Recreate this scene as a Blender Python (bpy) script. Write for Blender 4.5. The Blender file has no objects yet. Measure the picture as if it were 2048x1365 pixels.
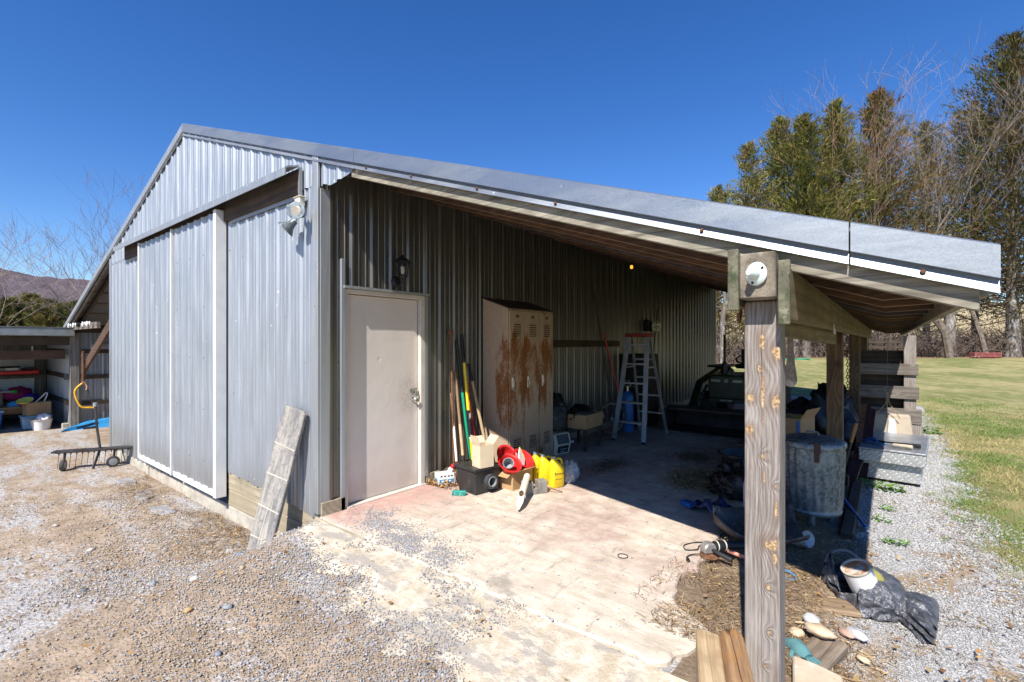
import bpy, bmesh, math, random
import numpy as np
from mathutils import Vector, Matrix, Euler
random.seed(7)
rs = np.random.RandomState(11)
SC = bpy.context.scene
COL = SC.collection
PI = math.pi
R = math.radians

# ------------------------------------------------------------------ objects
def link(o, parent=None):
    COL.objects.link(o)
    if parent is not None:
        o.parent = parent
    return o

def tag(o, label=None, cat=None, group=None, kind=None):
    if label: o['label'] = label
    if cat: o['category'] = cat
    if group: o['group'] = group
    if kind: o['kind'] = kind
    return o

def thing(name, label, cat, loc=(0, 0, 0), rz=0.0, group=None, rot=None):
    o = bpy.data.objects.new(name, None)
    o.empty_display_size = 0.1
    link(o)
    o.location = loc
    o.rotation_euler = rot if rot else (0, 0, rz)
    return tag(o, label, cat, group)

def dup(root, loc, rz=None, label=None, rot=None, scale=None):
    def cp(o, parent):
        c = o.copy(); COL.objects.link(c)
        if parent is not None: c.parent = parent
        for ch in o.children: cp(ch, c)
        return c
    r = cp(root, None)
    r.location = loc
    if rz is not None: r.rotation_euler = (0, 0, rz)
    if rot is not None: r.rotation_euler = rot
    if scale is not None: r.scale = scale
    if label: r['label'] = label
    return r

class MB:
    """collects shapes and links them as one mesh"""
    def __init__(s):
        s.v = []; s.f = []; s.mi = []; s.cm = 0
    def add(s, vs, fs, M=None):
        b = len(s.v)
        for p in vs:
            p = Vector(p)
            if M is not None: p = M @ p
            s.v.append(tuple(p))
        for f in fs:
            s.f.append(tuple(i + b for i in f)); s.mi.append(s.cm)
        return s
    def box(s, c, d, rot=(0, 0, 0), M=None):
        x, y, z = d[0] / 2, d[1] / 2, d[2] / 2
        vs = [(-x, -y, -z), (x, -y, -z), (x, y, -z), (-x, y, -z), (-x, -y, z), (x, -y, z), (x, y, z), (-x, y, z)]
        fs = [(0, 3, 2, 1), (4, 5, 6, 7), (0, 1, 5, 4), (1, 2, 6, 5), (2, 3, 7, 6), (3, 0, 4, 7)]
        m = Matrix.Translation(c) @ Euler(rot).to_matrix().to_4x4()
        if M is not None: m = M @ m
        return s.add(vs, fs, m)
    def bx(s, x0, x1, y0, y1, z0, z1):
        return s.box(((x0 + x1) / 2, (y0 + y1) / 2, (z0 + z1) / 2), (abs(x1 - x0), abs(y1 - y0), abs(z1 - z0)))
    def beam(s, a, b, w, h, up=(0, 0, 1)):
        a = Vector(a); b = Vector(b); d = (b - a); L = d.length; d.normalize()
        up = Vector(up)
        if abs(d.dot(up)) > .99: up = Vector((0, 1, 0))
        sd = d.cross(up).normalized(); u = sd.cross(d)
        vs = []
        for p in (a, b):
            for i, j in ((-1, -1), (1, -1), (1, 1), (-1, 1)):
                vs.append(p + sd * (i * w / 2) + u * (j * h / 2))
        return s.add(vs, [(0, 1, 2, 3), (7, 6, 5, 4), (0, 4, 5, 1), (1, 5, 6, 2), (2, 6, 7, 3), (3, 7, 4, 0)])
    def tube(s, pts, r, n=8, cap=True, closed=False):
        pts = [Vector(p) for p in pts]
        k = len(pts)
        rr = r if isinstance(r, (list, tuple)) else [r] * k
        rings = []
        ref = None
        for i, p in enumerate(pts):
            if closed: d = pts[(i + 1) % k] - pts[i - 1]
            else: d = pts[min(i + 1, k - 1)] - pts[max(i - 1, 0)]
            if d.length < 1e-9: d = Vector((0, 0, 1))
            d.normalize()
            if ref is None:
                ref = Vector((0, 0, 1)) if abs(d.z) < .9 else Vector((1, 0, 0))
            a = (ref - d * ref.dot(d))
            if a.length < 1e-6: a = d.orthogonal()
            a.normalize(); ref = a
            b = d.cross(a)
            rings.append([p + (a * math.cos(2 * PI * j / n) + b * math.sin(2 * PI * j / n)) * rr[i] for j in range(n)])
        vs = [v for ring in rings for v in ring]
        fs = []
        kk = k if closed else k - 1
        for i in range(kk):
            i2 = (i + 1) % k
            for j in range(n):
                fs.append((i * n + j, i * n + (j + 1) % n, i2 * n + (j + 1) % n, i2 * n + j))
        if cap and not closed:
            fs.append(tuple(range(n))[::-1]); fs.append(tuple((k - 1) * n + j for j in range(n)))
        return s.add(vs, fs)
    def cyl(s, a, b, r, n=16, r2=None):
        return s.tube([a, b], [r, r if r2 is None else r2], n)
    def lathe(s, prof, n=24, c=(0, 0, 0), M=None, sx=1, sy=1, cap=True):
        vs = []; fs = []
        for (r, z) in prof:
            for j in range(n):
                vs.append((c[0] + r * sx * math.cos(2 * PI * j / n), c[1] + r * sy * math.sin(2 * PI * j / n), c[2] + z))
        for i in range(len(prof) - 1):
            for j in range(n):
                fs.append((i * n + j, i * n + (j + 1) % n, (i + 1) * n + (j + 1) % n, (i + 1) * n + j))
        if cap and prof[0][0] > 1e-5: fs.append(tuple(range(n))[::-1])
        if cap and prof[-1][0] > 1e-5: fs.append(tuple((len(prof) - 1) * n + j for j in range(n)))
        return s.add(vs, fs, M)
    def prism(s, poly, h0, h1, ax=2, M=None):
        """polygon (list of 2-tuples) extruded along axis ax from h0 to h1"""
        def mk(p, h):
            if ax == 2: return (p[0], p[1], h)
            if ax == 1: return (p[0], h, p[1])
            return (h, p[0], p[1])
        n = len(poly)
        vs = [mk(p, h0) for p in poly] + [mk(p, h1) for p in poly]
        fs = [tuple(range(n))[::-1], tuple(range(n, 2 * n))]
        for i in range(n):
            j = (i + 1) % n
            fs.append((i, j, n + j, n + i))
        return s.add(vs, fs, M)
    def torus(s, c, R0, r, n=24, m=8, M=None, ax=2):
        pts = []
        for i in range(n):
            a = 2 * PI * i / n
            p = (R0 * math.cos(a), R0 * math.sin(a), 0)
            if ax == 1: p = (p[0], 0, p[1])
            if ax == 0: p = (0, p[0], p[1])
            p = Vector(p) + Vector(c)
            if M is not None: p = M @ p
            pts.append(p)
        return s.tube(pts, r, m, closed=True)
    def build(s, name, mat, parent=None, smooth=False, bevel=0, fix=True, label=None, seg=1, solid=0, sub=0):
        me = bpy.data.meshes.new(name)
        me.from_pydata(s.v, [], s.f)
        if isinstance(mat, (list, tuple)):
            for m in mat: me.materials.append(m)
            me.polygons.foreach_set('material_index', s.mi)
        else:
            me.materials.append(mat)
        if fix:
            bm = bmesh.new(); bm.from_mesh(me)
            bmesh.ops.recalc_face_normals(bm, faces=bm.faces)
            bm.to_mesh(me); bm.free()
        if smooth:
            me.polygons.foreach_set('use_smooth', [True] * len(me.polygons))
            try: me.set_sharp_from_angle(angle=R(40))
            except Exception: pass
        me.update()
        o = link(bpy.data.objects.new(name, me), parent)
        if solid:
            md = o.modifiers.new('solid', 'SOLIDIFY'); md.thickness = solid; md.offset = 0
        if sub:
            md = o.modifiers.new('sub', 'SUBSURF'); md.levels = sub; md.render_levels = sub
        if bevel:
            md = o.modifiers.new('bevel', 'BEVEL'); md.width = bevel; md.segments = seg
            md.limit_method = 'ANGLE'; md.angle_limit = R(35)
        if label: o['label'] = label
        return o

def np_mesh(name, V, F, mat, parent=None, cols=None, smooth=False):
    """V (n,3) float, F (m,k) int -> object; cols = per-vertex RGB"""
    me = bpy.data.meshes.new(name)
    V = np.asarray(V, np.float32); F = np.asarray(F, np.int32)
    m, k = F.shape
    me.vertices.add(len(V)); me.vertices.foreach_set('co', V.ravel())
    me.loops.add(m * k); me.loops.foreach_set('vertex_index', F.ravel())
    me.polygons.add(m)
    me.polygons.foreach_set('loop_start', np.arange(0, m * k, k, dtype=np.int32))
    me.polygons.foreach_set('loop_total', np.full(m, k, np.int32))
    if smooth: me.polygons.foreach_set('use_smooth', np.ones(m, bool))
    me.materials.append(mat)
    if cols is not None:
        at = me.color_attributes.new('tint', 'FLOAT_COLOR', 'POINT')
        c = np.ones((len(V), 4), np.float32); c[:, :3] = cols
        at.data.foreach_set('color', c.ravel())
    me.update(calc_edges=True); me.validate()
    return link(bpy.data.objects.new(name, me), parent)

def text_mesh(name, body, size, mat, parent, loc, rot, depth=0.0006, align='CENTER', sx=1.0):
    cu = bpy.data.curves.new(name, 'FONT'); cu.body = body; cu.size = size; cu.extrude = depth
    cu.align_x = align; cu.align_y = 'CENTER'
    t = bpy.data.objects.new(name, cu); COL.objects.link(t)
    dg = bpy.context.evaluated_depsgraph_get()
    me = bpy.data.meshes.new_from_object(t.evaluated_get(dg))
    bpy.data.objects.remove(t); bpy.data.curves.remove(cu)
    me.materials.clear(); me.materials.append(mat)
    o = link(bpy.data.objects.new(name, me), parent)
    o.location = loc; o.rotation_euler = rot; o.scale = (sx, 1, 1)
    return o

# ------------------------------------------------------------------ value noise in numpy
_perm = rs.rand(256, 256).astype(np.float32)
def vnoise(x, y):
    x = np.asarray(x, np.float64); y = np.asarray(y, np.float64)
    xi = np.floor(x).astype(int); yi = np.floor(y).astype(int)
    fx = x - xi; fy = y - yi
    fx = fx * fx * (3 - 2 * fx); fy = fy * fy * (3 - 2 * fy)
    g = lambda a, b: _perm[a % 256, b % 256]
    return (g(xi, yi) * (1 - fx) + g(xi + 1, yi) * fx) * (1 - fy) + (g(xi, yi + 1) * (1 - fx) + g(xi + 1, yi + 1) * fx) * fy
def fbm(x, y, o=4):
    s = 0; a = .5; t = 0
    for i in range(o):
        s = s + a * vnoise(x * 2 ** i + 17 * i, y * 2 ** i + 5 * i); t += a; a *= .5
    return s / t
def sstep(a, b, x):
    t = np.clip((x - a) / (b - a), 0, 1)
    return t * t * (3 - 2 * t)

# ------------------------------------------------------------------ materials
class NT:
    def __init__(s, name):
        s.m = bpy.data.materials.new(name); s.m.use_nodes = True
        s.t = s.m.node_tree; s.n = s.t.nodes; s.l = s.t.links
        s.b = s.n['Principled BSDF']
        s.tc = s.n.new('ShaderNodeTexCoord')
    def new(s, ty, **k):
        n = s.n.new(ty)
        for a, v in k.items(): setattr(n, a, v)
        return n
    def put(s, inp, val):
        if hasattr(val, 'is_output'): s.l.new(val, inp)
        elif isinstance(val, (tuple, list)) and len(val) == 3 and inp.type == 'RGBA': inp.default_value = (*val, 1)
        else: inp.default_value = val
    def map(s, scale=(1, 1, 1), loc=(0, 0, 0), rot=(0, 0, 0), src=None):
        n = s.new('ShaderNodeMapping')
        n.inputs['Scale'].default_value = scale; n.inputs['Location'].default_value = loc; n.inputs['Rotation'].default_value = rot
        s.l.new(src or s.tc.outputs['Object'], n.inputs['Vector'])
        return n.outputs[0]
    def noise(s, vec, scale=5, detail=4, rough=.55, dist=0):
        n = s.new('ShaderNodeTexNoise')
        s.l.new(vec, n.inputs['Vector'])
        n.inputs['Scale'].default_value = scale; n.inputs['Detail'].default_value = detail
        n.inputs['Roughness'].default_value = rough; n.inputs['Distortion'].default_value = dist
        return n.outputs['Fac']
    def vor(s, vec, scale, feat='F1', out='Distance', rnd=1):
        n = s.new('ShaderNodeTexVoronoi', feature=feat)
        s.l.new(vec, n.inputs['Vector']); n.inputs['Scale'].default_value = scale
        n.inputs['Randomness'].default_value = rnd
        return n.outputs[out]
    def ramp(s, v, lo, hi, a=0., b=1.):
        n = s.new('ShaderNodeMapRange')
        n.interpolation_type = 'SMOOTHSTEP'
        s.put(n.inputs['Value'], v)
        n.inputs['From Min'].default_value = lo; n.inputs['From Max'].default_value = hi
        n.inputs['To Min'].default_value = a; n.inputs['To Max'].default_value = b
        return n.outputs[0]
    def math(s, op, a, b=0.):
        n = s.new('ShaderNodeMath', operation=op)
        s.put(n.inputs[0], a); s.put(n.inputs[1], b)
        return n.outputs[0]
    def mix(s, f, a, b, mode='MIX'):
        n = s.new('ShaderNodeMix', data_type='RGBA', blend_type=mode)
        s.put(n.inputs[0], f); s.put(n.inputs[6], a); s.put(n.inputs[7], b)
        return n.outputs[2]
    def bump(s, h, st=.3, dist=.01):
        n = s.new('ShaderNodeBump')
        n.inputs['Strength'].default_value = st; n.inputs['Distance'].default_value = dist
        s.l.new(h, n.inputs['Height'])
        s.l.new(n.outputs[0], s.b.inputs['Normal'])
    def sep(s, v=None):
        n = s.new('ShaderNodeSeparateXYZ'); s.l.new(v or s.tc.outputs['Object'], n.inputs[0])
        return n.outputs
    def fin(s, col, rough=.6, metal=0.):
        s.put(s.b.inputs['Base Color'], col); s.put(s.b.inputs['Roughness'], rough); s.put(s.b.inputs['Metallic'], metal)
        return s.m

def MAT(name, base, rough=.6, metal=0., var=.15, vscale=6, stretch=(1, 1, 1), layers=(), bump=0., bscale=60, bstretch=None, bdist=.005, rvar=.1, spec=None, trans=0, alpha=1, emit=None):
    """layers: (colour, scale, stretch, lo, hi)"""
    t = NT(name)
    v = t.map(stretch)
    n = t.noise(v, vscale, 5)
    lo = tuple(c * (1 - var) for c in base); hi = tuple(min(1, c * (1 + var)) for c in base)
    col = t.mix(t.ramp(n, .3, .7), lo, hi)
    for i, (c, sc, st, a, b) in enumerate(layers):
        m = t.ramp(t.noise(t.map(st, loc=(3.1 * i + 1, 1.7 * i, .9 * i)), sc, 6, .65), a, b)
        col = t.mix(m, col, c)
    if bump:
        t.bump(t.noise(t.map(bstretch or stretch, loc=(5, 2, 1)), bscale, 5, .6), bump, bdist)
    r = t.ramp(t.noise(v, vscale * 2, 4), .3, .7, max(.02, rough - rvar), min(1, rough + rvar))
    t.fin(col, r, metal)
    if spec is not None: t.b.inputs['Specular IOR Level'].default_value = spec
    if trans: t.b.inputs['Transmission Weight'].default_value = trans
    if alpha < 1: t.b.inputs['Alpha'].default_value = alpha
    if emit:
        t.b.inputs['Emission Color'].default_value = (*emit[0], 1); t.b.inputs['Emission Strength'].default_value = emit[1]
    return t.m

def TINT(name, rough=.8, bump=0, bscale=200, sub=0, mul=(1, 1, 1), spec=.3, trans=0):
    """colour from the per-piece tint attribute"""
    t = NT(name)
    a = t.new('ShaderNodeVertexColor'); a.layer_name = 'tint'
    n = t.noise(t.map(), bscale, 3)
    col = t.mix(1.0, a.outputs[0], t.mix(n, (.8, .8, .8), (1.15, 1.15, 1.15)), 'MULTIPLY')
    t.fin(col, rough)
    t.b.inputs['Specular IOR Level'].default_value = spec
    if bump: t.bump(n, bump, .003)
    if trans:
        t.b.inputs['Transmission Weight'].default_value = 0
        tr = t.new('ShaderNodeBsdfTranslucent'); t.l.new(col, tr.inputs['Color'])
        mx = t.new('ShaderNodeMixShader'); mx.inputs[0].default_value = trans
        out = t.n['Material Output']
        t.l.new(t.b.outputs[0], mx.inputs[1]); t.l.new(tr.outputs[0], mx.inputs[2]); t.l.new(mx.outputs[0], out.inputs[0])
    return t.m

def WOOD(name, lo, hi, axis=2, grain=26, rough=.85, knots=0., kcol=(.42, .2, .06), green=None, bump=.5, stain=None, kscale=2.2, crack=.0, line=1.0):
    """weathered timber with grain along axis, rings bending round knots"""
    t = NT(name)
    sc = [1.0, 1.0, 1.0]; sc[axis] = .13
    v = t.map(tuple(sc))
    wob = t.noise(v, 7, 3, .5)
    o = t.sep(t.tc.outputs['Object'])
    a, b = [i for i in range(3) if i != axis]
    cross = t.math('ADD', t.math('MULTIPLY', o[a], 1.0), t.math('MULTIPLY', o[b], .8))
    ph = t.math('ADD', t.math('MULTIPLY', cross, grain * 4.0), t.math('MULTIPLY', wob, 9.0))
    kmask = None
    if knots:
        ks = [kscale * 1.7] * 3; ks[axis] = kscale * .55
        kv = t.map(tuple(ks), loc=(.37, .61, .13))
        d = t.vor(kv, 2.0)
        hal = t.ramp(d, .02, .62, 1., 0.)
        ph = t.math('ADD', ph, t.math('MULTIPLY', hal, 11.0))
        kmask = t.ramp(t.math('ADD', d, t.math('MULTIPLY', t.noise(t.map(), 30, 3), .12)), .16, .20, knots, 0.)
    ring = t.math('ADD', t.math('MULTIPLY', t.math('SINE', ph), .5), .5)
    fs = [60.0, 60.0, 60.0]; fs[axis] = 2.5
    fine = t.noise(t.map(tuple(fs)), 2.2, 5, .7)
    f = t.math('ADD', t.math('MULTIPLY', ring, .45 * line), t.math('MULTIPLY', t.ramp(fine, .3, .7), .6))
    col = t.mix(f, lo, hi)
    big = t.noise(t.map((1, 1, 1), loc=(2, 3, 4)), 2.5, 4)
    col = t.mix(t.ramp(big, .35, .7, 0, .45), col, tuple(c * .55 for c in lo))
    if stain: col = t.mix(t.ramp(t.noise(t.map((1, 1, 1), loc=(7, 3, 1)), 3.5, 5), .48, .62, 0, .75), col, stain)
    if green: col = t.mix(t.ramp(t.noise(t.map((1, 1, 1), loc=(9, 1, 5)), 6, 5), .38, .62, 0, .8), col, green)
    if crack:
        cv = [9.0, 9.0, 9.0]; cv[axis] = .6
        ck = t.ramp(t.vor(t.map(tuple(cv)), 1.0, 'DISTANCE_TO_EDGE'), .0, .03, crack, 0)
        col = t.mix(ck, col, tuple(c * .15 for c in lo))
    if kmask is not None:
        kc = t.mix(t.ramp(t.noise(t.map(), 60, 3), .4, .65), kcol, tuple(min(1, c * 1.9) for c in kcol))
        col = t.mix(kmask, col, kc)
    t.bump(t.math('ADD', t.math('MULTIPLY', ring, .5), fine), bump, .004)
    return t.fin(col, rough)
# ------------------------------------------------------------------ the place's materials
def steel(name, base, metal=.55, rough=.42, spots=True, streak=(.3, .33, .36), spot=(.72, .74, .74)):
    t = NT(name)
    st = t.noise(t.map((9, 9, .5)), 3.0, 5, .6)
    col = t.mix(t.ramp(st, .35, .7), tuple(c * .92 for c in base), tuple(min(1, c * 1.06) for c in base))
    bl = t.noise(t.map((1, 1, 1), loc=(3, 1, 2)), 1.3, 5)
    col = t.mix(t.ramp(bl, .45, .75, 0, .35), col, streak)
    if spots:
        d = t.vor(t.map((1, 1, .8)), 9.0)
        msk = t.math('MULTIPLY', t.ramp(d, .06, .10, 1, 0), t.ramp(t.noise(t.map((1, 1, .4), loc=(8, 8, 8)), 1.6, 3), .5, .62))
        col = t.mix(msk, col, spot)
        d2 = t.vor(t.map((1, 1, 1), loc=(4, 4, 4)), 5.0)
        m2 = t.math('MULTIPLY', t.ramp(d2, .03, .05, 1, 0), .8)
        col = t.mix(m2, col, (.06, .06, .06))
    o = t.sep(); uu = t.math('ADD', o[0], o[1])
    fu = t.math('ABSOLUTE', t.math('SUBTRACT', t.math('FRACT', t.math('DIVIDE', t.math('ADD', uu, .045), .4572)), .5))
    fz = t.math('ABSOLUTE', t.math('SUBTRACT', t.math('FRACT', t.math('DIVIDE', t.math('ADD', o[2], .17), .62)), .5))
    dd = t.math('ADD', t.math('POWER', t.math('MULTIPLY', fu, .4572), 2.0), t.math('POWER', t.math('MULTIPLY', fz, .62), 2.0))
    col = t.mix(t.ramp(dd, .00003, .00007, .85, 0), col, (.05, .045, .04))
    mud = t.math('MULTIPLY', t.ramp(t.math('ADD', o[2], t.math('MULTIPLY', t.noise(t.map((3, 3, .6), loc=(1, 5, 2)), 2.5, 5), .5)), .62, .05), .55)
    col = t.mix(mud, col, (.26, .235, .20))
    t.bump(t.noise(t.map((4, 4, 1)), 6, 3), .12, .01)
    return t.fin(col, t.ramp(st, .3, .7, rough - .08, rough + .12), metal)

def spangle(name, base=(.31, .335, .36), metal=.7, rough=.42, sc=260):
    t = NT(name)
    c = t.vor(t.map(), sc, 'F1', 'Color')
    sx = t.sep(c)
    n = t.noise(t.map(), 2.2, 4)
    f = t.math('ADD', t.math('MULTIPLY', sx[0], .5), t.math('MULTIPLY', n, .5))
    col = t.mix(t.ramp(f, .2, .8), tuple(x * .90 for x in base), tuple(min(1, x * 1.07) for x in base))
    st = t.noise(t.map((3, 3, 14), loc=(2, 2, 2)), 2.0, 6, .7); col = t.mix(t.ramp(st, .5, .75, 0, .45), col, tuple(x * .66 for x in base))
    o = t.sep(); d_ = t.vor(t.map((1, 1, .6)), 11.0)
    sp = t.math('MULTIPLY', t.ramp(d_, .05, .09, 1, 0), t.math('MULTIPLY', t.ramp(o[0], .9, 1.5), t.ramp(o[0], 2.9, 2.2)))
    col = t.mix(sp, col, (.72, .73, .72))
    big = t.noise(t.map((.8, 1, 3), loc=(6, 1, 1)), 1.4, 4)
    t.bump(t.noise(t.map((1.2, 1, 4)), 2.2, 3), .25, .012)
    return t.fin(col, t.math('ADD', t.ramp(sx[1], 0, 1, rough - .04, rough + .06), t.ramp(big, .35, .65, -.10, .10)), metal)

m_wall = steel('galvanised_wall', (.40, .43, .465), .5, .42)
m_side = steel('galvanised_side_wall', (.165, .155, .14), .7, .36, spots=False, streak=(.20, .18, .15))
m_trim = steel('corner_trim_steel', (.40, .42, .43), .5, .45)
m_flash = spangle('flashing_steel')
m_roof = steel('roof_steel', (.20, .20, .20), .5, .5, spots=False)
m_white = MAT('white_painted_steel', (.78, .78, .77), .45, var=.05, layers=(((.5, .47, .42), 8, (1, 1, .5), .62, .8),))
t = NT('beige_door_paint')
o = t.sep(); n1 = t.noise(t.map((1, 1, .4)), 2.2, 5, .6); n2 = t.noise(t.map(loc=(2, 2, 2)), 40, 5, .7)
col = t.mix(t.ramp(n1, .35, .7), (.70, .63, .57), (.735, .67, .615))
col = t.mix(t.math('MULTIPLY', t.ramp(t.math('ADD', o[2], t.math('MULTIPLY', n1, .5)), .62, .18), .55), col, (.44, .36, .29))
col = t.mix(t.ramp(n2, .68, .76, 0, .5), col, (.45, .38, .33))
gx = t.math('SUBTRACT', o[1], 1.04); gz_ = t.math('MULTIPLY', t.math('SUBTRACT', o[2], 1.0), .6)
gd = t.math('ADD', t.math('MULTIPLY', gx, gx), t.math('MULTIPLY', gz_, gz_))
col = t.mix(t.math('MULTIPLY', t.ramp(gd, .03, .0, 0, .6), t.ramp(n2, .35, .6)), col, (.46, .39, .33))
col = t.mix(t.ramp(t.vor(t.map(), 7), .012, .022, .9, 0), col, (.3, .25, .22))
t.bump(t.math('ADD', t.noise(t.map(loc=(1, 1, 1)), 5, 3), t.math('MULTIPLY', t.ramp(t.vor(t.map(loc=(4, 4, 4)), 3.2), .0, .10), .5)), .35, .012)
m_door = t.fin(col, .42)
m_jamb = MAT('cream_door_frame', (.62, .57, .50), .55, var=.08, layers=(((.35, .28, .2), 14, (1, 1, 1), .6, .75),))
def POST(name, knots):
    t = NT(name)
    o = t.sep()
    u = t.math('ADD', o[0], o[1])
    wob = t.noise(t.map((3, 3, .45)), 2.2, 3, .5)
    fine = t.noise(t.map((75, 75, 2.6)), 2.0, 6, .78)
    fl2 = t.noise(t.map((14, 14, 1.2), loc=(3, 1, 2)), 3.0, 4, .6)
    ph = t.math('ADD', t.math('MULTIPLY', u, 330.0), t.math('MULTIPLY', wob, 22.0))
    km = None; halo = None
    for (kx, kz, rx, rz, sw) in knots:
        dx = t.math('DIVIDE', t.math('SUBTRACT', u, kx), rx); dz_ = t.math('DIVIDE', t.math('SUBTRACT', o[2], kz), rz)
        d2 = t.math('ADD', t.math('MULTIPLY', dx, dx), t.math('MULTIPLY', dz_, dz_))
        h = t.math('POWER', 2.718, t.math('MULTIPLY', d2, -.09))
        ph = t.math('ADD', ph, t.math('MULTIPLY', h, sw))
        m = t.ramp(t.math('ADD', d2, t.math('MULTIPLY', t.math('SUBTRACT', t.noise(t.map((34, 34, 20)), 1.5, 4), .5), 5.0)), .3, 1.2, 1, 0)
        km = m if km is None else t.math('MAXIMUM', km, m)
        halo = h if halo is None else t.math('MAXIMUM', halo, h)
    ring = t.math('ADD', t.math('MULTIPLY', t.math('SINE', ph), .5), .5)
    f = t.math('ADD', t.math('MULTIPLY', ring, .30), t.math('MULTIPLY', t.ramp(fine, .32, .68), .70))
    col = t.mix(f, (.095, .078, .068), (.42, .37, .33))
    col = t.mix(t.ramp(fl2, .42, .68, 0, .5), col, (.16, .125, .10))
    col = t.mix(t.ramp(t.noise(t.map((1, 1, .5)), 2.6, 4), .45, .7, 0, .45), col, (.50, .46, .42))
    col = t.mix(t.math('MULTIPLY', t.ramp(halo, .45, .95), .5), col, (.17, .10, .06))
    col = t.mix(km, col, t.mix(t.ramp(t.noise(t.map((50, 50, 50)), 1.6, 3), .38, .62), (.23, .13, .06), (.56, .40, .22)))
    ck = t.ramp(t.math('ABSOLUTE', t.math('ADD', t.math('SUBTRACT', u, 3.590), t.math('MULTIPLY', t.math('SUBTRACT', t.noise(t.map((1, 1, 1)), 5, 3), .5), .02))), .0, .0016, .9, 0)
    ck = t.math('MULTIPLY', ck, t.ramp(t.noise(t.map((1, 1, .7), loc=(0, 0, 4)), 2.2, 2), .42, .5))
    col = t.mix(ck, col, (.02, .014, .01))
    t.bump(t.math('ADD', t.math('MULTIPLY', ring, .6), t.math('SUBTRACT', fine, ck)), .7, .004)
    return t.fin(col, .88)
def _kp(px, py): return 3.522 + (px - 1490) * .14 / 68., 1.57 - (py - 685) / 461.
m_post = POST('weathered_post', [(*_kp(px, py), rx, rz, sw) for (px, py, rx, rz, sw) in (
    (1524, 684, .011, .034, 6), (1553, 706, .022, .026, 14), (1520, 738, .008, .014, 5), (1526, 786, .006, .085, 3), (1504, 798, .017, .016, 10), (1552, 803, .020, .026, 13),
    (1502, 862, .016, .019, 11), (1526, 843, .005, .007, 3), (1526, 913, .008, .010, 14), (1528, 955, .004, .026, 3), (1549, 970, .006, .007, 10), (1551, 1018, .006, .034, 6), (1542, 1085, .026, .024, 10), (1534, 1090, .010, .010, 8), (1549, 1112, .010, .022, 6), (1535, 1172, .008, .009, 16), (1538, 1262, .006, .007, 14), (1530, 1330, .006, .006, 10))])
m_post_in = WOOD('brown_post', (.065, .04, .02), (.19, .115, .06), 2, 20, knots=.6, kcol=(.12, .06, .03), crack=.5)
m_raft = WOOD('brown_rafter', (.055, .030, .018), (.15, .085, .052), 0, 30, knots=.4, kcol=(.06, .03, .02))
m_raft_b = WOOD('umber_rafter', (.075, .038, .02), (.19, .10, .055), 0, 30)
m_raft_c = WOOD('slate_rafter', (.045, .036, .04), (.11, .09, .095), 0, 30)
m_raft_lit = WOOD('rafter_lit_edge', (.22, .15, .10), (.42, .32, .23), 0, 30)  # paler wood tone with the bounce light on rafter undersides painted in
m_beam = WOOD('olive_brown_beam', (.10, .075, .038), (.26, .19, .10), 1, 26)
m_beamend = MAT('mossy_beam_end', (.145, .135, .09), .95, var=.35, vscale=14, layers=(((.06, .07, .035), 11, (1, 1, 1), .48, .62), ((.26, .245, .17), 26, (1, 1, 1), .56, .70), ((.03, .025, .018), 30, (1, 1, .3), .62, .68)), bump=.8, bscale=40, bdist=.006)
m_barge = WOOD('pale_barge_board', (.17, .145, .11), (.40, .36, .28), 0, 30, crack=.5, stain=(.24, .23, .16), knots=.4, kcol=(.12, .08, .05))
m_skirt = WOOD('weathered_skirt_board', (.24, .20, .13), (.54, .47, .34), 0, 22, stain=(.36, .30, .20))
m_dark = WOOD('dark_framing', (.035, .025, .018), (.11, .075, .05), 0, 24)
m_grey_x = WOOD('grey_plank', (.11, .09, .075), (.31, .27, .225), 0, 24, crack=.5, knots=.5, kcol=(.12, .07, .04))
m_conc = MAT('foundation_concrete', (.46, .42, .35), .9, var=.2, layers=(((.25, .23, .2), 5, (1, 1, 1), .55, .7),), bump=.4, bscale=50)
m_black = MAT('black_metal', (.02, .02, .022), .45, .3, var=.3)
m_blackpl = MAT('black_plastic', (.022, .022, .024), .45, var=.25, layers=(((.10, .09, .08), 9, (1, 1, 1), .55, .8),))
m_rubber = MAT('grey_rubber', (.05, .05, .048), .8, var=.3, layers=(((.2, .18, .15), 12, (1, 1, 1), .55, .75),))
m_alu = MAT('aluminium', (.60, .62, .64), .38, .8, var=.1)
m_chrome = MAT('worn_chrome', (.6, .58, .55), .25, .95, var=.15)
m_rust = MAT('rusty_iron', (.16, .07, .035), .8, .2, var=.4, vscale=25, layers=(((.28, .12, .05), 30, (1, 1, 1), .5, .7),), bump=.3, bscale=120)
m_dkiron = MAT('dark_iron', (.06, .055, .055), .6, .5, var=.4, layers=(((.2, .09, .04), 20, (1, 1, 1), .58, .75),))
m_cream_pl = MAT('cream_plastic', (.72, .66, .52), .5, var=.08, layers=(((.45, .36, .25), 8, (1, 1, 1), .62, .8),))
m_card = MAT('brown_cardboard', (.42, .26, .13), .8, var=.1, vscale=3, bump=.1, bscale=40, layers=(((.30, .18, .09), 6, (1, 1, 1), .6, .75),))
m_cardpale = MAT('pale_cardboard', (.66, .54, .38), .8, var=.06, layers=(((.45, .34, .22), 7, (1, 1, 1), .65, .8),))
m_red = MAT('red_plastic', (.60, .025, .025), .35, var=.12)
m_yellow = MAT('yellow_plastic', (.85, .62, .02), .35, var=.06)
m_orange = MAT('amber_plastic', (.75, .36, .02), .4, var=.1)
m_whitepl = MAT('white_plastic', (.78, .78, .76), .45, var=.06, layers=(((.5, .45, .38), 6, (1, 1, 1), .62, .8),))
m_paper = MAT('white_paper', (.82, .82, .80), .7, var=.04)
m_bluepr = MAT('blue_print', (.05, .25, .45), .6, var=.1)
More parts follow.
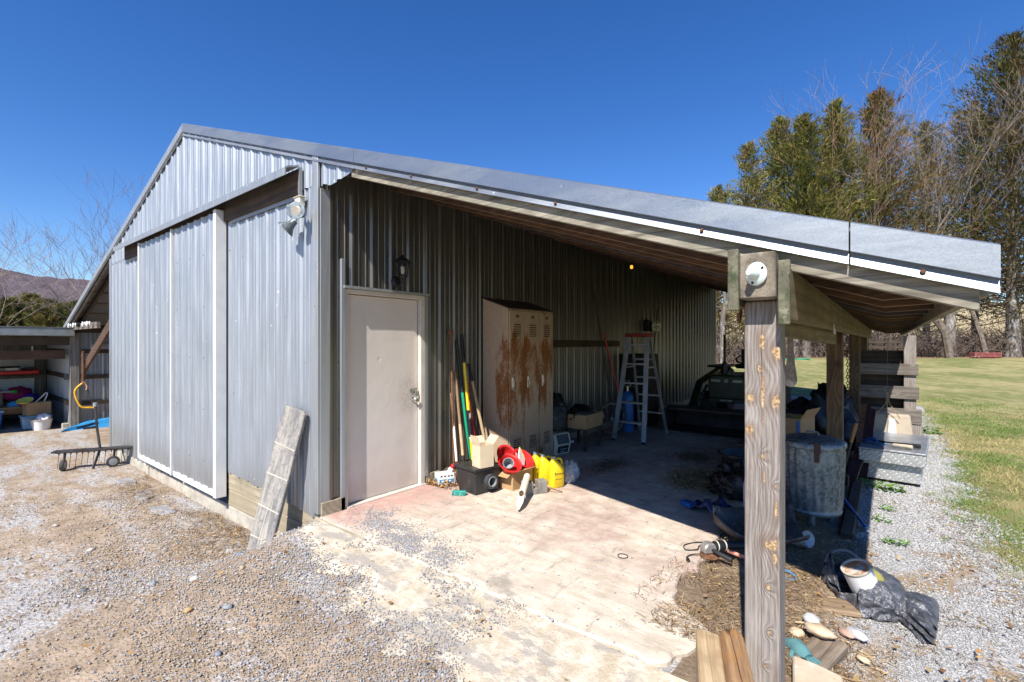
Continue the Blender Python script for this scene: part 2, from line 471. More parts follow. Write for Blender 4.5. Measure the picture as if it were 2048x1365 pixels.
m_bluepl = MAT('blue_plastic', (.02, .14, .42), .4, var=.15)
m_ltblue = MAT('sky_blue_plastic', (.04, .26, .55), .35, var=.12, layers=(((.02, .1, .25), 7, (1, 1, 1), .6, .75),))
m_teal = MAT('teal_plastic', (.01, .25, .20), .45, var=.15)
m_green = MAT('green_handle', (.01, .32, .18), .4, var=.1)
m_ash = WOOD('pale_handle_wood', (.48, .33, .17), (.68, .52, .32), 2, 40, bump=.1)
m_oldash = WOOD('old_handle_wood', (.22, .13, .07), (.42, .28, .16), 2, 40, bump=.2)
t = NT('galvanised_can')
c1 = t.sep(t.vor(t.map((1, 1, .8)), 55, 'F1', 'Color')); n_ = t.noise(t.map(), 6, 5, .65); n2_ = t.noise(t.map((1, 1, .25), loc=(3, 3, 3)), 9, 5, .7)
col = t.mix(c1[0], (.085, .11, .125), (.24, .275, .295)); col = t.mix(t.ramp(n_, .45, .7, 0, .7), col, (.33, .35, .35)); col = t.mix(t.ramp(n2_, .52, .72, 0, .7), col, (.07, .085, .09))
m_galv = t.fin(col, t.ramp(c1[1], 0, 1, .38, .6), .55)
m_leather = MAT('brown_leather', (.06, .028, .018), .7, var=.3)
m_rope = MAT('rope_fibre', (.30, .22, .13), .9, var=.3, vscale=60)
m_grey = MAT('grey_plastic', (.28, .29, .30), .5, var=.15)
m_whitetxt = MAT('white_lettering', (.8, .8, .78), .6, var=.02)
m_blacktxt = MAT('black_lettering', (.015, .015, .015), .6, var=.02)
# ------------------------------------------------------------------ camera, sun, sky
CAM = np.array([4.02, -2.29, 1.57])
YAW = math.atan(751 / 950.)
cd = bpy.data.cameras.new('camera'); cam = bpy.data.objects.new('camera', cd); COL.objects.link(cam)
cam.location = CAM; cam.rotation_euler = (PI / 2, 0, YAW)
cd.sensor_width = 36; cd.lens = 36 * 950 / 2048.; cd.shift_y = 2.5 / 2048
cd.clip_start = .05; cd.clip_end = 6000
SC.camera = cam
SUN_TO = Vector((.22, -.89, 1.0)).normalized()
sl = bpy.data.lights.new('sun', 'SUN'); so = bpy.data.objects.new('sun', sl); COL.objects.link(so)
sl.energy = 5.0; sl.angle = R(.53); sl.color = (1.0, .95, .87)
so.rotation_euler = SUN_TO.to_track_quat('Z', 'Y').to_euler(); so.location = (3, -8, 12)
w = bpy.data.worlds.new('World'); SC.world = w; w.use_nodes = True
sk = w.node_tree.nodes.new('ShaderNodeTexSky'); sk.sky_type = 'NISHITA'; sk.sun_disc = False
sk.sun_elevation = math.asin(SUN_TO.z)
sk.sun_rotation = math.atan2(SUN_TO.x, SUN_TO.y)
sk.air_density = 1.0; sk.dust_density = .0; sk.ozone_density = 4.0; sk.altitude = 300
bg = w.node_tree.nodes['Background']; bg.inputs[1].default_value = .075
hs_ = w.node_tree.nodes.new('ShaderNodeHueSaturation'); hs_.inputs['Saturation'].default_value = 1.28; hs_.inputs['Value'].default_value = 1.5
hs_.inputs['Hue'].default_value = .512
w.node_tree.links.new(sk.outputs[0], hs_.inputs['Color']); w.node_tree.links.new(hs_.outputs[0], bg.inputs[0])
SC.view_settings.view_transform = 'Standard'; SC.view_settings.look = 'None'
SC.view_settings.gamma = 1; SC.view_settings.exposure = .6
SC.render.engine = 'CYCLES'
SC.cycles.max_bounces = 6; SC.cycles.diffuse_bounces = 2; SC.cycles.glossy_bounces = 3
SC.cycles.transmission_bounces = 4; SC.cycles.transparent_max_bounces = 6
SC.cycles.use_adaptive_sampling = True; SC.cycles.adaptive_threshold = .02
SC.cycles.use_denoising = True
SC.cycles.caustics_reflective = False; SC.cycles.caustics_refractive = False
# ------------------------------------------------------------------ terrain
FW = np.array([-math.sin(YAW), math.cos(YAW)]); RT = np.array([math.cos(YAW), math.sin(YAW)])
def gz(X, Y):
    X = np.asarray(X, float); Y = np.asarray(Y, float)
    yn = np.minimum(Y, 0)
    high = -.016 + .10 * np.maximum(yn, -2.5)
    k = np.clip(-Y - .3, 0, 1.6)
    t = sstep(-.80 - .9 * k, .12 + .7 * k, X)
    z = -.47 + (high + .47) * t
    z = np.where((Y > .0) & (X > -.02), np.where(X < 2.9, -.14, -.035 - .085 * sstep(3.25, 4.0, X)), z)
    ins = (Y > 0.02) & (X > -7.2) & (X < -.02)
    z = np.where(ins, -.5, z)
    s = (X - CAM[0]) * FW[0] + (Y - CAM[1]) * FW[1]
    mk = sstep(-2, 6, X + .6 * Y - 4)
    z = z + mk * (.87 * sstep(7, 26, s) + .105 * np.clip(s - 31, 0, 160) + .02 * np.clip(s - 31, 0, 8))
    und = (fbm(X * 1.3 + 40, Y * 1.3 + 40, 3) - .5)
    z = z + und * np.where(X < 3.0, .035, .03) * np.clip(np.hypot(X - 1.5, Y + .2) - .6, 0, 1) * np.where((Y > 0) & (X > -.1) & (X < 3.6), 0, 1)
    return z

def axis(lo, hi, c0, c1, d, g):
    a = list(np.arange(c0, c1 + d / 2, d))
    x = c1; st = d
    while x < hi:
        st *= g; x += st; a.append(x)
    x = c0; st = d; b = []
    while x > lo:
        st *= g; x -= st; b.append(x)
    return np.array(b[::-1] + a)
GX = axis(-2500, 900, -4, 7.0, .055, 1.07)
GY = axis(-30, 2500, -2.4, 6.0, .055, 1.07)
# put grid lines exactly on the slab edges
def sheet(name, mask, off, mat, kind='structure', jit=0.0):
    XX, YY = np.meshgrid(GX, GY, indexing='ij')
    ZZ = gz(XX, YY) + off
    nx, ny = XX.shape
    idx = np.arange(nx * ny).reshape(nx, ny)
    q = np.stack([idx[:-1, :-1], idx[1:, :-1], idx[1:, 1:], idx[:-1, 1:]], -1).reshape(-1, 4)
    if mask is not None:
        xc = XX[:-1, :-1] * .5 + XX[1:, 1:] * .5; yc = YY[:-1, :-1] * .5 + YY[1:, 1:] * .5
        q = q[mask(xc, yc).ravel()]
        used = np.unique(q); rm = np.full(nx * ny, -1); rm[used] = np.arange(len(used)); q = rm[q]
        V = np.stack([XX, YY, ZZ], -1).reshape(-1, 3)[used]
    else:
        V = np.stack([XX, YY, ZZ], -1).reshape(-1, 3)
    o = np_mesh(name, V, q, mat, smooth=True)
    return tag(o, kind=kind)

def lawn_edge(Y): return 4.78 + .22 * (fbm(Y * 1.6 + 3, Y * 0 + 2, 3) - .5) * 2 + .10 * np.sin(Y * .9)
def path_in(Y): return 3.78 + .12 * (fbm(Y * 2 + 13, Y * 0 + 7, 3) - .5) * 2
def is_lawn(X, Y):
    s = (X - CAM[0]) * FW[0] + (Y - CAM[1]) * FW[1]
    return (((X > lawn_edge(Y)) & (Y > -4)) | ((Y > 12.75) & (X > -60))) & (s < 24.5 + 1.5 * (fbm(X * .5, Y * .5, 3) - .5))
def is_path(X, Y): return (X > path_in(Y)) & (X < lawn_edge(Y) + .35) & (Y > -3) & (Y < 15)
def is_field(X, Y):
    s = (X - CAM[0]) * FW[0] + (Y - CAM[1]) * FW[1]
    return (s > 29.5) & (X + .6 * Y > 2)

# yard: packed tan dirt and crusher-run gravel
t = NT('gravel_yard')
v = t.map()
big = t.noise(t.map((.45, 1.5, 1), rot=(0, 0, -.25)), 1.0, 6, .65)
mid = t.noise(t.map(loc=(3, 3, 3)), 5, 5, .65)
cell = t.vor(v, 70, 'F1', 'Color'); cs = t.sep(cell)
cell2 = t.vor(t.map(loc=(1, 2, 3)), 34, 'F1', 'Color'); cs2 = t.sep(cell2)
dirt = t.mix(t.ramp(mid, .3, .7), (.245, .175, .11), (.41, .315, .225))
stone = t.mix(cs[0], (.27, .265, .27), (.54, .51, .475))
f = t.math('ADD', t.math('MULTIPLY', t.ramp(big, .40, .66), .60), t.math('MULTIPLY', cs2[1], .5))
col = t.mix(t.ramp(f, .38, .72), dirt, stone)
d1 = t.vor(v, 70); d2 = t.vor(t.map(loc=(1, 2, 3)), 34)
hh = t.math('ADD', t.math('MULTIPLY', d1, -.5), t.math('MULTIPLY', d2, -.8))
t.bump(hh, .7, .012)
m_yard = t.fin(col, .9)
sheet('ground', None, 0, m_yard)

t = NT('limestone_path')
v = t.map()
c1 = t.sep(t.vor(v, 80, 'F1', 'Color')); c2 = t.sep(t.vor(t.map(loc=(2, 2, 2)), 42, 'F1', 'Color'))
col = t.mix(c1[0], (.26, .265, .28), (.56, .555, .56))
col = t.mix(t.math('MULTIPLY', c2[0], .4), col, (.44, .41, .36))
dirtm = t.ramp(t.noise(t.map((1, .6, 1)), 2.6, 5, .6),   .50, .62)
col = t.mix(dirtm, col, (.33, .235, .14))
t.bump(t.math('ADD', t.math('MULTIPLY', t.vor(v, 80), -.6), t.math('MULTIPLY', t.vor(t.map(loc=(2, 2, 2)), 42), -.7)), .7, .012)
m_path = t.fin(col, .9)
sheet('gravel_path', is_path, .005, m_path)

t = NT('winter_lawn')
v = t.map((1, 1, 1))
a = t.noise(v, .55, 5, .65); b = t.noise(t.map(loc=(4, 4, 4)), 3.5, 5, .7); c = t.noise(t.map(loc=(8, 1, 4)), 40, 4, .7)
col = t.mix(t.ramp(t.math('ADD', t.math('MULTIPLY', a, .6), t.math('MULTIPLY', b, .5)), .45, .66), (.20, .22, .06), (.44, .37, .17))
col = t.mix(t.ramp(c, .3, .7, 0, .6), col, t.mix(.5, col, (.05, .07, .015)))
t.bump(t.noise(t.map(), 60, 5, .7), .9, .03)
m_lawn = t.fin(col, .95)
sheet('lawn', is_lawn, .011, m_lawn)

t = NT('dry_field')
a = t.noise(t.map((1, 1, 1)), .12, 5, .6); b = t.noise(t.map(loc=(2, 2, 2)), 2.0, 5, .7)
col = t.mix(t.ramp(a, .35, .65), (.40, .30, .15), (.56, .45, .25))
col = t.mix(t.ramp(b, .3, .75, 0, .45), col, (.26, .19, .09))
m_field = t.fin(col, .95)
sheet('dry_field', is_field, .02, m_field)

t = NT('leaf_litter_floor')
a = t.noise(t.map(), 1.2, 5, .7); b = t.noise(t.map(loc=(2, 2, 2)), 14, 5, .7)
col = t.mix(t.ramp(a, .35, .65), (.24, .135, .07), (.38, .26, .15))
col = t.mix(t.ramp(b, .35, .7, 0, .5), col, (.12, .08, .045))
t.bump(b, .6, .03)
m_litter = t.fin(col, .95)
sheet('woodland_floor', lambda X, Y: (~is_lawn(X, Y)) & ((X - CAM[0]) * FW[0] + (Y - CAM[1]) * FW[1] > 22.5) & ((X - CAM[0]) * FW[0] + (Y - CAM[1]) * FW[1] < 31.5) & (X + .6 * Y > 6), .009, m_litter)

t = NT('bare_dirt')
a = t.noise(t.map(), 3.0, 6, .7); b = t.noise(t.map(loc=(2, 2, 2)), 30, 5, .75)
col = t.mix(t.ramp(a, .35, .65), (.20, .14, .09), (.36, .27, .18))
col = t.mix(t.ramp(b, .38, .68, 0, .6), col, (.13, .09, .06))
col = t.mix(t.ramp(t.vor(t.map(), 48), .10, .2, .5, 0), col, (.45, .42, .38))
t.bump(b, .8, .02)
m_dirt = t.fin(col, .95)
sheet('bare_dirt', lambda X, Y: (X > 2.6) & (X < 3.86 + .16 * (fbm(X * 5 + 2, Y * 3, 3) - .5)) & (Y > np.where(X > 3.2, -.9, .40) + .3 * (fbm(X * 4, Y * 4, 2) - .5)) & (Y < 3.6), .007, m_dirt)

# ------------------------------------------------------------------ concrete floor under the lean-to, and the worn apron before it
t = NT('slab_concrete')
o = t.sep()
n1 = t.noise(t.map(), 1.1, 6, .6); n2 = t.noise(t.map(loc=(4, 4, 0)), 6, 6, .65); n3 = t.noise(t.map(loc=(1, 7, 0)), 60, 4, .7)
col = t.mix(t.ramp(n2, .3, .7), (.53, .455, .355), (.71, .635, .525))
pink = t.math('MULTIPLY', t.ramp(o[1], .2, 1.1, 0, .75), t.ramp(n1, .36, .60))
col = t.mix(pink, col, t.mix(t.ramp(n2, .35, .65), (.40, .25, .21), (.55, .42, .36)))
pk2 = t.math('MULTIPLY', t.ramp(o[0], .9, .1), t.math('MULTIPLY', t.ramp(o[1], -.06, .1), t.ramp(n2, .3, .55)))
col = t.mix(pk2, col, (.49, .29, .25))
col = t.mix(t.ramp(t.noise(t.map(loc=(9, 2, 0)), 2.3, 7, .68), .57, .68, 0, .75), col, (.27, .245, .21))
col = t.mix(t.ramp(n3, .62, .8, 0, .6), col, (.30, .26, .21))
sp_ = t.vor(t.map(), 19); col = t.mix(t.ramp(sp_, .03, .07, .85, 0), col, (.17, .16, .15))
fd = t.noise(t.map((1, 5, 1), rot=(0, 0, .6)), 2.4, 8, .75); col = t.mix(t.ramp(fd, .48, .66, 0, .6), col, (.36, .29, .22))
wd_ = t.noise(t.map((5, 1, 1), rot=(0, 0, .2), loc=(2, 8, 0)), 2.0, 7, .72); col = t.mix(t.ramp(wd_, .56, .66, 0, .55), col, (.25, .21, .17))
t.bump(t.math('ADD', n3, n2), .4, .008)
m_slab = t.fin(col, .85)
mb = MB()
nx = 200
edge = []
for i in range(nx + 1):
    y = -.03 + i * (12.65 / nx)
    e = 2.98 + .16 * (vnoise(y * 2.3 + 5, 3) - .5) + .10 * (vnoise(y * 9 + 2, 8) - .5)
    e = e + .24 * float(sstep(.62, .38, y)) + .04 * (vnoise(y * 31, 4) - .5)
    edge.append((float(e if y < 3.2 else 3.3), float(y)))
front = [(float(x), float(-.036 + .05 * (vnoise(x * 6 + 3, 5) - .5) + .03 * (vnoise(x * 23, 9) - .5))) for x in np.linspace(0, 3.1, 74)]
poly = front + edge[1:] + [(-.0, 12.62)]
b = MB(); b.prism(poly, -.16, 0)
slab = b.build('concrete_floor', m_slab, bevel=.012); tag(slab, kind='structure')

t = NT('apron_concrete')
n1 = t.noise(t.map((1, 2.2, 1), rot=(0, 0, .35)), 2.6, 8, .72); n2 = t.noise(t.map(loc=(4, 4, 0)), 9, 8, .72); n3 = t.noise(t.map(loc=(1, 7, 0)), 70, 4, .7)
col = t.mix(t.ramp(n2, .35, .65), (.47, .39, .28), (.70, .62, .50))
col = t.mix(t.ramp(n1, .50, .58, 0, .85), col, t.mix(n3, (.26, .23, .20), (.46, .42, .37)))
col = t.mix(t.ramp(n3, .58, .75, 0, .7), col, (.30, .26, .21))
sp_ = t.vor(t.map(), 26); col = t.mix(t.ramp(sp_, .05, .12, .8, 0), col, (.22, .205, .19))
scr = t.noise(t.map((1.2, 12, 1), rot=(0, 0, -.5)), 3.0, 6, .7); col = t.mix(t.ramp(scr, .56, .72, 0, .6), col, (.33, .27, .19))
t.bump(t.math('ADD', n3, n2), .6, .012)
m_apron = t.fin(col, .9)
GA = []
nxa, nya = 170, 110
def apron_amt(X, Y):
    nz = fbm(X * 2.6 + 1, Y * 2.6 + 6, 5) - .5
    lim = -.30 - .16 * np.clip(X - .6, 0, 1.5) - .9 * np.clip(X - 2.3, 0, 2)
    return sstep(-.13, .10, Y - lim + .55 * nz) * sstep(-.10, .16, X - .0 + .5 * np.minimum(Y, 0) * 0 + .4 * nz)
xs = np.linspace(-.6, 3.3, nxa); ys = np.linspace(-2.1, -.055, nya)
XX, YY = np.meshgrid(xs, ys, indexing='ij')
ZA = gz(XX, YY)
hi = -.015 + .085 * (YY + .05)
edgeL = -.02 - .55 * np.clip(-YY, 0, .6) + .3 * (fbm(XX * 3, YY * 3) - .5)
cover = sstep(-.25, .05, XX - edgeL) * (1 - sstep(1.0, 1.7, -YY + .9 * (fbm(XX * 1.1 + 9, YY * 1.1 + 4, 3) - .5) * 2 - .22 * (XX - .5)))
ZA2 = ZA + .004 + .014 * apron_amt(XX, YY) + .012 * (fbm(XX * 7, YY * 7) - .5)
idx = np.arange(nxa * nya).reshape(nxa, nya)
q = np.stack([idx[:-1, :-1], idx[1:, :-1], idx[1:, 1:], idx[:-1, 1:]], -1).reshape(-1, 4)
q = q[(apron_amt(XX, YY)[:-1, :-1] > .12).ravel()]
ap = np_mesh('concrete_apron', np.stack([XX, YY, ZA2], -1).reshape(-1, 3), q, m_apron, smooth=True)
tag(ap, kind='structure')

# ------------------------------------------------------------------ mountain far to the left
t = NT('wooded_mountain')
o = t.sep()
n = t.noise(t.map((1, 1, 1)), .012, 6, .6); n2 = t.noise(t.map(loc=(3, 3, 3)), .12, 5, .75)
col = t.mix(t.ramp(n2, .3, .7), (.070, .060, .072), (.170, .138, .138))
col = t.mix(t.ramp(n, .42, .62, 0, .5), col, (.13, .105, .125))
m_mount = t.fin(col, 1.0)
m_mount.node_tree.nodes['Principled BSDF'].inputs['Specular IOR Level'].default_value = 0
nu, nv = 260, 60
us = np.linspace(-60, 24, nu); vs = np.linspace(0, 1, nv)
UU, VV = np.meshgrid(us, vs, indexing='ij')
ang = np.radians(UU)            # angle to the left of the barn's front plane
dist = 900 + 700 * VV
az = ang
dx = -np.cos(az) * dist; dy = np.sin(az) * dist
ridge = 190 + 34 * (fbm(UU * .06 + 3, UU * 0 + 1, 3) - .5) * 2 - 1.15 * (UU + 10) + 3.0 * (fbm(UU * 3, UU * 0 + 9, 3) - .5)
prof = np.sin(np.clip(VV, 0, 1) * PI / 2) ** 1.25
rough = (fbm(UU * .8 + 5, VV * 9, 4) - .5) * 36 * prof * (1 - .6 * VV)
ZZ = -6 + (ridge + 6) * prof + rough
ZZ = ZZ + (vnoise(UU * 14, VV * 160) - .5) * 5 * prof
idx = np.arange(nu * nv).reshape(nu, nv)
q = np.stack([idx[:-1, :-1], idx[1:, :-1], idx[1:, 1:], idx[:-1, 1:]], -1).reshape(-1, 4)
mt = np_mesh('mountain', np.stack([dx + CAM[0], dy + CAM[1], ZZ], -1).reshape(-1, 3), q, m_mount, smooth=False)
tag(mt, kind='structure')
# ------------------------------------------------------------------ the metal barn
SLR = (4.50 - 1.89) / (4.31 + 3.40)       # right pitch
SLL = (4.50 - 1.92) / (11.5 - 3.40)
def zr(X): return 4.50 - (X + 3.40) * SLR if X > -3.40 else 4.50 - (-3.40 - X) * SLL
PITCH = .2286
def rib_profile(L, ph=0.0, rib=.019):
    """(s, offset) along a sheet of length L"""
    pts = []
    k0 = int(math.floor((0 - ph) / PITCH)) - 1
    for k in range(k0, int(L / PITCH) + 3):
        c = ph + k * PITCH
        for ds, h in ((-.032, 0), (-.012, rib), (.012, rib), (.032, 0),
                      (.0662, 0), (.0712, .005), (.0812, .005), (.0862, 0), (.1424, 0), (.1474, .005), (.1574, .005), (.1624, 0)):
            pts.append((c + ds, h))
    pts = [p for p in pts if 0 <= p[0] <= L]
    return [(0, 0)] + pts + [(L, 0)]
def corr(name, mat, a, b, nrm, zb, zt, parent, ph=0.0, rib=.019, mb=None):
    a = Vector(a); b = Vector(b); d = (b - a); L = d.length; d.normalize(); n = Vector(nrm)
    pr = rib_profile(L, ph, rib)
    vs = []; fs = []
    for i, (s, h) in enumerate(pr):
        p = a + d * s + n * h
        z0 = zb(s) if callable(zb) else zb; z1 = zt(s) if callable(zt) else zt
        vs += [(p.x, p.y, z0), (p.x, p.y, z1)]
        if i: fs.append((2 * i - 2, 2 * i, 2 * i + 1, 2 * i - 1))
    if mb is not None:
        return mb.add(vs, fs)
    m = MB(); m.add(vs, fs)
    return m.build(name, mat, parent, fix=False)

barn = thing('metal_barn', 'grey corrugated metal barn with sliding door and an open lean-to', 'barn')
D = 12.62
# front wall -------------------------------------------------------
fw = MB()
corr(None, None, (-7.2, 0, 0), (-4.4, 0, 0), (0, -1, 0), lambda s: -.36 + .02 * vnoise(s * 4, 1), 3.12, None, .1, mb=fw)
corr(None, None, (-2.7, 0, 0), (-.085, 0, 0), (0, -1, 0), lambda s: .07 - .045 * (s - .7) + .03 * (vnoise(s * 9, 3) - .5), 3.0, None, .06 + .0142, mb=fw)
corr(None, None, (-7.2, -.004, 0), (-.085, -.004, 0), (0, -1, 0), 3.0, lambda s: zr(-7.2 + s) - .05, None, .12, mb=fw)
fw.build('front_wall', m_wall, barn, fix=False)
# end piece of siding over the lean-to corner, its lower edge dented
ep = MB()
corr(None, None, (.02, .0, 0), (.56, .0, 0), (0, -1, 0), lambda s: 2.955 + .05 * max(0, s - .2) / .34 + (.0 if s > .1 else .02), lambda s: zr(.02 + s) - .05, None, .06, mb=ep)
ep.build('siding_offcut', m_wall, barn, fix=False)
# side wall with the door opening -----------------------------------
sw = MB()
dy0, dy1, dz = .24, 1.24, 2.075
corr(None, None, (0, .0, 0), (0, dy0, 0), (1, 0, 0), .13, 3.325, None, .10, mb=sw)
corr(None, None, (0, dy0, 0), (0, dy1, 0), (1, 0, 0), dz, 3.325, None, .10 - dy0 + .2286, mb=sw)
corr(None, None, (0, dy1, 0), (0, D, 0), (1, 0, 0), .10, 3.325, None, (.10 - dy1) % PITCH, mb=sw)
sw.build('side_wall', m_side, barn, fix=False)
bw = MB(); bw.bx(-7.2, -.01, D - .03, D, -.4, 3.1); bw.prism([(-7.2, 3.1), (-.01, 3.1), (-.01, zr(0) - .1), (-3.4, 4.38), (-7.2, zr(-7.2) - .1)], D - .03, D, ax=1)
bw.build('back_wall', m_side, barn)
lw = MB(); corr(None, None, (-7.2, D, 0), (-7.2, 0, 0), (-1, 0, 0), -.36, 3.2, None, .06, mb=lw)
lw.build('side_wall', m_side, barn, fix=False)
# corner trims -------------------------------------------------------
ct = MB(); ct.bx(-.085, .012, -.03, -.004, .02, zr(-.085) - .05); ct.bx(-.008, .014, -.004, .10, .02, 2.96)
ct.build('corner_trim', m_trim, barn, bevel=.003)
ct = MB(); ct.bx(-7.22, -7.12, -.03, -.006, -.34, 3.1); ct.build('corner_trim', m_wall, barn, bevel=.003)
# skirt board and foundation -----------------------------------------
sk_ = MB(); sk_.bx(-2.02, -.02, .004, .045, -.14, .10); sk_.bx(-2.02, -.02, .006, .045, -.33, -.145)
sk_.build('skirt_board', m_skirt, barn, bevel=.006)
sk_ = MB(); sk_.bx(-.02, .03, .0, .24, -.02, .12); sk_.build('skirt_board', m_skirt, barn, bevel=.004)
sk_ = MB(); sk_.bx(-.03, .01, 1.25, D, .0, .11); sk_.build('skirt_board', m_skirt, barn, bevel=.004)
fo = MB(); fo.bx(-7.25, -.03, .012, .2, -.75, -.335); fo.bx(-7.25, -5.0, -.01, .012, -.75, -.345); fo.bx(-.03, .03, .012, .2, -.5, -.025)
fo.build('foundation', m_conc, barn, bevel=.01)
# sliding door rail ----------------------------------------------------
rl = MB()
rl.prism([(-.055, 3.215), (-.16, 3.185), (-.185, 3.165), (-.185, 3.095), (-.176, 3.095), (-.176, 3.155), (-.155, 3.172), (-.055, 3.2)], -6.2, -.27, ax=0)
rl.build('door_rail', m_trim, barn)
rb = MB(); rb.bx(-6.1, -.29, -.055, -.022, 2.96, 3.19); rb.build('rail_board', m_dark, barn, bevel=.003)
rj = MB(); rj.bx(-.29, -.272, -.05, -.022, 2.94, 3.20); rj.build('rail_end_cap', m_trim, barn)
for xa, xb in ((-1.86, -.29), (-6.1, -5.02)):
    k = MB(); k.bx(xa, xb, -.03, -.02, 2.925, 2.96); k.build('rail_trim', m_trim, barn)
# sliding doors -------------------------------------------------------
for x0, x1 in ((-5.0, -3.52), (-3.49, -2.0)):
    sd = corr('sliding_door', m_wall, (x0, -.098, 0), (x1, -.098, 0), (0, -1, 0), -.16, 3.08, barn, .09)
    tr = MB()
    if x0 < -4:
        tr.bx(x0 - .005, x0 + .035, -.135, -.075, -.2, 3.09)
        tr.bx(x1 - .02, x1 + .015, -.135, -.075, -.215, 3.09)
    else:
        tr.bx(x1 - .06, x1 + .012, -.14, -.024, -.215, 3.09)
    tr.build('edge_trim', m_white, sd, bevel=.003)
    tr = MB(); tr.bx(x0 + .035, x1 - (.02 if x0 < -4 else .065), -.125, -.08, -.215, -.15); tr.build('bottom_trim', m_white, sd, bevel=.003)
    bk = MB(); bk.bx(x0 + .02, x1 - .03, -.09, -.06, -.15, 3.06); bk.build('door_backing', m_dark, sd)
# entry door ------------------------------------------------------------
dr = MB(); dr.bx(-.075, -.04, .285, 1.165, .018, 2.03); dro = dr.build('entry_door', m_door, barn, bevel=.004)
fr = MB(); fr.bx(-.09, .012, dy0, .278, .0, dz); fr.bx(-.09, .012, 1.172, dy1 - .01, .0, dz)
fr.bx(-.09, .014, dy0, dy1 - .01, 2.036, dz + .002); fr.bx(-.09, .03, dy0 + .02, dy1, -.01, .014)
fr.build('door_frame', m_jamb, barn, bevel=.003)
hd = MB(); hd.bx(-.0, .045, dy0 - .02, dy1 + .03, dz + .004, dz + .03); hd.bx(.002, .016, dy1 - .008, dy1 + .035, .09, dz); hd.build('door_flashing', m_trim, barn)
gd = MB(); gd.bx(.003, .03, dy0 - .045, dy0 - .003, -.06, 2.35); gd.build('door_side_trim', m_wall, barn, bevel=.002)
kn = MB(); kn.lathe([(0, 0), (.022, 0), (.022, .006), (.011, .012), (.011, .035), (.026, .042), (.03, .058), (.022, .07), (0, .073)], 16, M=Matrix.Translation((-.04, 1.10, .95)) @ Matrix.Rotation(PI / 2, 4, 'Y'))
kn.build('door_knob', m_chrome, dro, smooth=True)
hs = MB(); hs.bx(-.04, -.034, 1.06, 1.17, 1.035, 1.065); hs.bx(-.036, -.012, 1.13, 1.138, 1.03, 1.07); hs.build('hasp', m_chrome, dro)
pl = MB(); pl.bx(-.02, .002, 1.105, 1.145, .985, 1.02); pl.tube([(-.01, 1.112, 1.02), (-.01, 1.112, 1.04), (-.01, 1.125, 1.052), (-.01, 1.138, 1.04), (-.01, 1.138, 1.02)], .0035, 6)
pl.build('padlock', m_chrome, dro)
# roof ------------------------------------------------------------------------
rf = MB()
def slopebox(m, xa, xb, y0, y1, off, th):
    za, zb_ = zr(xa) + off, zr(xb) + off
    m.add([(xa, y0, za), (xb, y0, zb_), (xb, y1, zb_), (xa, y1, za), (xa, y0, za - th), (xb, y0, zb_ - th), (xb, y1, zb_ - th), (xa, y1, za - th)],
          [(0, 1, 2, 3), (7, 6, 5, 4), (0, 4, 5, 1), (1, 5, 6, 2), (2, 6, 7, 3), (3, 7, 4, 0)])
slopebox(rf, -3.4, 4.30, .0, D, -.012, .012)
slopebox(rf, -11.5, -3.4, .0, D, -.012, .012)
rf.build('roof', m_roof, barn)
# rake flashing: face, recess and sun-catching lip
def rake(m, xa, xb, g=0.0, hh=.105):
    prof = [(-.018, .012), (-.036, .004), (-.039, -hh), (-.014, -hh - .004), (-.016, -hh - .010), (-.032, -hh - .050), (-.026, -hh - .052), (-.006, -hh + .01), (-.01, 0.0)]
    n = len(prof); vs = []
    for x in (xa, xb):
        for (y, dz_) in prof: vs.append((x, y - g, zr(x) + dz_))
    fs = [tuple(range(n)), tuple(range(2 * n - 1, n - 1, -1))]
    for i in range(n):
        j = (i + 1) % n
        fs.append((i, i + n, j + n, j))
    m.add(vs, fs)
for xa, xb, g in ((-3.4, -2.36, 0), (-2.352, .582, .003), (.59, 3.902, .006), (3.908, 4.315, .009)):
    k = MB(); rake(k, xa, xb, g); k.build('rake_flashing', m_flash, barn)
for xa, xb, g in ((-3.4, -7.3, .0), (-7.28, -11.5, .003)):
    k = MB(); rake(k, xa, xb, g); k.build('rake_flashing', m_trim, barn)
for x in (.75, 1.3, 1.95, 2.55, 3.35, 4.12):
    z = zr(x) - .131
    sc_ = MB(); sc_.lathe([(.009, 0), (.009, .004), (.006, .009), (0, .01)], 8, M=Matrix.Translation((x, -.036, z)) @ Matrix.Rotation(PI / 2, 4, 'X')); sc_.build('screw', m_rust, barn)

# lean-to timber -----------------------------------------------------------------
bg_ = MB(); slopebox(bg_, .50, 4.27, -.004, .036, -.022, .205)
bg_.build('barge_board', m_barge, barn, bevel=.003)
for i in range(21):
    y = .10 + i * .61
    if y > D - .05: break
    k = MB()
    h = .185
    za = zr(0.05) - .03; xk = 4.00
    zk = zr(xk) - .03
    ze = zr(4.26) - .03
    zlow = zk - h
    poly = [(.03, zr(.03) - .03), (4.26, ze), (4.26, zlow + .012), (xk, zlow), (.03, zr(.03) - .03 - h)]
    k.prism(poly, y, y + .04, ax=1)
    ro = k.build('rafter', [(m_raft_c, m_raft, m_raft_b, m_raft)[i % 4], m_raft_lit], barn, bevel=.004)
    for pf in ro.data.polygons: pf.material_index = 1 if pf.normal.z < -.5 else 0  # downward faces take the lighter tone, so their lower edges look lit
ef = MB(); ef.bx(4.262, 4.30, .04, D, zr(4.28) - .17, zr(4.28) - .035); ef.build('eave_board', m_barge, barn, bevel=.003)
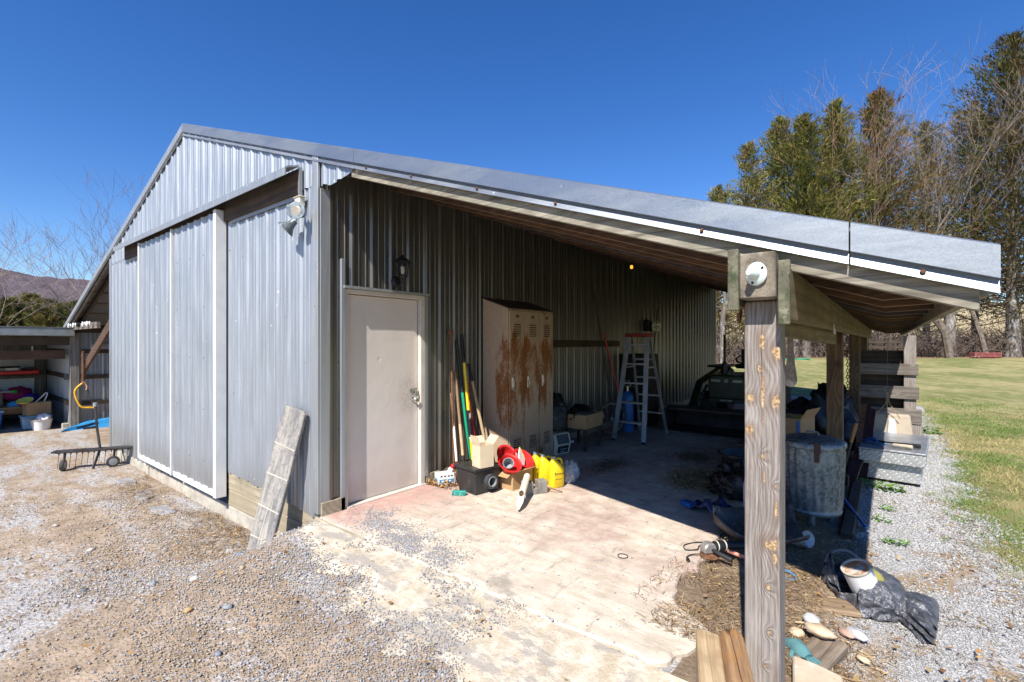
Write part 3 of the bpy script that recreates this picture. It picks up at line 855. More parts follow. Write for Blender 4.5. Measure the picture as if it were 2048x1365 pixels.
# roof deck boards under the metal
for k0 in range(9):
    x = .25 + k0 * .48
    k = MB(); slopebox(k, x, x + .09, .04, D, -.013, .016); k.build('purlin', m_raft, barn)
def zbeam(x): return zr(x) - .03 - .185
for nm, xa, xb in (('beam', 3.475, 3.515), ('beam', 3.668, 3.708)):
    zt = zbeam(xb) - .002
    k = MB(); k.bx(xa, xb, -.055, D, zt - .215, zt); k.build('beam', m_beam, barn, bevel=.004)
    e = MB(); e.bx(xa - .002, xb + .002, -.085, -.056, zt - .235, zt + .03); e.build('beam_end', m_beamend, barn, bevel=.004)
# the posts -----------------------------------------------------------------------
ptop = zbeam(3.6) - .165
p1 = MB(); p1.bx(3.522, 3.662, 0, .14, -.16, ptop); p1.build('post', m_post, barn, bevel=.010, seg=3)
bl = MB(); bl.bx(3.524, 3.660, -.10, .13, ptop + .002, zbeam(3.6) + .03); bl.build('post_block', MAT('post_block_wood', (.21, .175, .13), .95, var=.35, vscale=10, layers=(((.10, .085, .06), 8, (1, 1, 1), .48, .62), ((.33, .29, .22), 30, (1, 1, .4), .56, .70), ((.025, .018, .012), 22, (1, 1, .25), .63, .68)), bump=.9, bscale=50, bdist=.006), barn, bevel=.006)
for y in (3.60, 7.35, 11.0):
    p1 = MB(); p1.bx(3.522, 3.662, y, y + .14, -.2, zbeam(3.6) - .01); p1.build('post', m_post_in, barn, bevel=.006)
br = MB(); br.beam((3.59, .3, zbeam(3.6) - .24), (3.59, 3.6, zbeam(3.6) - .30), .04, .14); br.build('brace', m_beam, barn)
# girt: a dark board across the side wall, between the lockers and the ladder
gb = MB(); gb.bx(.022, .06, 3.0, 6.0, 1.49, 1.60); gb.build('wall_board', m_dark, barn, bevel=.003)
# sill timber along the open side
st_ = MB(); st_.bx(3.70, 3.80, 2.6, 9.5, -.2, -.03); st_.build('sill_timber', m_dark, barn, bevel=.01)
# left lean-to: rafters, eave, brace
for i in range(5):
    y = .16 + i * .61
    k = MB(); a, b2 = (-7.25, zr(-7.25) - .1), (-11.3, zr(-11.3) - .1)
    k.prism([(a[0], a[1] + .07), (b2[0], b2[1] + .07), (b2[0], b2[1] - .05), (a[0], a[1] - .05)], y, y + .04, ax=1); k.build('rafter', m_dark, barn)
for i in range(6):
    x = -7.9 - i * .62
    k = MB(); slopebox(k, x, x - .09, .03, 6, -.014, .04); k.build('purlin', m_grey_x, barn)
lb = MB(); slopebox(lb, -11.4, -7.2, -.002, .034, -.02, .17); lb.build('barge_board', m_grey_x, barn)
lw2 = MB(); corr(None, None, (-11.25, .2, 0), (-11.25, D, 0), (1, 0, 0), -.36, 1.9, None, .02, mb=lw2); lw2.build('lean_to_wall', m_wall, barn, fix=False)
for z in (.10, .73, 1.35):
    k = MB(); k.bx(-11.235, -11.19, .26, D, z - .05, z + .05); k.build('wall_board', m_dark, barn)
lp = MB(); lp.bx(-11.28, -11.12, .04, .2, -.6, 1.80); lp.build('post', WOOD('grey_side_post', (.12, .11, .10), (.36, .33, .29), 2, 20, crack=.4), barn, bevel=.008)
lbm = MB(); lbm.bx(-11.26, -11.14, .05, 8, 1.80, 1.99); lbm.build('beam', m_dark, barn)
ar = MB(); ar.beam((-10.4, .16, .95), (-7.25, .16, 2.25), .05, .2); ar.build('brace', m_raft, barn, bevel=.004)
bx_ = MB(); bx_.bx(-11.15, -8.6, .05, .11, 1.86, 1.99); bx_.build('tie_board', m_grey_x, barn)
ws_ = MB(); ws_.prism([(.0, -.055), (.30, -.062), (.74, -.05), (.75, -.033), (.35, -.035), (.0, -.03)], -.02, .004)
tag(ws_.build('wood_strip', m_skirt, bevel=.003), 'thin tan wooden strip let into the seam before the concrete floor', 'wood strip')
# ------------------------------------------------------------------ things along the side wall
def G(x, y): return float(gz(x, y))
def RM(axis, deg): return Matrix.Rotation(R(deg), 4, axis)
def TM(*p): return Matrix.Translation(p)

# flood light on the front wall
fl = thing('flood_light', 'two headed outdoor flood light on the front wall right of the door rail', 'flood light', (-.27, 0, 2.86))
k = MB(); k.bx(-.045, .05, -.075, -.022, -.03, .05); k.bx(-.06, .065, -.085, -.02, .05, .06); k.build('junction_box', m_cream_pl, fl, bevel=.004)
k = MB(); k.tube([(.01, -.05, -.03), (.03, -.07, -.08), (.05, -.075, -.13)], .014, 8); k.tube([(.02, -.06, -.08), (0, -.09, -.18)], .012, 8); k.build('arm', m_alu, fl)
def floodhead(M):
    k = MB(); k.lathe([(0, 0), (.028, 0), (.034, .04), (.05, .075), (.078, .11), (.082, .125), (.076, .125)], 20, M=M); h = k.build('lamp_head', m_galv, fl, smooth=True)
    k = MB(); k.lathe([(.0, .128), (.04, .126), (.074, .120)], 20, M=M); k.build('lens', MAT('flood_lens', (.42, .36, .27), .25, .3, var=.2), h, smooth=True)
def aim(loc, d): return TM(*loc) @ Vector(d).to_track_quat('Z', 'Y').to_matrix().to_4x4()
floodhead(aim((.07, -.06, -.12), (.55, -.75, .06)))
floodhead(aim((.0, -.09, -.17), (-.45, -.62, -.75)))

# carriage lantern over the door
la = thing('wall_lantern', 'black carriage lantern fixed to the side wall above the beige door', 'lantern', (.02, .82, 2.20))
k = MB(); k.lathe([(0, 0), (.055, 0), (.055, .012), (.03, .025), (0, .03)], 16, M=RM('Y', 90)); k.tube([(.02, 0, 0), (.06, 0, -.05), (.10, 0, -.04), (.115, 0, .02)], .010, 8)
k.build('bracket', m_black, la)
k = MB()
k.lathe([(.02, .02), (.045, .035), (.048, .05)], 6, c=(.115, 0, 0))
for a in range(6):
    c, s_ = math.cos(a * PI / 3), math.sin(a * PI / 3)
    k.beam((.115 + .047 * c, .047 * s_, .05), (.115 + .066 * c, .066 * s_, .185), .007, .007)
k.lathe([(.085, .185), (.085, .192), (.05, .225), (.02, .24), (.012, .26), (0, .265)], 6, c=(.115, 0, 0))
k.build('lantern_cage', m_black, la)
k = MB(); k.lathe([(.0, .06), (.02, .065), (.026, .10), (.02, .14), (0, .15)], 12, c=(.115, 0, 0)); k.build('bulb', MAT('frosted_bulb', (.6, .52, .42), .3), la, smooth=True)

# steel lockers ------------------------------------------------------------
t = NT('tan_locker_paint')
o = t.sep()
n = t.noise(t.map((1, 1, .30)), 8, 7, .74); n2 = t.noise(t.map(loc=(3, 3, 3)), 38, 5, .75); n0 = t.noise(t.map((2.2, 2.2, .35), loc=(4.4, 2.7, 1)), 1.6, 3)
base = t.mix(t.ramp(n2, .3, .7), (.40, .285, .19), (.49, .365, .255))
bn_ = t.math('ADD', o[2], t.math('MULTIPLY', t.math('SUBTRACT', t.noise(t.map((5, 5, 1), loc=(6, 1, 3)), 2.0, 4), .5), .9))
band = t.math('MULTIPLY', t.ramp(bn_, .45, 1.0), t.ramp(bn_, 1.78, 1.45))
front = t.math('MULTIPLY', t.ramp(o[0], .16, .44), t.ramp(o[1], 3.25, 2.75, .35, 1.0))
m = t.math('ADD', t.math('MULTIPLY', n, .62), t.math('MULTIPLY', n2, .38))
thr = t.math('ADD', m, t.math('MULTIPLY', t.math('MULTIPLY', band, front), .150))
thr = t.math('ADD', thr, t.math('MULTIPLY', t.ramp(n0, .35, .65), .09))
rust = t.ramp(thr, .60, .69)
low = t.math('MULTIPLY', t.ramp(o[2], .42, .15), t.ramp(n, .56, .62))
rust = t.math('MAXIMUM', rust, low)
rc = t.mix(t.ramp(n2, .35, .65), (.15, .05, .012), (.32, .125, .032))
col = t.mix(rust, base, rc)
t.bump(n2, .15, .004)
m_lock = t.fin(col, t.math('ADD', t.math('MULTIPLY', rust, .3), .45))
lk = thing('locker_bank', 'rusty tan steel locker bank of three tall doors with sloping top', 'locker', (0, 0, 0))
k = MB(); k.prism([(.05, .0), (.455, .0), (.455, 1.985), (.05, 2.125)], 2.14, 3.11, ax=1); k.build('locker_body', m_lock, lk, bevel=.004)
k = MB(); k.add([(.03, 2.125, 2.135), (.470, 2.125, 1.985), (.470, 3.125, 1.985), (.03, 3.125, 2.135), (.03, 2.125, 2.125), (.470, 2.125, 1.975), (.470, 3.125, 1.975), (.03, 3.125, 2.125)],
      [(0, 1, 2, 3), (7, 6, 5, 4), (0, 4, 5, 1), (1, 5, 6, 2), (2, 6, 7, 3), (3, 7, 4, 0)]); k.build('sloping_top', MAT('rusty_top', (.10, .055, .04), .8, .2, var=.4), lk)
for i, num in enumerate(('171', '172', '173')):
    y0 = 2.155 + i * .3175; y1 = y0 + .302
    k = MB(); k.bx(.456, .472, y0, y1, .10, 1.955); d = k.build('door', m_lock, lk, bevel=.004)
    yc = (y0 + y1) / 2
    for zz in (1.66, .25):
        k = MB()
        for j in range(6):
            k.box((.474, yc, zz + j * .028), (.012, .14, .012), (0, R(35), 0))
        k.build('vent', m_lock, d)
        k = MB()
        for j in range(6): k.bx(.4722, .4736, yc - .07, yc + .07, zz - .018 + j * .028, zz - .007 + j * .028)
        k.build('vent_slots', m_black, d)
    k = MB(); k.bx(.4722, .475, yc - .028, yc + .028, 1.872, 1.905); npl = k.build('number_plate', m_black, d)
    tx = text_mesh('number', num, .026, MAT('plate_brass', (.35, .29, .2), .5, .4), npl, (.4756, yc, 1.888), (PI / 2, 0, PI / 2))
    k = MB(); k.bx(.4722, .480, y0 + .035, y0 + .068, 1.00, 1.15); k.bx(.480, .498, y0 + .044, y0 + .060, 1.03, 1.10); k.bx(.480, .487, y0 + .042, y0 + .062, 1.10, 1.13)
    k.build('handle', m_chrome, d, bevel=.003)

# long handled tools leaning in the corner -----------------------------------
def tool(name, label, cat, a, b, segs, r=.016, group='long handled tools leaning by the lockers'):
    """a foot, b top; segs = [(t0,t1,material,part)]"""
    o = thing(name, label, cat, a, group=group)
    A = Vector((0, 0, 0)); B = Vector(b) - Vector(a)
    for (t0, t1, m, pn, rr) in segs:
        k = MB(); k.tube([A + B * t0, A + B * ((t0 + t1) / 2), A + B * t1], r * rr, 10); k.build(pn, m, o, smooth=True)
    return o, B
o, B = tool('digging_bar', 'tallest dark iron digging bar leaning beside the white box', 'digging bar', (.18, 1.52, .0), (.045, 1.59, 1.72), [(0, .97, m_rust, 'shaft', .85)])
k = MB(); k.cyl(B * .965, B, .028, 12); k.build('bar_head', m_rust, o)
o, B = tool('shovel', 'green handled shovel with a long black grip on top', 'shovel', (.24, 1.75, .0), (.045, 1.68, 1.59), [(.04, .62, m_green, 'handle', 1.1), (.62, 1.0, m_black, 'grip', 1.25)])
k = MB(); k.box((0, 0, .11), (.02, .17, .22), (0, R(-8), 0)); k.build('blade', m_dkiron, o, bevel=.006)
o, B = tool('pick_axe', 'yellow and black banded fibreglass tool handle leaning by the lockers', 'tool', (.33, 1.69, .0), (.045, 1.77, 1.66), [(.03, .28, m_yellow, 'handle', 1.1), (.28, .47, m_black, 'band', 1.15), (.47, .80, m_yellow, 'handle', 1.1), (.80, 1.0, m_black, 'grip', 1.25)])
k = MB(); k.bx(.0155, .0175, -.012, .012, -.05, .05); s_ = k.build('sticker', m_paper, o); s_.location = B * .42
o, B = tool('garden_hoe', 'pale wooden handle with a short black top nearest the lockers', 'tool', (.38, 1.94, .0), (.045, 1.89, 1.31), [(.03, .84, m_ash, 'handle', 1.15), (.84, 1.0, m_black, 'grip', 1.15)])
k = MB(); k.box((0, 0, .05), (.01, .15, .09), (0, R(-15), 0)); k.build('blade', m_dkiron, o)
o, B = tool('sledge_hammer', 'red and orange handle leaning between the yellow and pale handles', 'tool', (.36, 1.75, .0), (.045, 1.86, 1.07), [(.05, .62, m_red, 'handle', 1.1), (.62, 1.0, MAT('orange_handle', (.7, .12, .02), .4), 'grip', 1.15)])
k = MB(); k.box((0, 0, .04), (.06, .16, .07)); k.build('hammer_head', m_dkiron, o, bevel=.012)
o, B = tool('spade', 'half brown half pale wooden handle ending in a grey metal socket', 'spade', (.32, 1.55, .0), (.05, 1.66, 1.22), [(.22, .52, m_ash, 'handle', 1.1), (.52, 1.0, m_oldash, 'handle', 1.05), (.10, .24, m_dkiron, 'socket', 1.35)])
k = MB()
prof = [(-.085, .0), (-.09, .14), (-.06, .16), (0, .17), (.06, .16), (.09, .14), (.085, .0), (0, -.01)]
k.prism(prof, -.004, .004, ax=0, M=TM(0, 0, .01) @ RM('Y', -10)); k.build('blade', m_dkiron, o)
o, B = tool('leaf_rake', 'old rake with a white painted handle and splayed rusty tines', 'rake', (.29, 1.47, .0), (.045, 1.60, .98), [(.24, .62, m_whitepl, 'handle', .9), (.62, 1.0, m_oldash, 'handle', .9)])
for j in range(9):
    f = (j - 4) / 4.
    k = MB(); k.tube([B * .26, B * .18 + Vector((.015, .05 * f, 0)), Vector((.03, .10 * f, .03)), Vector((.045, .10 * f, .0))], .0035, 5); k.build('tine', m_rust, o)
# green push broom head
br_ = thing('push_broom', 'teal broom head with short dark bristles lying at the drain box', 'broom', (.52, 1.18, 0), rz=R(28))
k = MB(); k.bx(-.02, .13, -.022, .022, .025, .048); k.build('broom_block', m_teal, br_, bevel=.008)
k = MB()
for i in range(26):
    for j in range(4):
        x = -.015 + i * .0054; y = -.018 + j * .012
        k.beam((x, y, .032), (x + random.uniform(-.006, .006), y - .012 + random.uniform(-.008, .008), .003), .0045, .0045)
b_ = k.build('bristles', m_teal, br_); b_['kind'] = 'stuff'

# white box with blue bands, spray can in it
wb = thing('white_carton', 'low white carton with blue bands standing in brown leaves', 'carton', (.17, 1.385, .012), rz=R(62))
bw_, bd_, bh_ = .20, .15, .125
k = MB()
k.bx(-bw_ / 2, bw_ / 2, -bd_ / 2, bd_ / 2, 0, .004)
k.bx(-bw_ / 2, bw_ / 2, -bd_ / 2, -bd_ / 2 + .004, .004, bh_); k.bx(-bw_ / 2, bw_ / 2, bd_ / 2 - .004, bd_ / 2, .004, bh_ * .9)
k.bx(-bw_ / 2, -bw_ / 2 + .004, -bd_ / 2 + .004, bd_ / 2 - .004, .004, bh_ * .95); k.bx(bw_ / 2 - .004, bw_ / 2, -bd_ / 2 + .004, bd_ / 2 - .004, .004, bh_ * .8)
k.build('carton_body', m_paper, wb)
k = MB(); k.bx(-.085, .085, -bd_ / 2 - .001, -bd_ / 2, .02, .06); k.build('printed_band', m_bluepr, wb)
k = MB(); k.bx(-bw_ / 2 - .001, -bw_ / 2, -.06, .055, .02, .06); k.build('printed_band', m_bluepr, wb)
k = MB()
for x in (-.06, -.02, .02, .055): k.bx(x - .012, x + .010, -bd_ / 2 - .001, -bd_ / 2, .085, .10)
k.build('printed_mark', m_blacktxt, wb)
k = MB()
for x in (-.05, -.01, .03): k.bx(x - .012, x + .012, -bd_ / 2 - .002, -bd_ / 2 - .001, .032, .048)
k.build('printed_mark', m_whitetxt, wb)
sp = thing('spray_can', 'white and yellow aerosol can with a red cap tilted in the white carton', 'spray can', (.19, 1.37, .05), rot=(R(-18), R(22), 0))
k = MB(); k.lathe([(0, 0), (.028, 0), (.03, .004), (.03, .14), (.022, .152), (0, .153)], 18); k.build('can_body', m_paper, sp, smooth=True)
k = MB(); k.lathe([(.0305, .012), (.0305, .07)], 18, cap=False); k.build('label_band', m_yellow, sp, smooth=True)
k = MB(); k.lathe([(.023, .150), (.025, .155), (.024, .19), (0, .192)], 16); k.build('cap', m_red, sp, smooth=True)

# black drain box with a pipe socket
db = thing('drain_box', 'black plastic drain box with a round pipe socket in its side', 'drain box', (.60, 1.46, .0), rz=R(-9))
k = MB()
def taper(m, w0, d0, w1, d1, z0, z1):
    m.add([(-w0, -d0, z0), (w0, -d0, z0), (w0, d0, z0), (-w0, d0, z0), (-w1, -d1, z1), (w1, -d1, z1), (w1, d1, z1), (-w1, d1, z1)],
          [(0, 3, 2, 1), (4, 5, 6, 7), (0, 1, 5, 4), (1, 2, 6, 5), (2, 3, 7, 6), (3, 0, 4, 7)])
taper(k, .145, .155, .165, .18, 0, .245); k.build('box_body', m_blackpl, db, bevel=.01)
k = MB(); k.bx(-.18, .18, -.195, .195, .245, .275); k.build('lid_rim', m_blackpl, db, bevel=.006)
M = TM(.14, .02, .125) @ RM('Y', 90)
k = MB(); k.lathe([(.085, 0), (.085, .012), (.074, .014), (.074, .07), (.062, .07), (.062, .0), (0, -.0)], 28, M=M); k.build('pipe_socket', MAT('grey_black_plastic', (.06, .06, .065), .35), db, smooth=True)
k = MB(); k.lathe([(.055, .01), (.055, .075), (.047, .075), (.047, .012), (0, .012)], 28, M=M); k.build('socket_ring', m_grey, db, smooth=True)

# open pale carton on the drain box
pc = thing('open_carton', 'pale open cardboard carton with flaps up on the black drain box', 'carton', (.70, 1.42, .276), rz=R(-14))
def openbox(o, w, d, h, m, flaps, th=.004):
    k = MB()
    k.bx(-w / 2, w / 2, -d / 2, d / 2, 0, th); k.bx(-w / 2, w / 2, -d / 2, -d / 2 + th, th, h); k.bx(-w / 2, w / 2, d / 2 - th, d / 2, th, h)
    k.bx(-w / 2, -w / 2 + th, -d / 2 + th, d / 2 - th, th, h); k.bx(w / 2 - th, w / 2, -d / 2 + th, d / 2 - th, th, h)
    k.build('carton_body', m, o)
    for (side, L, a) in flaps:
        k = MB(); M = RM('Z', {'+x': 0, '+y': 90, '-x': 180, '-y': 270}[side])
        hw = (d if side[1] == 'x' else w) / 2; ed = (w if side[1] == 'x' else d) / 2
        k.box((L / 2, 0, 0), (L, hw * 1.96, th), M=M @ TM(ed, 0, h) @ RM('Y', a)); k.build('flap', m, o)
openbox(pc, .15, .17, .23, m_cardpale, [('+y', .10, -50), ('-y', .10, -75), ('-x', .09, -40)])

# brown carton with red scoops
bc = thing('brown_carton', 'brown cardboard box below the red plastic bowls', 'carton', (.78, 1.82, .0), rz=R(-4))
openbox(bc, .30, .32, .20, m_card, [('+x', .07, -10), ('-y', .10, 30)])
def bowl(name, label, loc, rot, s=1.0):
    o = thing(name, label, 'bowl', loc, rot=rot, group='red plastic bowls in the brown box')
    k = MB(); k.lathe([(0, 0), (.05 * s, .004), (.088 * s, .05), (.105 * s, .11), (.125 * s, .118), (.127 * s, .112), (.112 * s, .105), (.094 * s, .05), (.054 * s, .012), (0, .008)], 26, sy=.85)
    k.build('shell', m_red, o, smooth=True)
    return o
bowl('red_bowl', 'red plastic bowl holding the orange cup', (.81, 1.70, .19), (R(16), R(28), 0), 1.15)
bowl('red_bowl', 'red plastic bowl below the white paper fan', (.80, 1.92, .20), (R(8), R(36), 0), 1.1)
bowl('red_bowl', 'rearmost red plastic bowl against the rusty lockers', (.66, 1.82, .25), (R(20), R(48), 0), 1.1)
oc = thing('orange_cup', 'orange cup with a grey inside lying in a red bowl', 'cup', (.83, 1.68, .235), rot=(R(38), R(42), 0))
k = MB(); k.lathe([(0, 0), (.042, 0), (.055, .105), (.058, .108)], 22, cap=False); k.build('cup_body', m_orange, oc, smooth=True)
k = MB(); k.lathe([(0, .008), (.039, .008), (.053, .106), (.059, .109), (.061, .104)], 22, cap=False); k.build('cup_lining', m_grey, oc, smooth=True)
wf = thing('white_scoop', 'white fan shaped scoop with a lime green edge in a red bowl', 'scoop', (.86, 1.90, .24), rot=(R(15), R(-20), R(12)))
k = MB(); k.prism([(-.10, -.0), (-.06, -.03), (0, -.035), (.055, -.01), (.075, .05), (.07, .15), (.0, .12), (-.06, .06)], -.006, .006, ax=0); k.build('scoop_blade', m_whitepl, wf, bevel=.004)
k = MB(); k.tube([(0, .066, .0), (0, .08, .05), (0, .074, .155)], .007, 8); k.build('edge', MAT('lime_edge', (.55, .75, .03), .4), wf)

# yellow antifreeze jugs
def jug(loc, rz, label, lab=True):
    o = thing('antifreeze_jug', label, 'jug', loc, rz=rz, group='yellow jugs by the lockers')
    k = MB()
    def ring(w, d, z, n=20):
        pts = []
        for i in range(n):
            a = 2 * PI * i / n; c, s_ = math.cos(a), math.sin(a); p = 4.0
            rr = (abs(c / w) ** p + abs(s_ / d) ** p) ** (-1 / p)
            pts.append((rr * c, rr * s_, z))
        return pts
    rings = [ring(.045, .066, .0), ring(.052, .075, .01), ring(.052, .075, .17), ring(.051, .072, .19), ring(.046, .050, .225), ring(.03, .034, .252), ring(.021, .022, .262), ring(.020, .021, .275)]
    # shoulder leans to the spout side
    vs = []; n = 20
    for q, rg in enumerate(rings):
        sh = [0, 0, 0, 0, -.015, -.028, -.034, -.034][q]
        vs += [(x, y + sh, z) for x, y, z in rg]
    fs = [tuple(range(n))[::-1]] + [(i * n + j, i * n + (j + 1) % n, (i + 1) * n + (j + 1) % n, (i + 1) * n + j) for i in range(len(rings) - 1) for j in range(n)] + [tuple((len(rings) - 1) * n + j for j in range(n))]
    k.add(vs, fs); k.build('jug_body', m_yellow, o, smooth=True); o.scale = (1.1, 1.1, 1.12)
    k = MB(); k.tube([(0, -.02, .258), (0, .02, .272), (0, .05, .262), (0, .066, .23), (0, .066, .18)], .0125, 10); k.build('handle', m_yellow, o, smooth=True)
    k = MB(); k.lathe([(.023, .272), (.023, .296), (.02, .299), (0, .299)], 14, c=(0, -.034, 0)); k.build('cap', m_grey, o, smooth=True)
    if lab:
        text_mesh('label_lettering', 'Prestone', .036, m_blacktxt, o, (.0524, .0, .135), (PI / 2, 0, PI / 2), sx=.88)
        text_mesh('label_lettering', 'Dex-Cool', .018, m_blacktxt, o, (.0524, -.01, .085), (PI / 2, 0, PI / 2))
        k = MB(); k.bx(.0522, .0528, -.045, .045, .109, .113); k.bx(.0522, .0528, -.05, .05, .05, .053); k.build('label_stripe', m_orange, o)
    return o
jug((1.19, 2.07, 0), R(-20), 'yellow jug nearest the clear bag, its black lettering turned outward')
jug((1.05, 2.075, 0), R(-32), 'yellow jug in the middle with its plain narrow side outward', False)
jug((.92, 2.11, 0), R(-20), 'yellow jug partly hidden behind the middle one beside the brown carton')

# clear plastic bag
def blob(name, mat, parent, c, rad, seed, amp=.25, n=26, m=16, fl=.0, sharp=5, smooth=True):
    V = []
    for i in range(m + 1):
        th = PI * i / m
        for j in range(n):
            ph = 2 * PI * j / n
            d = np.array([math.sin(th) * math.cos(ph), math.sin(th) * math.sin(ph), math.cos(th)])
            q = 1 + amp * (fbm(d[0] * sharp + seed + d[2] * 3, d[1] * sharp + seed * 2 - d[2] * 2, 3) - .5) * 2
            p = d * np.array(rad) * q
            V.append((c[0] + p[0], c[1] + p[1], max(c[2] + p[2], fl)))
    F = [(i * n + j, i * n + (j + 1) % n, (i + 1) * n + (j + 1) % n, (i + 1) * n + j) for i in range(m) for j in range(n)]
    return np_mesh(name, V, F, mat, parent, smooth=smooth)
m_clear = MAT('clear_plastic_film', (.72, .73, .74), .28, 0, var=.1, trans=.35, layers=(((.45, .46, .5), 9, (1, 1, 1), .5, .7),), bump=.8, bscale=18, bdist=.02)
pb = thing('plastic_bag', 'crumpled clear plastic bag at the edge of the roof shadow', 'bag', (1.19, 2.33, 0))
blob('bag_film', m_clear, pb, (0, 0, .085), (.10, .13, .13), 3.3, .4, 40, 26)

# concrete block, pipe and twig
bk = thing('concrete_block', 'small grey concrete block propping up the cut pipe', 'block', (1.13, 1.74, 0), rz=R(-30))
k = MB(); k.bx(-.055, .055, -.13, -.03, 0, .13); k.bx(-.055, .055, .03, .13, 0, .13); k.bx(-.055, .055, -.03, .03, 0, .06); k.build('block_body', MAT('grey_block', (.23, .21, .18), .9, var=.25, bump=.5, bscale=60), bk, bevel=.006)
pp = thing('plastic_pipe', 'cream plastic pipe with a slanted cut end leaning on the block', 'pipe', (1.35, 1.18, .02))
A = Vector((0, 0, 0)); Bv = Vector((1.10, 1.66, .155)) - Vector((1.35, 1.18, .02)); L = Bv.length
Mq = Bv.to_track_quat('X', 'Z').to_matrix().to_4x4()
k = MB(); n = 20; vs = []; stn = [0.0, .03, .06, .10, .13, .20, .3, L]
for x in stn:
    cut = min(1.0, .12 + x / .26)     # how much of the wall remains above
    for j in range(n):
        a = 2 * PI * j / n
        zz = .034 * math.sin(a)
        top = -.034 + .068 * cut
        yy = .034 * math.cos(a) * min(1, .30 + x / .13)
        if zz > top:
            zz = top
        vs.append((x, yy, zz + .034))
fs = [(i * n + j, i * n + (j + 1) % n, (i + 1) * n + (j + 1) % n, (i + 1) * n + j) for i in range(len(stn) - 1) for j in range(n)]
fs += [tuple((len(stn) - 1) * n + j for j in range(n))]
k.add(vs, fs, Mq); k.build('pipe_wall', m_cream_pl, pp, smooth=True)
k = MB(); k.lathe([(0, .0), (.022, .0)], 14, M=Mq @ TM(.185, 0, .0655) @ RM('Y', -15) @ Matrix.Diagonal((1.7, 1, 1, 1))); k.build('cut_hole', MAT('pipe_inside', (.16, .10, .05), .8), pp)
k = MB(); k.tube([(1.20, 1.80, .07), (1.36, 1.92, .01)], .005, 6); tag(k.build('twig', m_rust), 'thin brown rod leaning out beside the concrete block', 'rod')

# pet carrier
pt = thing('pet_carrier', 'beige pet carrier with a dark grille door beside the lockers', 'pet carrier', (.33, 3.36, 0), rz=R(-12))
k = MB()
k.prism([(-.17, 0), (.13, 0), (.17, .16), (.13, .30), (-.17, .30)], -.16, .16, ax=1); k.build('carrier_body', m_cream_pl, pt, bevel=.015)
k = MB(); k.box((.158, 0, .225), (.012, .22, .13), (0, R(16 * -1), 0)); k.build('grille_door', MAT('dark_grille', (.07, .07, .08), .5), pt)
k = MB(); k.box((.158, 0, .085), (.008, .2, .10), (0, R(14), 0)); sg = k.build('sign_panel', m_blacktxt, pt)
text_mesh('lettering', 'CLASS', .05, m_whitetxt, sg, (.164, 0, .10), (R(76), 0, PI / 2))
text_mesh('lettering', 'ANIMALS', .026, m_whitetxt, sg, (.157, 0, .06), (R(76), 0, PI / 2))
k = MB(); k.cyl((.165, .17, .17), (.185, .18, .17), .016, 10); k.build('latch', m_whitepl, pt)

# small stand with cardboard tray and black bag
sd_ = thing('stand', 'low dark stand under the wide cardboard tray', 'stand', (.42, 3.95, 0))
k = MB(); k.bx(-.22, .22, -.26, .26, .30, .325); k.build('stand_top', m_dark, sd_)
for x, y in ((-.18, -.22), (.18, -.22), (-.18, .22), (.18, .22)):
    k = MB(); k.bx(x - .02, x + .02, y - .02, y + .02, 0, .30); k.build('leg', m_dark, sd_)
tr_ = thing('cardboard_tray', 'wide brown cardboard tray on the low stand behind the lockers', 'carton', (.44, 3.92, .326), rz=R(3))
openbox(tr_, .42, .54, .20, m_card, [('+x', .10, 70)])
m_bag = MAT('black_bin_bag', (.012, .012, .013), .32, var=.4, bump=.9, bscale=16, bdist=.02)
bb = thing('black_bag', 'black bin bag bulging out of the cardboard tray', 'bag', (.44, 3.9, .36)); blob('bag_film', m_bag, bb, (0, 0, .12), (.19, .25, .16), 8.1, .25)
bb2 = thing('black_bag', 'dark sack slumped against the wall between lockers and cardboard tray', 'bag', (.22, 3.55, .0)); blob('bag_film', m_bag, bb2, (0, 0, .38), (.17, .2, .42), 5.1, .25)

# step ladder --------------------------------------------------------------------
m_ldr = MAT('dull_aluminium', (.36, .37, .39), .5, .6, var=.15)
ld = thing('step_ladder', 'aluminium step ladder with a red top standing open in the shade', 'ladder', (.83, 5.1, 0))
fr_ = [Vector((-.25, -.40, 0)), Vector((.25, -.40, 0))]; ft = [Vector((-.16, -.06, 1.66)), Vector((.16, -.06, 1.66))]
bkf = [Vector((-.24, .60, 0)), Vector((.24, .60, 0))]; bkt = [Vector((-.15, .06, 1.66)), Vector((.15, .06, 1.66))]
for i in range(2):
    k = MB(); k.beam(fr_[i] + Vector((0, 0, .02)), ft[i], .03, .07, up=(1, 0, 0)); k.build('front_rail', m_ldr, ld)
    k = MB(); k.beam(bkf[i] + Vector((0, 0, .02)), bkt[i], .022, .04, up=(1, 0, 0)); k.build('rear_rail', m_ldr, ld)
    k = MB(); k.box(fr_[i] + Vector((0, 0, .016)), (.05, .09, .03)); k.build('foot', m_black, ld)
    k = MB(); k.beam(ft[i].lerp(fr_[i], .30) , bkt[i].lerp(bkf[i], .30), .004, .022); k.build('spreader', m_ldr, ld)
for s_ in range(1, 6):
    f = s_ * .305 / 1.66
    a, b2 = fr_[0].lerp(ft[0], f), fr_[1].lerp(ft[1], f)
    k = MB(); k.box((a + b2) / 2, ((b2 - a).length, .085, .025)); k.build('step', m_ldr, ld)
    if s_ < 5:
        a, b2 = bkf[0].lerp(bkt[0], f + .04), bkf[1].lerp(bkt[1], f + .04)
        k = MB(); k.beam(a, b2, .02, .03); k.build('cross_bar', m_ldr, ld)
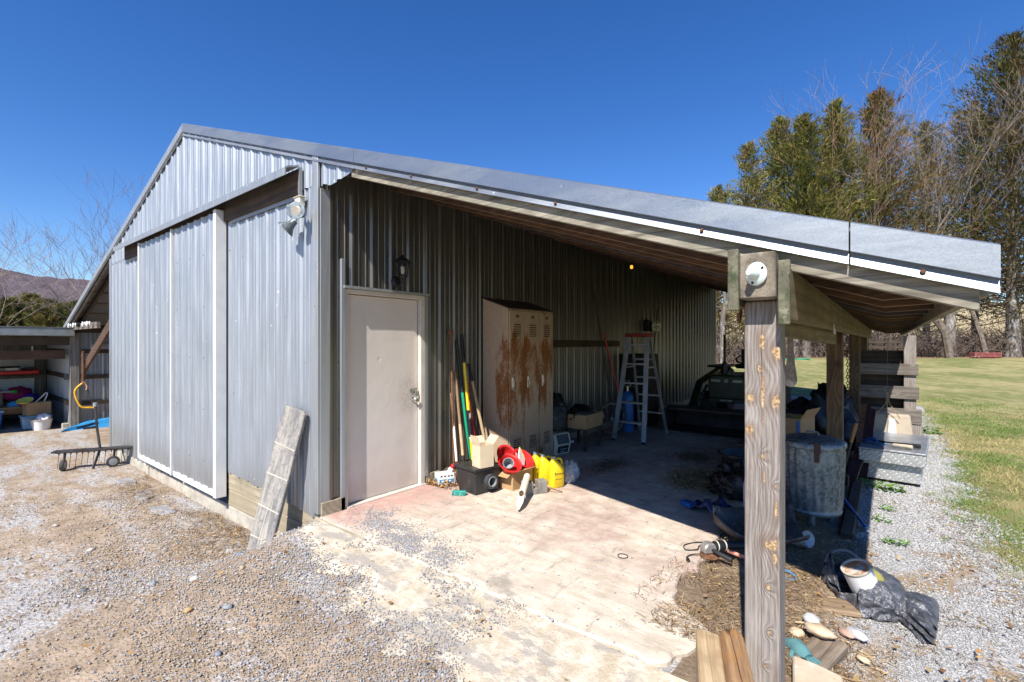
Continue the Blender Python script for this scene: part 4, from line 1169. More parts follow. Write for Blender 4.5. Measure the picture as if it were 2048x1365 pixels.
for i, sg in ((0, 1), (1, -1)):
    a = fr_[i].lerp(ft[i], .05); b2 = fr_[i].lerp(ft[i], .183) + Vector((sg * .12, 0, 0))
    k = MB(); k.beam(a, b2, .004, .025, up=(0, 1, 0)); k.build('brace', m_ldr, ld)
    a = fr_[i].lerp(ft[i], .84); b2 = fr_[i].lerp(ft[i], .91) + Vector((sg * .07, 0, 0))
    k = MB(); k.beam(a, b2, .004, .025, up=(0, 1, 0)); k.build('brace', m_ldr, ld)
k = MB(); k.bx(-.20, .20, -.11, .12, 1.655, 1.715); k.build('top_cap', MAT('faded_red_plastic', (.28, .02, .02), .5), ld, bevel=.01)

# tank and wheel behind the ladder, lamp on the wall, lit bulb
tk = thing('blue_tank', 'blue upright tank with chrome fittings behind the ladder', 'tank', (.42, 5.55, 0))
k = MB(); k.lathe([(0, .0), (.10, .0), (.11, .03), (.11, .62), (.08, .68), (.03, .71), (0, .71)], 22); k.build('tank_shell', m_bluepl, tk, smooth=True)
k = MB(); k.cyl((0, 0, .70), (0, 0, .80), .02, 10); k.torus((0, 0, .84), .06, .012, 16, 6, ax=1); k.tube([(-.12, -.05, .80), (0, 0, .78), (.14, .05, .80)], .018, 8); k.build('valve', m_chrome, tk, smooth=True)
wh = thing('bicycle_wheel', 'thin dark wheel leaning by the side wall behind the ladder', 'wheel', (.38, 5.0, .29), rot=(0, 0, R(60)))
k = MB(); k.torus((0, 0, 0), .27, .018, 36, 8, ax=1); k.build('tyre', m_rubber, wh, smooth=True)
k = MB(); k.torus((0, 0, 0), .25, .008, 36, 6, ax=1); k.build('rim', m_chrome, wh, smooth=True)
k = MB(); k.cyl((0, -.03, 0), (0, .03, 0), .02, 10)
for j in range(18):
    a = 2 * PI * j / 18; k.tube([(0, .0, 0), (.247 * math.cos(a), 0, .247 * math.sin(a))], .0012, 4)
k.build('spokes', m_alu, wh)
lm = thing('utility_lamp', 'round chrome faced lamp on a black bracket high on the side wall', 'lamp', (.03, 7.35, 1.90))
k = MB(); k.bx(.0, .12, -.18, .05, -.10, .13); k.beam((.06, -.1, .05), (.1, -.28, .14), .04, .04); k.build('bracket', m_black, lm, bevel=.01)
k = MB(); k.lathe([(0, 0), (.08, 0), (.11, .05), (.12, .10)], 20, M=aim((.13, .05, 0), (.8, -.6, 0))); k.build('lamp_shell', m_black, lm, smooth=True)
k = MB(); k.lathe([(0, .085), (.08, .09), (.115, .102)], 20, M=aim((.13, .05, 0), (.8, -.6, 0))); k.build('lamp_face', m_chrome, lm, smooth=True)
yb = thing('amber_bulb', 'small lit amber bulb under the rafters near the side wall', 'bulb', (.60, 5.32, 2.86))
k = MB(); k.cyl((0, 0, .02), (0, 0, .10), .02, 10); k.build('socket', m_black, yb)
k = MB(); k.lathe([(0, -.04), (.018, -.036), (.026, -.012), (.02, .012), (.014, .03)], 14, M=RM('Y', 0)); k.build('bulb_glass', MAT('amber_glow', (.8, .4, .05), .3, emit=((1, .42, .05), 1.1)), yb, smooth=True)
# long rods and a red handled tool leaning on the wall by the ladder
for (a, b2, m, lb, ct_, r_) in (((.30, 5.35, 0), (.05, 4.95, 2.55), m_dkiron, 'tall thin dark rod leaning on the wall left of the ladder', 'rod', .012),
                             ((.34, 5.75, 0), (.05, 5.35, 1.75), m_red, 'red handled pole leaning on the wall behind the ladder', 'pole', .016),
                             ((.45, 6.3, 0), (.05, 7.9, 2.3), m_dkiron, 'dark rod slanting up the wall right of the ladder', 'rod', .010),
                             ((.40, 6.9, .1), (.06, 6.5, 1.25), m_alu, 'grey metal pole leaning on the wall behind the ladder', 'pole', .014)):
    k = MB(); k.tube([a, b2], r_, 8); tag(k.build('leaning_pole', m), lb, ct_)
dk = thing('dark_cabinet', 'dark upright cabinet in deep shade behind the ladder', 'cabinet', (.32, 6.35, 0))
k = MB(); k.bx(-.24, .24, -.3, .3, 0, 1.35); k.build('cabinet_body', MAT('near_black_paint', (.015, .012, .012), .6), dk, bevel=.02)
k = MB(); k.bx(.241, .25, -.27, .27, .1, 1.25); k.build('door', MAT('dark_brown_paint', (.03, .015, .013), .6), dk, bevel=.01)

# mortar striped plank leaning against the front wall ------------------------------------
t = NT('mortar_plank')
o = t.sep()
n1 = t.noise(t.map((6, 6, 1)), 3, 6, .65); n2 = t.noise(t.map(), 30, 5, .7)
col = t.mix(t.ramp(n1, .35, .65), (.19, .185, .18), (.40, .365, .32)); col = t.mix(t.ramp(n2, .45, .7, 0, .6), col, (.10, .10, .105))
col = t.mix(t.ramp(t.noise(t.map((9, 9, .4), loc=(2, 2, 2)), 2.5, 4), .58, .66, 0, .7), col, (.55, .50, .43))
t.bump(t.math('ADD', n1, n2), .6, .006)
m_plank = t.fin(col, .9)
pk = thing('old_plank', 'grey crusty plank with mortar lines leaning on the front wall', 'plank', (0, 0, 0))
bc_ = Vector((-.50, -.34, -.46)); tc_ = Vector((-.285, -.075, .955)); wv = Vector((.275, .07, 0)) * .5
zd = (tc_ - bc_).normalized(); xd = (wv - zd * wv.dot(zd)).normalized(); nd = zd.cross(xd)
Mp = Matrix.Translation(bc_) @ Matrix((xd, nd, zd)).transposed().to_4x4()
pk.matrix_world = Mp
Lp = (tc_ - bc_).length; hw = .142
k = MB(); k.prism([(-hw, 0), (hw, 0), (hw, Lp - .03), (hw - .03, Lp), (-hw + .03, Lp), (-hw, Lp - .03)], -.02, .02, ax=1); k.build('plank_body', m_plank, pk, bevel=.006)
for q, zz in enumerate((.24, .52, .82, 1.10)):
    k = MB(); k.box((0, -.0205, zz), (hw * 1.96, .006, .010), (0, R([-2, 1, -1, 2][q]), 0)); k.build('mortar_line', MAT('mortar', (.55, .5, .42), .9), pk)
# ------------------------------------------------------------------ the post's fittings and things under the open side
ins = thing('insulator', 'white ceramic cone insulator screwed to the front post block', 'insulator', (3.592, -.102, 1.855), rot=(PI / 2, 0, R(-14))); ins.scale = (.82, .92, 1.0)
k = MB(); k.lathe([(0, 0), (.052, 0), (.054, .006), (.05, .012), (.03, .018), (.026, .03), (.018, .068), (.012, .074), (0, .074)], 24); k.build('ceramic_cone', MAT('glazed_ceramic', (.62, .70, .66), .18, var=.05), ins, smooth=True)
for a in (0.6, 2.7, 4.4):
    k = MB(); k.lathe([(.007, .012), (.006, .018), (0, .019)], 8, c=(.042 * math.cos(a), .042 * math.sin(a), 0)); k.build('screw', m_black, ins)

# galvanised can on a stand
tcn = thing('metal_trash_can', 'ribbed galvanised trash can with a leather strap behind the front post', 'trash can', (3.48, 2.81, 0))
k = MB(); n = 96
vs = []; prof = [(.222, .05, 0), (.230, .07, 0), (.222, .09, 0), (.222, .11, 1), (.235, .36, 1), (.245, .60, 1), (.246, .63, 0), (.252, .645, 0), (.246, .66, 0)]
for (r_, z, rb_) in prof:
    for j in range(n):
        a = 2 * PI * j / n
        q = r_ + rb_ * .011 * max(0, math.sin(a * 22)) ** .6
        vs.append((q * math.cos(a), q * math.sin(a), z))
fs = [tuple(range(n))[::-1]] + [(i * n + j, i * n + (j + 1) % n, (i + 1) * n + (j + 1) % n, (i + 1) * n + j) for i in range(len(prof) - 1) for j in range(n)]
k.add(vs, fs); k.build('can_body', m_galv, tcn, smooth=True)
k = MB(); k.lathe([(.256, .635), (.262, .64), (.262, .675), (.254, .685), (.22, .70), (.15, .718), (.06, .728), (0, .73)], 48); ldd = k.build('lid', m_galv, tcn, smooth=True)
k = MB(); k.tube([(-.05, 0, .728), (-.045, 0, .755), (.045, 0, .755), (.05, 0, .728)], .007, 8); k.build('lid_handle', m_galv, ldd)
Ms = RM('Z', -76)
k = MB(); k.box((.266, 0, .655), (.006, .05, .09), M=Ms); k.box((.254, 0, .58), (.006, .04, .09), M=Ms); k.build('strap', m_leather, tcn)
k = MB(); k.torus((.262, 0, .60), .018, .004, 14, 6, M=Ms, ax=0); k.torus((.260, 0, .545), .018, .004, 14, 6, M=Ms, ax=0); k.build('buckle', m_rust, tcn)
for dg in (40, 150, 275):
    k = MB(); k.lathe([(.028, -.075), (.028, .06)], 12, c=(.17 * math.cos(R(dg)), .17 * math.sin(R(dg)), 0)); k.build('leg', m_galv, tcn)
k = MB(); k.tube([(.244, .0, .30), (.27, 0, .31), (.27, 0, .40), (.246, 0, .41)], .006, 6); k.build('side_handle', m_dkiron, tcn)

# blue pole
pl_ = thing('blue_pole', 'blue pole with a white tip lying out from under the can', 'pole', (0, 0, 0))
k = MB(); k.tube([(3.62, 3.66, .02), (3.875, 2.93, -.07)], .014, 10); k.build('pole_shaft', m_bluepl, pl_, smooth=True)
k = MB(); k.tube([(3.875, 2.93, -.07), (3.89, 2.885, -.075)], .015, 10); k.build('tip', m_whitepl, pl_, smooth=True)

# aluminium truck toolbox
t = NT('diamond_plate')
o = t.sep()
u = t.math('ADD', t.math('MULTIPLY', o[0], 1), t.math('MULTIPLY', o[1], 1))
def dash(sx, sy, ang, off):
    mp = t.map((1, 1, 1), rot=(0, 0, 0))
    c_ = t.new('ShaderNodeCombineXYZ'); t.l.new(u, c_.inputs[0]); t.l.new(o[2], c_.inputs[1])
    mp = t.map((1, 1, 1), rot=(0, 0, R(ang)), loc=(off, off * .5, 0), src=c_.outputs[0])
    mp2 = t.map((1 / .040, 1 / .075, 1), src=mp)
    s_ = t.sep(mp2)
    fx = t.math('ABSOLUTE', t.math('SUBTRACT', t.math('FRACT', s_[0]), .5)); fy = t.math('ABSOLUTE', t.math('SUBTRACT', t.math('FRACT', s_[1]), .5))
    return t.math('MULTIPLY', t.ramp(fx, .20, .10), t.ramp(fy, .38, .28))
dsh = t.math('MAXIMUM', dash(1, 1, 45, 0), t.math('MULTIPLY', dash(1, 1, -45, .013), .0))
n = t.noise(t.map(), 5, 5)
col = t.mix(dsh, t.mix(t.ramp(n, .3, .7), (.44, .44, .435), (.60, .60, .59)), (.88, .88, .87))
t.bump(dsh, .8, .004)
m_dia = t.fin(col, t.math('SUBTRACT', .5, t.math('MULTIPLY', dsh, .2)), .6)
zt_ = G(4.05, 5.0)
tb = thing('truck_toolbox', 'diamond plate aluminium truck toolbox on the gravel with loppers on top', 'toolbox', (4.05, 4.90, zt_), rz=R(-4))
k = MB(); k.bx(-.265, .275, .0, 1.25, .05, .30); k.build('box_body', m_dia, tb, bevel=.006)
k = MB(); k.bx(-.30, .315, -.085, 1.29, .262, .40); k.build('box_flange', m_dia, tb, bevel=.008)
k = MB(); k.bx(-.305, .32, -.10, 1.30, .403, .425); k.build('lid', m_alu, tb, bevel=.008)
k = MB(); k.lathe([(.008, 0), (.008, .004), (0, .005)], 10, M=TM(.16, -.001, .245) @ RM('X', 90)); k.build('rivet', m_black, tb)
k = MB(); k.bx(-.22, .24, .06, 1.2, -.03, .048); tag(k.build('support_plank', m_dark), 'dark plank under the aluminium toolbox', 'plank'); bpy.data.objects['support_plank'].location = (4.05, 4.90, zt_); bpy.data.objects['support_plank'].rotation_euler = (0, 0, R(-4))
zl = zt_ + .425
lp_ = thing('loppers', 'pair of loppers with long dark grips on the toolbox lid', 'loppers', (4.03, 5.10, zl + .02), rz=R(-18))
k = MB(); k.tube([(-.22, .06, 0), (0, .03, .01), (.30, .02, .02)], [.022, .014, .026], 10); k.build('handle', m_black, lp_, smooth=True)
k = MB(); k.tube([(-.22, -.02, 0), (.0, .0, 0), (.22, -.05, .01)], [.012, .010, .018], 10); k.build('handle', MAT('grey_grip', (.16, .17, .18), .5), lp_, smooth=True)
k = MB(); k.tube([(.02, -.07, 0), (.12, -.10, .005), (.20, -.16, .0)], [.006, .010, .004], 8); k.tube([(.02, -.09, 0), (.10, -.14, .005), (.15, -.18, 0)], [.006, .010, .004], 8); k.build('blade', m_alu, lp_, smooth=True)
k = MB(); k.tube([(.05, .03, .02), (.22, .0, .03), (.24, .0, .03)], [.02, .022, .022], 12); tag(k.build('short_pipe', MAT('buff_plastic', (.55, .47, .36), .5)), 'short buff hollow pipe lying on the toolbox lid', 'pipe'); q_ = bpy.data.objects['short_pipe']; q_.location = (4.02, 5.0, zl + .01); q_.rotation_euler = (0, 0, R(-18))
wr = thing('wire_bundle', 'bent blue wires lying on the left of the toolbox lid', 'wire', (3.86, 5.12, zl + .012))
k = MB(); k.tube([(-.10, .02, .02), (0, .0, .03), (.06, -.06, .01), (.16, -.08, .01)], .006, 6); k.tube([(-.06, -.05, .01), (.03, -.08, .02), (.12, -.10, .01)], .005, 6); k.tube([(-.04, .08, .03), (.03, .02, .06), (.06, -.02, .03)], .012, 8); k.build('wire_strand', m_bluepl, wr, smooth=True)

# galvanised feed scoop shapes behind the lid
fs_ = thing('buff_trough', 'buff moulded feed trough standing behind the toolbox lid', 'trough', (4.07, 6.45, zt_), rz=R(-4))
k = MB()
taper(k, .24, .10, .20, .06, .30, .66); k.build('trough_body', MAT('buff_moulding', (.46, .38, .28), .6, var=.12), fs_, bevel=.02)
k = MB(); k.bx(-.24, .24, -.1, .12, 0, .30); k.build('trough_base', m_dark, fs_)
k = MB(); k.prism([(-.05, .36), (.06, .36), (.04, .60), (-.03, .60)], -.115, -.075, ax=1); k.build('trough_rib', m_whitepl, fs_, bevel=.01)

# plank crib at the third post
cr = thing('plank_crib', 'weathered plank crib wall beneath the eave with wide gaps', 'plank wall', (0, 0, 0))
for xa, xb in ((3.49, 3.65), (4.235, 4.395)):
    k = MB(); k.bx(xa, xb, 8.04, 8.18, -.25, 1.70 if xa < 4 else 1.68); k.build('upright', m_post_in if xa < 4 else m_post, cr, bevel=.006)
for (z0, z1, yy, xa, xb) in ((1.02, 1.21, 8.0, 3.50, 4.42), (.62, .83, 8.0, 3.50, 4.43), (.21, .46, 7.99, 3.50, 4.46)):
    k = MB(); k.bx(xa, xb, yy - .005, yy + .037, z0, z1); k.build('plank', m_grey_x, cr, bevel=.005)
for (z0, z1) in ((1.20, 1.43), (.80, 1.06), (.42, .66), (-.1, .25)):
    k = MB(); k.bx(3.52, 4.24, 8.19, 8.23, z0, z1); k.build('plank', m_dark, cr, bevel=.005)
k = MB(); k.bx(4.24, 4.48, 8.0, 8.3, -.25, .20); k.build('corner_block', m_post, cr, bevel=.006)
for q in range(5):
    k = MB(); k.bx(3.50 + .01 * q, 3.53 + .01 * q, 8.25, 10.5, 1.24 - q * .27, 1.43 - q * .27); k.build('plank', m_dark, cr)
# line hanging from the rafters in front of it
rp = thing('hanging_twine', 'thin looped twine hanging from the eave before the plank crib', 'twine', (0, 0, 0))
k = MB(); k.tube([(4.02, 6.3, 1.72), (4.02, 6.3, .95)], .0015, 4); k.torus((4.02, 6.3, .90), .04, .006, 14, 6, ax=1); k.tube([(4.02, 6.3, .86), (4.0, 6.3, .7), (3.88, 6.3, .52)], .007, 6); k.tube([(4.02, 6.3, .86), (4.04, 6.3, .7), (4.16, 6.3, .50)], .006, 6); k.tube([(4.02, 6.3, .86), (4.01, 6.3, .5)], .008, 6)
k.build('twine_strand', m_rope, rp)

# leaf springs, tool handle
ls = thing('leaf_spring_stack', 'curved dark leaf springs leaning against the sill by the toolbox', 'leaf springs', (0, 0, 0))
for q in range(3):
    pts = [(3.70 + .05 * q + .012 * i, 4.70 + .15 * i, .02 + .085 * i + .006 * i * i - .03 * q) for i in range(7)]
    k = MB()
    for i in range(6): k.beam(pts[i], pts[i + 1], .058, .014)
    k.build('spring_leaf', m_rust if q == 0 else MAT('dark_red_steel', (.07, .03, .03), .55, .4, var=.3), ls)
k = MB(); k.beam((3.66, 4.35, -.1), (3.74, 4.75, .16), .11, .03); tag(k.build('steel_bracket', MAT('maroon_steel', (.06, .028, .03), .6, .3, var=.3)), 'flat maroon steel bar leaning before the leaf springs', 'bar')
wh2 = thing('hammer_handle', 'short varnished wooden handle standing beside the second post', 'handle', (3.69, 4.4, .42), rot=(R(-6), R(12), 0))
k = MB(); k.tube([(0, 0, 0), (0, 0, .09), (0, 0, .20), (0, 0, .23)], [.018, .02, .021, .016], 10); k.build('handle_shaft', WOOD('varnished_handle', (.32, .13, .04), (.52, .26, .09), 2, 40, bump=.1), wh2, smooth=True)
k = MB(); k.tube([(0, 0, -.40), (0, 0, 0)], .015, 8); k.build('handle_lower', m_dark, wh2)

# hanging sack, chain
sk2 = thing('hanging_sack', 'long grey net sack hanging from the inner beam beyond the front post', 'sack', (3.475, 1.62, 1.25))
k = MB(); k.lathe([(0, .0), (.022, .006), (.034, .022), (.041, .045), (.042, .06), (.037, .10), (.027, .17), (.020, .26), (.016, .36), (.013, .47)], 18, sy=.8); k.build('sack_cloth', MAT('grey_net', (.24, .20, .17), .9, var=.3, vscale=40, bump=.4, bscale=150), sk2, smooth=True)
k = MB(); k.lathe([(0, -.001), (.022, .005), (.0345, .021), (.0415, .043)], 18, sy=.8); k.build('sack_toe', MAT('pale_toe', (.36, .32, .30), .9, var=.3, vscale=40), sk2, smooth=True)
k = MB(); k.tube([(0, 0, .46), (.004, 0, .56)], .006, 6); k.build('tie_cord', m_black, sk2)
ch = thing('steel_chain', 'thin rusty chain hanging beside the second post', 'chain', (3.655, 4.5, .95))
k = MB()
for q in range(16):
    Mq = TM(0, 0, q * .036) @ (RM('Z', 90) if q % 2 else Matrix.Identity(4)) @ Matrix.Diagonal((.55, 1, 1, 1))
    k.torus((0, 0, 0), .022, .0045, 12, 5, M=Mq, ax=1)
k.build('chain_links', m_rust, ch)
for nm, lc, lb in (('metal_hook', (3.44, .30, 1.83), 'dark iron hook bracket hanging on the inner beam'),):
    o = thing(nm, lb, 'hook', lc)
    k = MB(); k.tube([(0, 0, 0), (0, 0, -.12), (0, -.03, -.16), (0, -.05, -.12)], .008, 8); k.box((0, 0, .0), (.03, .05, .06)); k.build('hook_bar', m_rust, o)
gs = thing('rafter_tie', 'small galvanised strap plate on the front rafter beside the post', 'strap', (3.46, .085, 1.93))
k = MB(); k.box((0, 0, 0), (.03, .004, .09)); k.build('strap_plate', m_alu, gs)
wc = thing('wire_cleat', 'bent wire hook under the outer beam', 'hook', (3.712, 1.9, 1.67))
k = MB(); k.tube([(0, 0, .03), (0, 0, -.03), (0, .10, -.04), (0, .10, 0.0)], .003, 6); k.build('wire', m_alu, wc)

# tractor with front bucket -------------------------------------------------------------
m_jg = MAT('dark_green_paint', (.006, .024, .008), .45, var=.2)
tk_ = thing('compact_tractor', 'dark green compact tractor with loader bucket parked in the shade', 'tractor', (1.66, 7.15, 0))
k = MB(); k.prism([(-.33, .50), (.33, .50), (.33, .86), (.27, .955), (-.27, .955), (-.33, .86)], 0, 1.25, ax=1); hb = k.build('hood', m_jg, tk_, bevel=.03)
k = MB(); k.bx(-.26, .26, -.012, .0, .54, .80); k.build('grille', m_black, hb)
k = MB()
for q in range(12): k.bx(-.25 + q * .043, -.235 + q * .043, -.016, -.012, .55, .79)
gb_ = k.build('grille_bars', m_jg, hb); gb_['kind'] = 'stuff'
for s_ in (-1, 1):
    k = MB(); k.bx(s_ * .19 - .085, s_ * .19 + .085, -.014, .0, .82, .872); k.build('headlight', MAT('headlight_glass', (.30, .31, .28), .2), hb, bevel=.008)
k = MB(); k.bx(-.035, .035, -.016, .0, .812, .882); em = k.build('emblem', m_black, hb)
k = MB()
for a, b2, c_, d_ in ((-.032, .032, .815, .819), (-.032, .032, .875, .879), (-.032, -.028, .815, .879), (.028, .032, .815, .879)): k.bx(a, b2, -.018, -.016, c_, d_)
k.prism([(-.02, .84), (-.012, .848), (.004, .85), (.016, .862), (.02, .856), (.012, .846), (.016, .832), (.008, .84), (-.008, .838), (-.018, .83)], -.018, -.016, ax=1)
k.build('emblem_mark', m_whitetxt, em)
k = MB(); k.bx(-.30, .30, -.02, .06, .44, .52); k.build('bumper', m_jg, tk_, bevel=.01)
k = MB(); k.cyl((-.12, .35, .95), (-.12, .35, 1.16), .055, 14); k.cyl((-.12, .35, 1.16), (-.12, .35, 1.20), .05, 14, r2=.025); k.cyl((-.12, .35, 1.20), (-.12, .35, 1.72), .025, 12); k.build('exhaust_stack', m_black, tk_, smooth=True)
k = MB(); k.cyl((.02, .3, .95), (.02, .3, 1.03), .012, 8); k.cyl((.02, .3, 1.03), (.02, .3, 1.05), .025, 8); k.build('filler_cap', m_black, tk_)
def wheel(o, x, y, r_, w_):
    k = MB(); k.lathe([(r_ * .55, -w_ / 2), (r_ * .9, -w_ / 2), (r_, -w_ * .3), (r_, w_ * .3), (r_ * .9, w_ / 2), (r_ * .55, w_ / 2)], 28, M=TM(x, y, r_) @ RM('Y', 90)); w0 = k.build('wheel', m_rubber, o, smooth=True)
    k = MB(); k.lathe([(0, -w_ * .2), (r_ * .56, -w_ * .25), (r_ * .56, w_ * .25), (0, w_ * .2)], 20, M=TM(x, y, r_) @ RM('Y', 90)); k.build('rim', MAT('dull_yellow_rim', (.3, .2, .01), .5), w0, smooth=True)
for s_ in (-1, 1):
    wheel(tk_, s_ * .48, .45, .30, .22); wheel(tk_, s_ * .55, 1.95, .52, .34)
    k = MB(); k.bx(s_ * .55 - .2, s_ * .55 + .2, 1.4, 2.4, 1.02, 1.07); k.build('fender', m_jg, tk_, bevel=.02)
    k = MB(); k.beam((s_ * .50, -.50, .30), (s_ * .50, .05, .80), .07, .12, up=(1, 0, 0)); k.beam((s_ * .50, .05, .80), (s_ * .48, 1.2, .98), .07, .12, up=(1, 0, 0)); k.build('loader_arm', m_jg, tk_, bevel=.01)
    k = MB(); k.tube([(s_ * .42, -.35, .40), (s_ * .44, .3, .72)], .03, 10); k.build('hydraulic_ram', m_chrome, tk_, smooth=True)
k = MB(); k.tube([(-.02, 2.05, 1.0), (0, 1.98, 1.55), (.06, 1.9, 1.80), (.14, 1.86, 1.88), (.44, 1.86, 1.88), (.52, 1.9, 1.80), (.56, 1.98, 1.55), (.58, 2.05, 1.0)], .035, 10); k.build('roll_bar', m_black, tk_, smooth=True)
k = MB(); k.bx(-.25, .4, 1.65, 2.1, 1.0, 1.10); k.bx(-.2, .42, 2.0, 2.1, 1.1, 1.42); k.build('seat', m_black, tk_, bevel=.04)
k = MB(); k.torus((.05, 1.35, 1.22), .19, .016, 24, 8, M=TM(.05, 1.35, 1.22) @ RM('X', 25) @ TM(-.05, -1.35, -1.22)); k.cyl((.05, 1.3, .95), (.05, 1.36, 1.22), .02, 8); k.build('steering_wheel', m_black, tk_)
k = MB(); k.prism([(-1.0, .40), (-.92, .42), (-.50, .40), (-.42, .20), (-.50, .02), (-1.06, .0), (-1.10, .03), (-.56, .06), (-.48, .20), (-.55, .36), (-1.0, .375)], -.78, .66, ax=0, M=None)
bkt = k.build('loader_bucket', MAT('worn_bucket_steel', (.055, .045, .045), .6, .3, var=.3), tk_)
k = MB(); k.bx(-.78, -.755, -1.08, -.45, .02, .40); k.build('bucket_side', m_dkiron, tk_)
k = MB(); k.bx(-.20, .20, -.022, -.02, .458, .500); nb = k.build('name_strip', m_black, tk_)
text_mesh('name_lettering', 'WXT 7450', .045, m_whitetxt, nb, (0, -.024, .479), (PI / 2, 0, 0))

# black tub, jug, bag, tray and small things in the shade behind the post
def ellring(a, b, z, n=30): return [(a * math.cos(2 * PI * j / n), b * math.sin(2 * PI * j / n), z) for j in range(n)]
tb_ = thing('black_tub', 'big oval black rubber tub on the shaded floor', 'tub', (2.82, 3.70, 0), rz=R(30))
k = MB(); k.lathe([(0, .02), (.27, .02), (.30, .0), (.36, .26), (.40, .28), (.40, .30), (.36, .30), (.335, .27), (.28, .04), (0, .035)], 36, sy=.75); k.build('tub_shell', m_blackpl, tb_, smooth=True)
bl2 = thing('black_bag', 'torn shiny black bag slumped before the black tub', 'bag', (2.84, 2.95, 0)); blob('bag_film', m_bag, bl2, (0, 0, .10), (.26, .22, .22), 2.7, .5, 44, 30)
for q, (x, y, z, a) in enumerate(((2.76, 2.78, .20, .4), (2.86, 2.74, .24, 1.2), (2.70, 2.72, .10, .2))):
    pass
bt = thing('blue_tarp', 'dark blue folded tarp with a light edge on the slab beside the grey tray', 'tarp', (2.72, 2.30, 0), rz=R(-25))
k = MB(); V = []; F = []
for i in range(12):
    for j in range(10):
        x = -.22 + i * .04; y = -.12 + j * .027
        z = .012 + .13 * max(0, 1 - abs(x - .05) / .16) * (.55 + .45 * math.sin(j * .8)) + .02 * math.sin(i * 1.9 + j)
        V.append((x, y, max(.006, z)))
for i in range(11):
    for j in range(9): F.append((i * 10 + j, (i + 1) * 10 + j, (i + 1) * 10 + j + 1, i * 10 + j + 1))
k.add(V, F); k.build('tarp_sheet', MAT('navy_tarp', (.012, .03, .09), .35, var=.3, bump=.5, bscale=20), bt, solid=.006)
k = MB(); k.bx(-.25, -.12, -.12, -.02, .004, .05); k.build('tarp_fold', m_bluepl, bt, bevel=.01)
wj = thing('white_jug', 'white plastic jug half hidden behind the front post', 'jug', (3.10, 2.33, 0))
k = MB(); k.lathe([(0, 0), (.085, 0), (.092, .02), (.092, .30), (.08, .36), (.04, .40), (.03, .42), (0, .42)], 22); k.build('jug_body', MAT('milky_plastic', (.55, .56, .57), .4, var=.05), wj, smooth=True)
k = MB(); k.tube([(.05, 0, .40), (.10, 0, .38), (.10, 0, .27)], .014, 8); k.build('handle', m_whitepl, wj)
# wheelbarrow style tray: a shallow scoop on its side
ty = thing('scoop_tray', 'worn grey black plastic scoop tray lying across the roof shadow edge', 'tray', (3.19, 1.92, .02), rot=(R(8), R(-4), R(20)))
k = MB(); n = 26; V = []; F = []; m_ = 12
for i in range(n):
    u = i / (n - 1.)
    x = -.30 + .62 * u
    wd = .06 + .20 * math.sin(min(1, u * 2.2) * PI / 2) ** .8
    for j in range(m_):
        v_ = -1 + 2 * j / (m_ - 1.)
        y = wd * v_
        z = .11 * abs(v_) ** 3 + .10 * (max(0, .35 - u) / .35) ** 2 + .05 * max(0, (u - .75) / .25)
        V.append((x, y, z))
for i in range(n - 1):
    for j in range(m_ - 1): F.append((i * m_ + j, (i + 1) * m_ + j, (i + 1) * m_ + j + 1, i * m_ + j + 1))
k.add(V, F); k.build('tray_shell', MAT('worn_grey_black', (.055, .05, .047), .5, var=.3, layers=(((.28, .23, .17), 5, (1, 1, 1), .5, .72), ((.18, .17, .16), 22, (1, 1, 1), .55, .7)), bump=.2, bscale=60), ty, smooth=True, solid=.012)
cp_ = thing('grey_cup', 'small grey plastic cup standing in the scoop tray', 'cup', (3.17, 2.0, .035), rot=(R(-8), R(6), 0))
k = MB(); k.lathe([(0, 0), (.042, 0), (.058, .105), (.061, .108), (.058, .104), (.040, .006), (0, .006)], 22); k.build('cup_body', m_grey, cp_, smooth=True)
wt = thing('white_pail', 'crushed white pail lying in the debris right of the front post', 'pail', (3.46, 2.10, G(3.46, 2.1) + .05), rot=(R(70), 0, R(65)))
k = MB(); k.lathe([(0, -.08), (.062, -.08), (.075, .08), (.079, .085), (.075, .08), (.06, -.07), (0, -.07)], 20, sy=.8); k.build('pail_shell', m_whitepl, wt, smooth=True)
k = MB(); k.torus((.0, -.066, .02), .028, .006, 14, 6, ax=1); k.build('handle', m_black, wt)

# angle grinder ------------------------------------------------------------------------
ag = thing('angle_grinder', 'grey and black angle grinder with its cord on the concrete', 'angle grinder', (2.985, 1.33, .0), rz=R(50))
k = MB(); k.lathe([(0, 0), (.064, 0), (.066, .006), (.060, .012), (.02, .014), (0, .014)], 30, M=TM(0, -.02, .014) @ RM('X', 6)); k.build('disc', m_rust, ag, smooth=True)
k = MB(); k.prism([(-.045, .03), (.055, .028), (.06, .07), (.035, .105), (-.02, .105), (-.045, .075)], -.035, .035, ax=1); k.build('gear_head', MAT('cast_grey', (.33, .31, .28), .5, .4, var=.2), ag, bevel=.01)
k = MB(); k.tube([(.05, 0, .07), (.10, 0, .072), (.15, 0, .068), (.26, 0, .06), (.30, 0, .058)], [.034, .038, .036, .027, .03], 16); k.build('motor_body', m_black, ag, smooth=True)
k = MB(); k.tube([(.13, 0, .07), (.137, 0, .07)], .0395, 16); k.tube([(.07, 0, .071), (.077, 0, .071)], .0375, 16); k.build('cable_band', m_cream_pl, ag)
k = MB(); k.tube([(.02, -.03, .06), (.04, -.08, .05), (.085, -.16, .035)], [.012, .016, .017], 12); k.build('side_handle', m_blackpl, ag, smooth=True)
k = MB(); k.tube([(.14, -.035, .045), (.20, -.10, .03), (.23, -.13, .028)], [.013, .015, .012], 10); k.build('rear_sleeve', MAT('salmon_plastic', (.65, .25, .16), .5), ag, smooth=True)
k = MB()
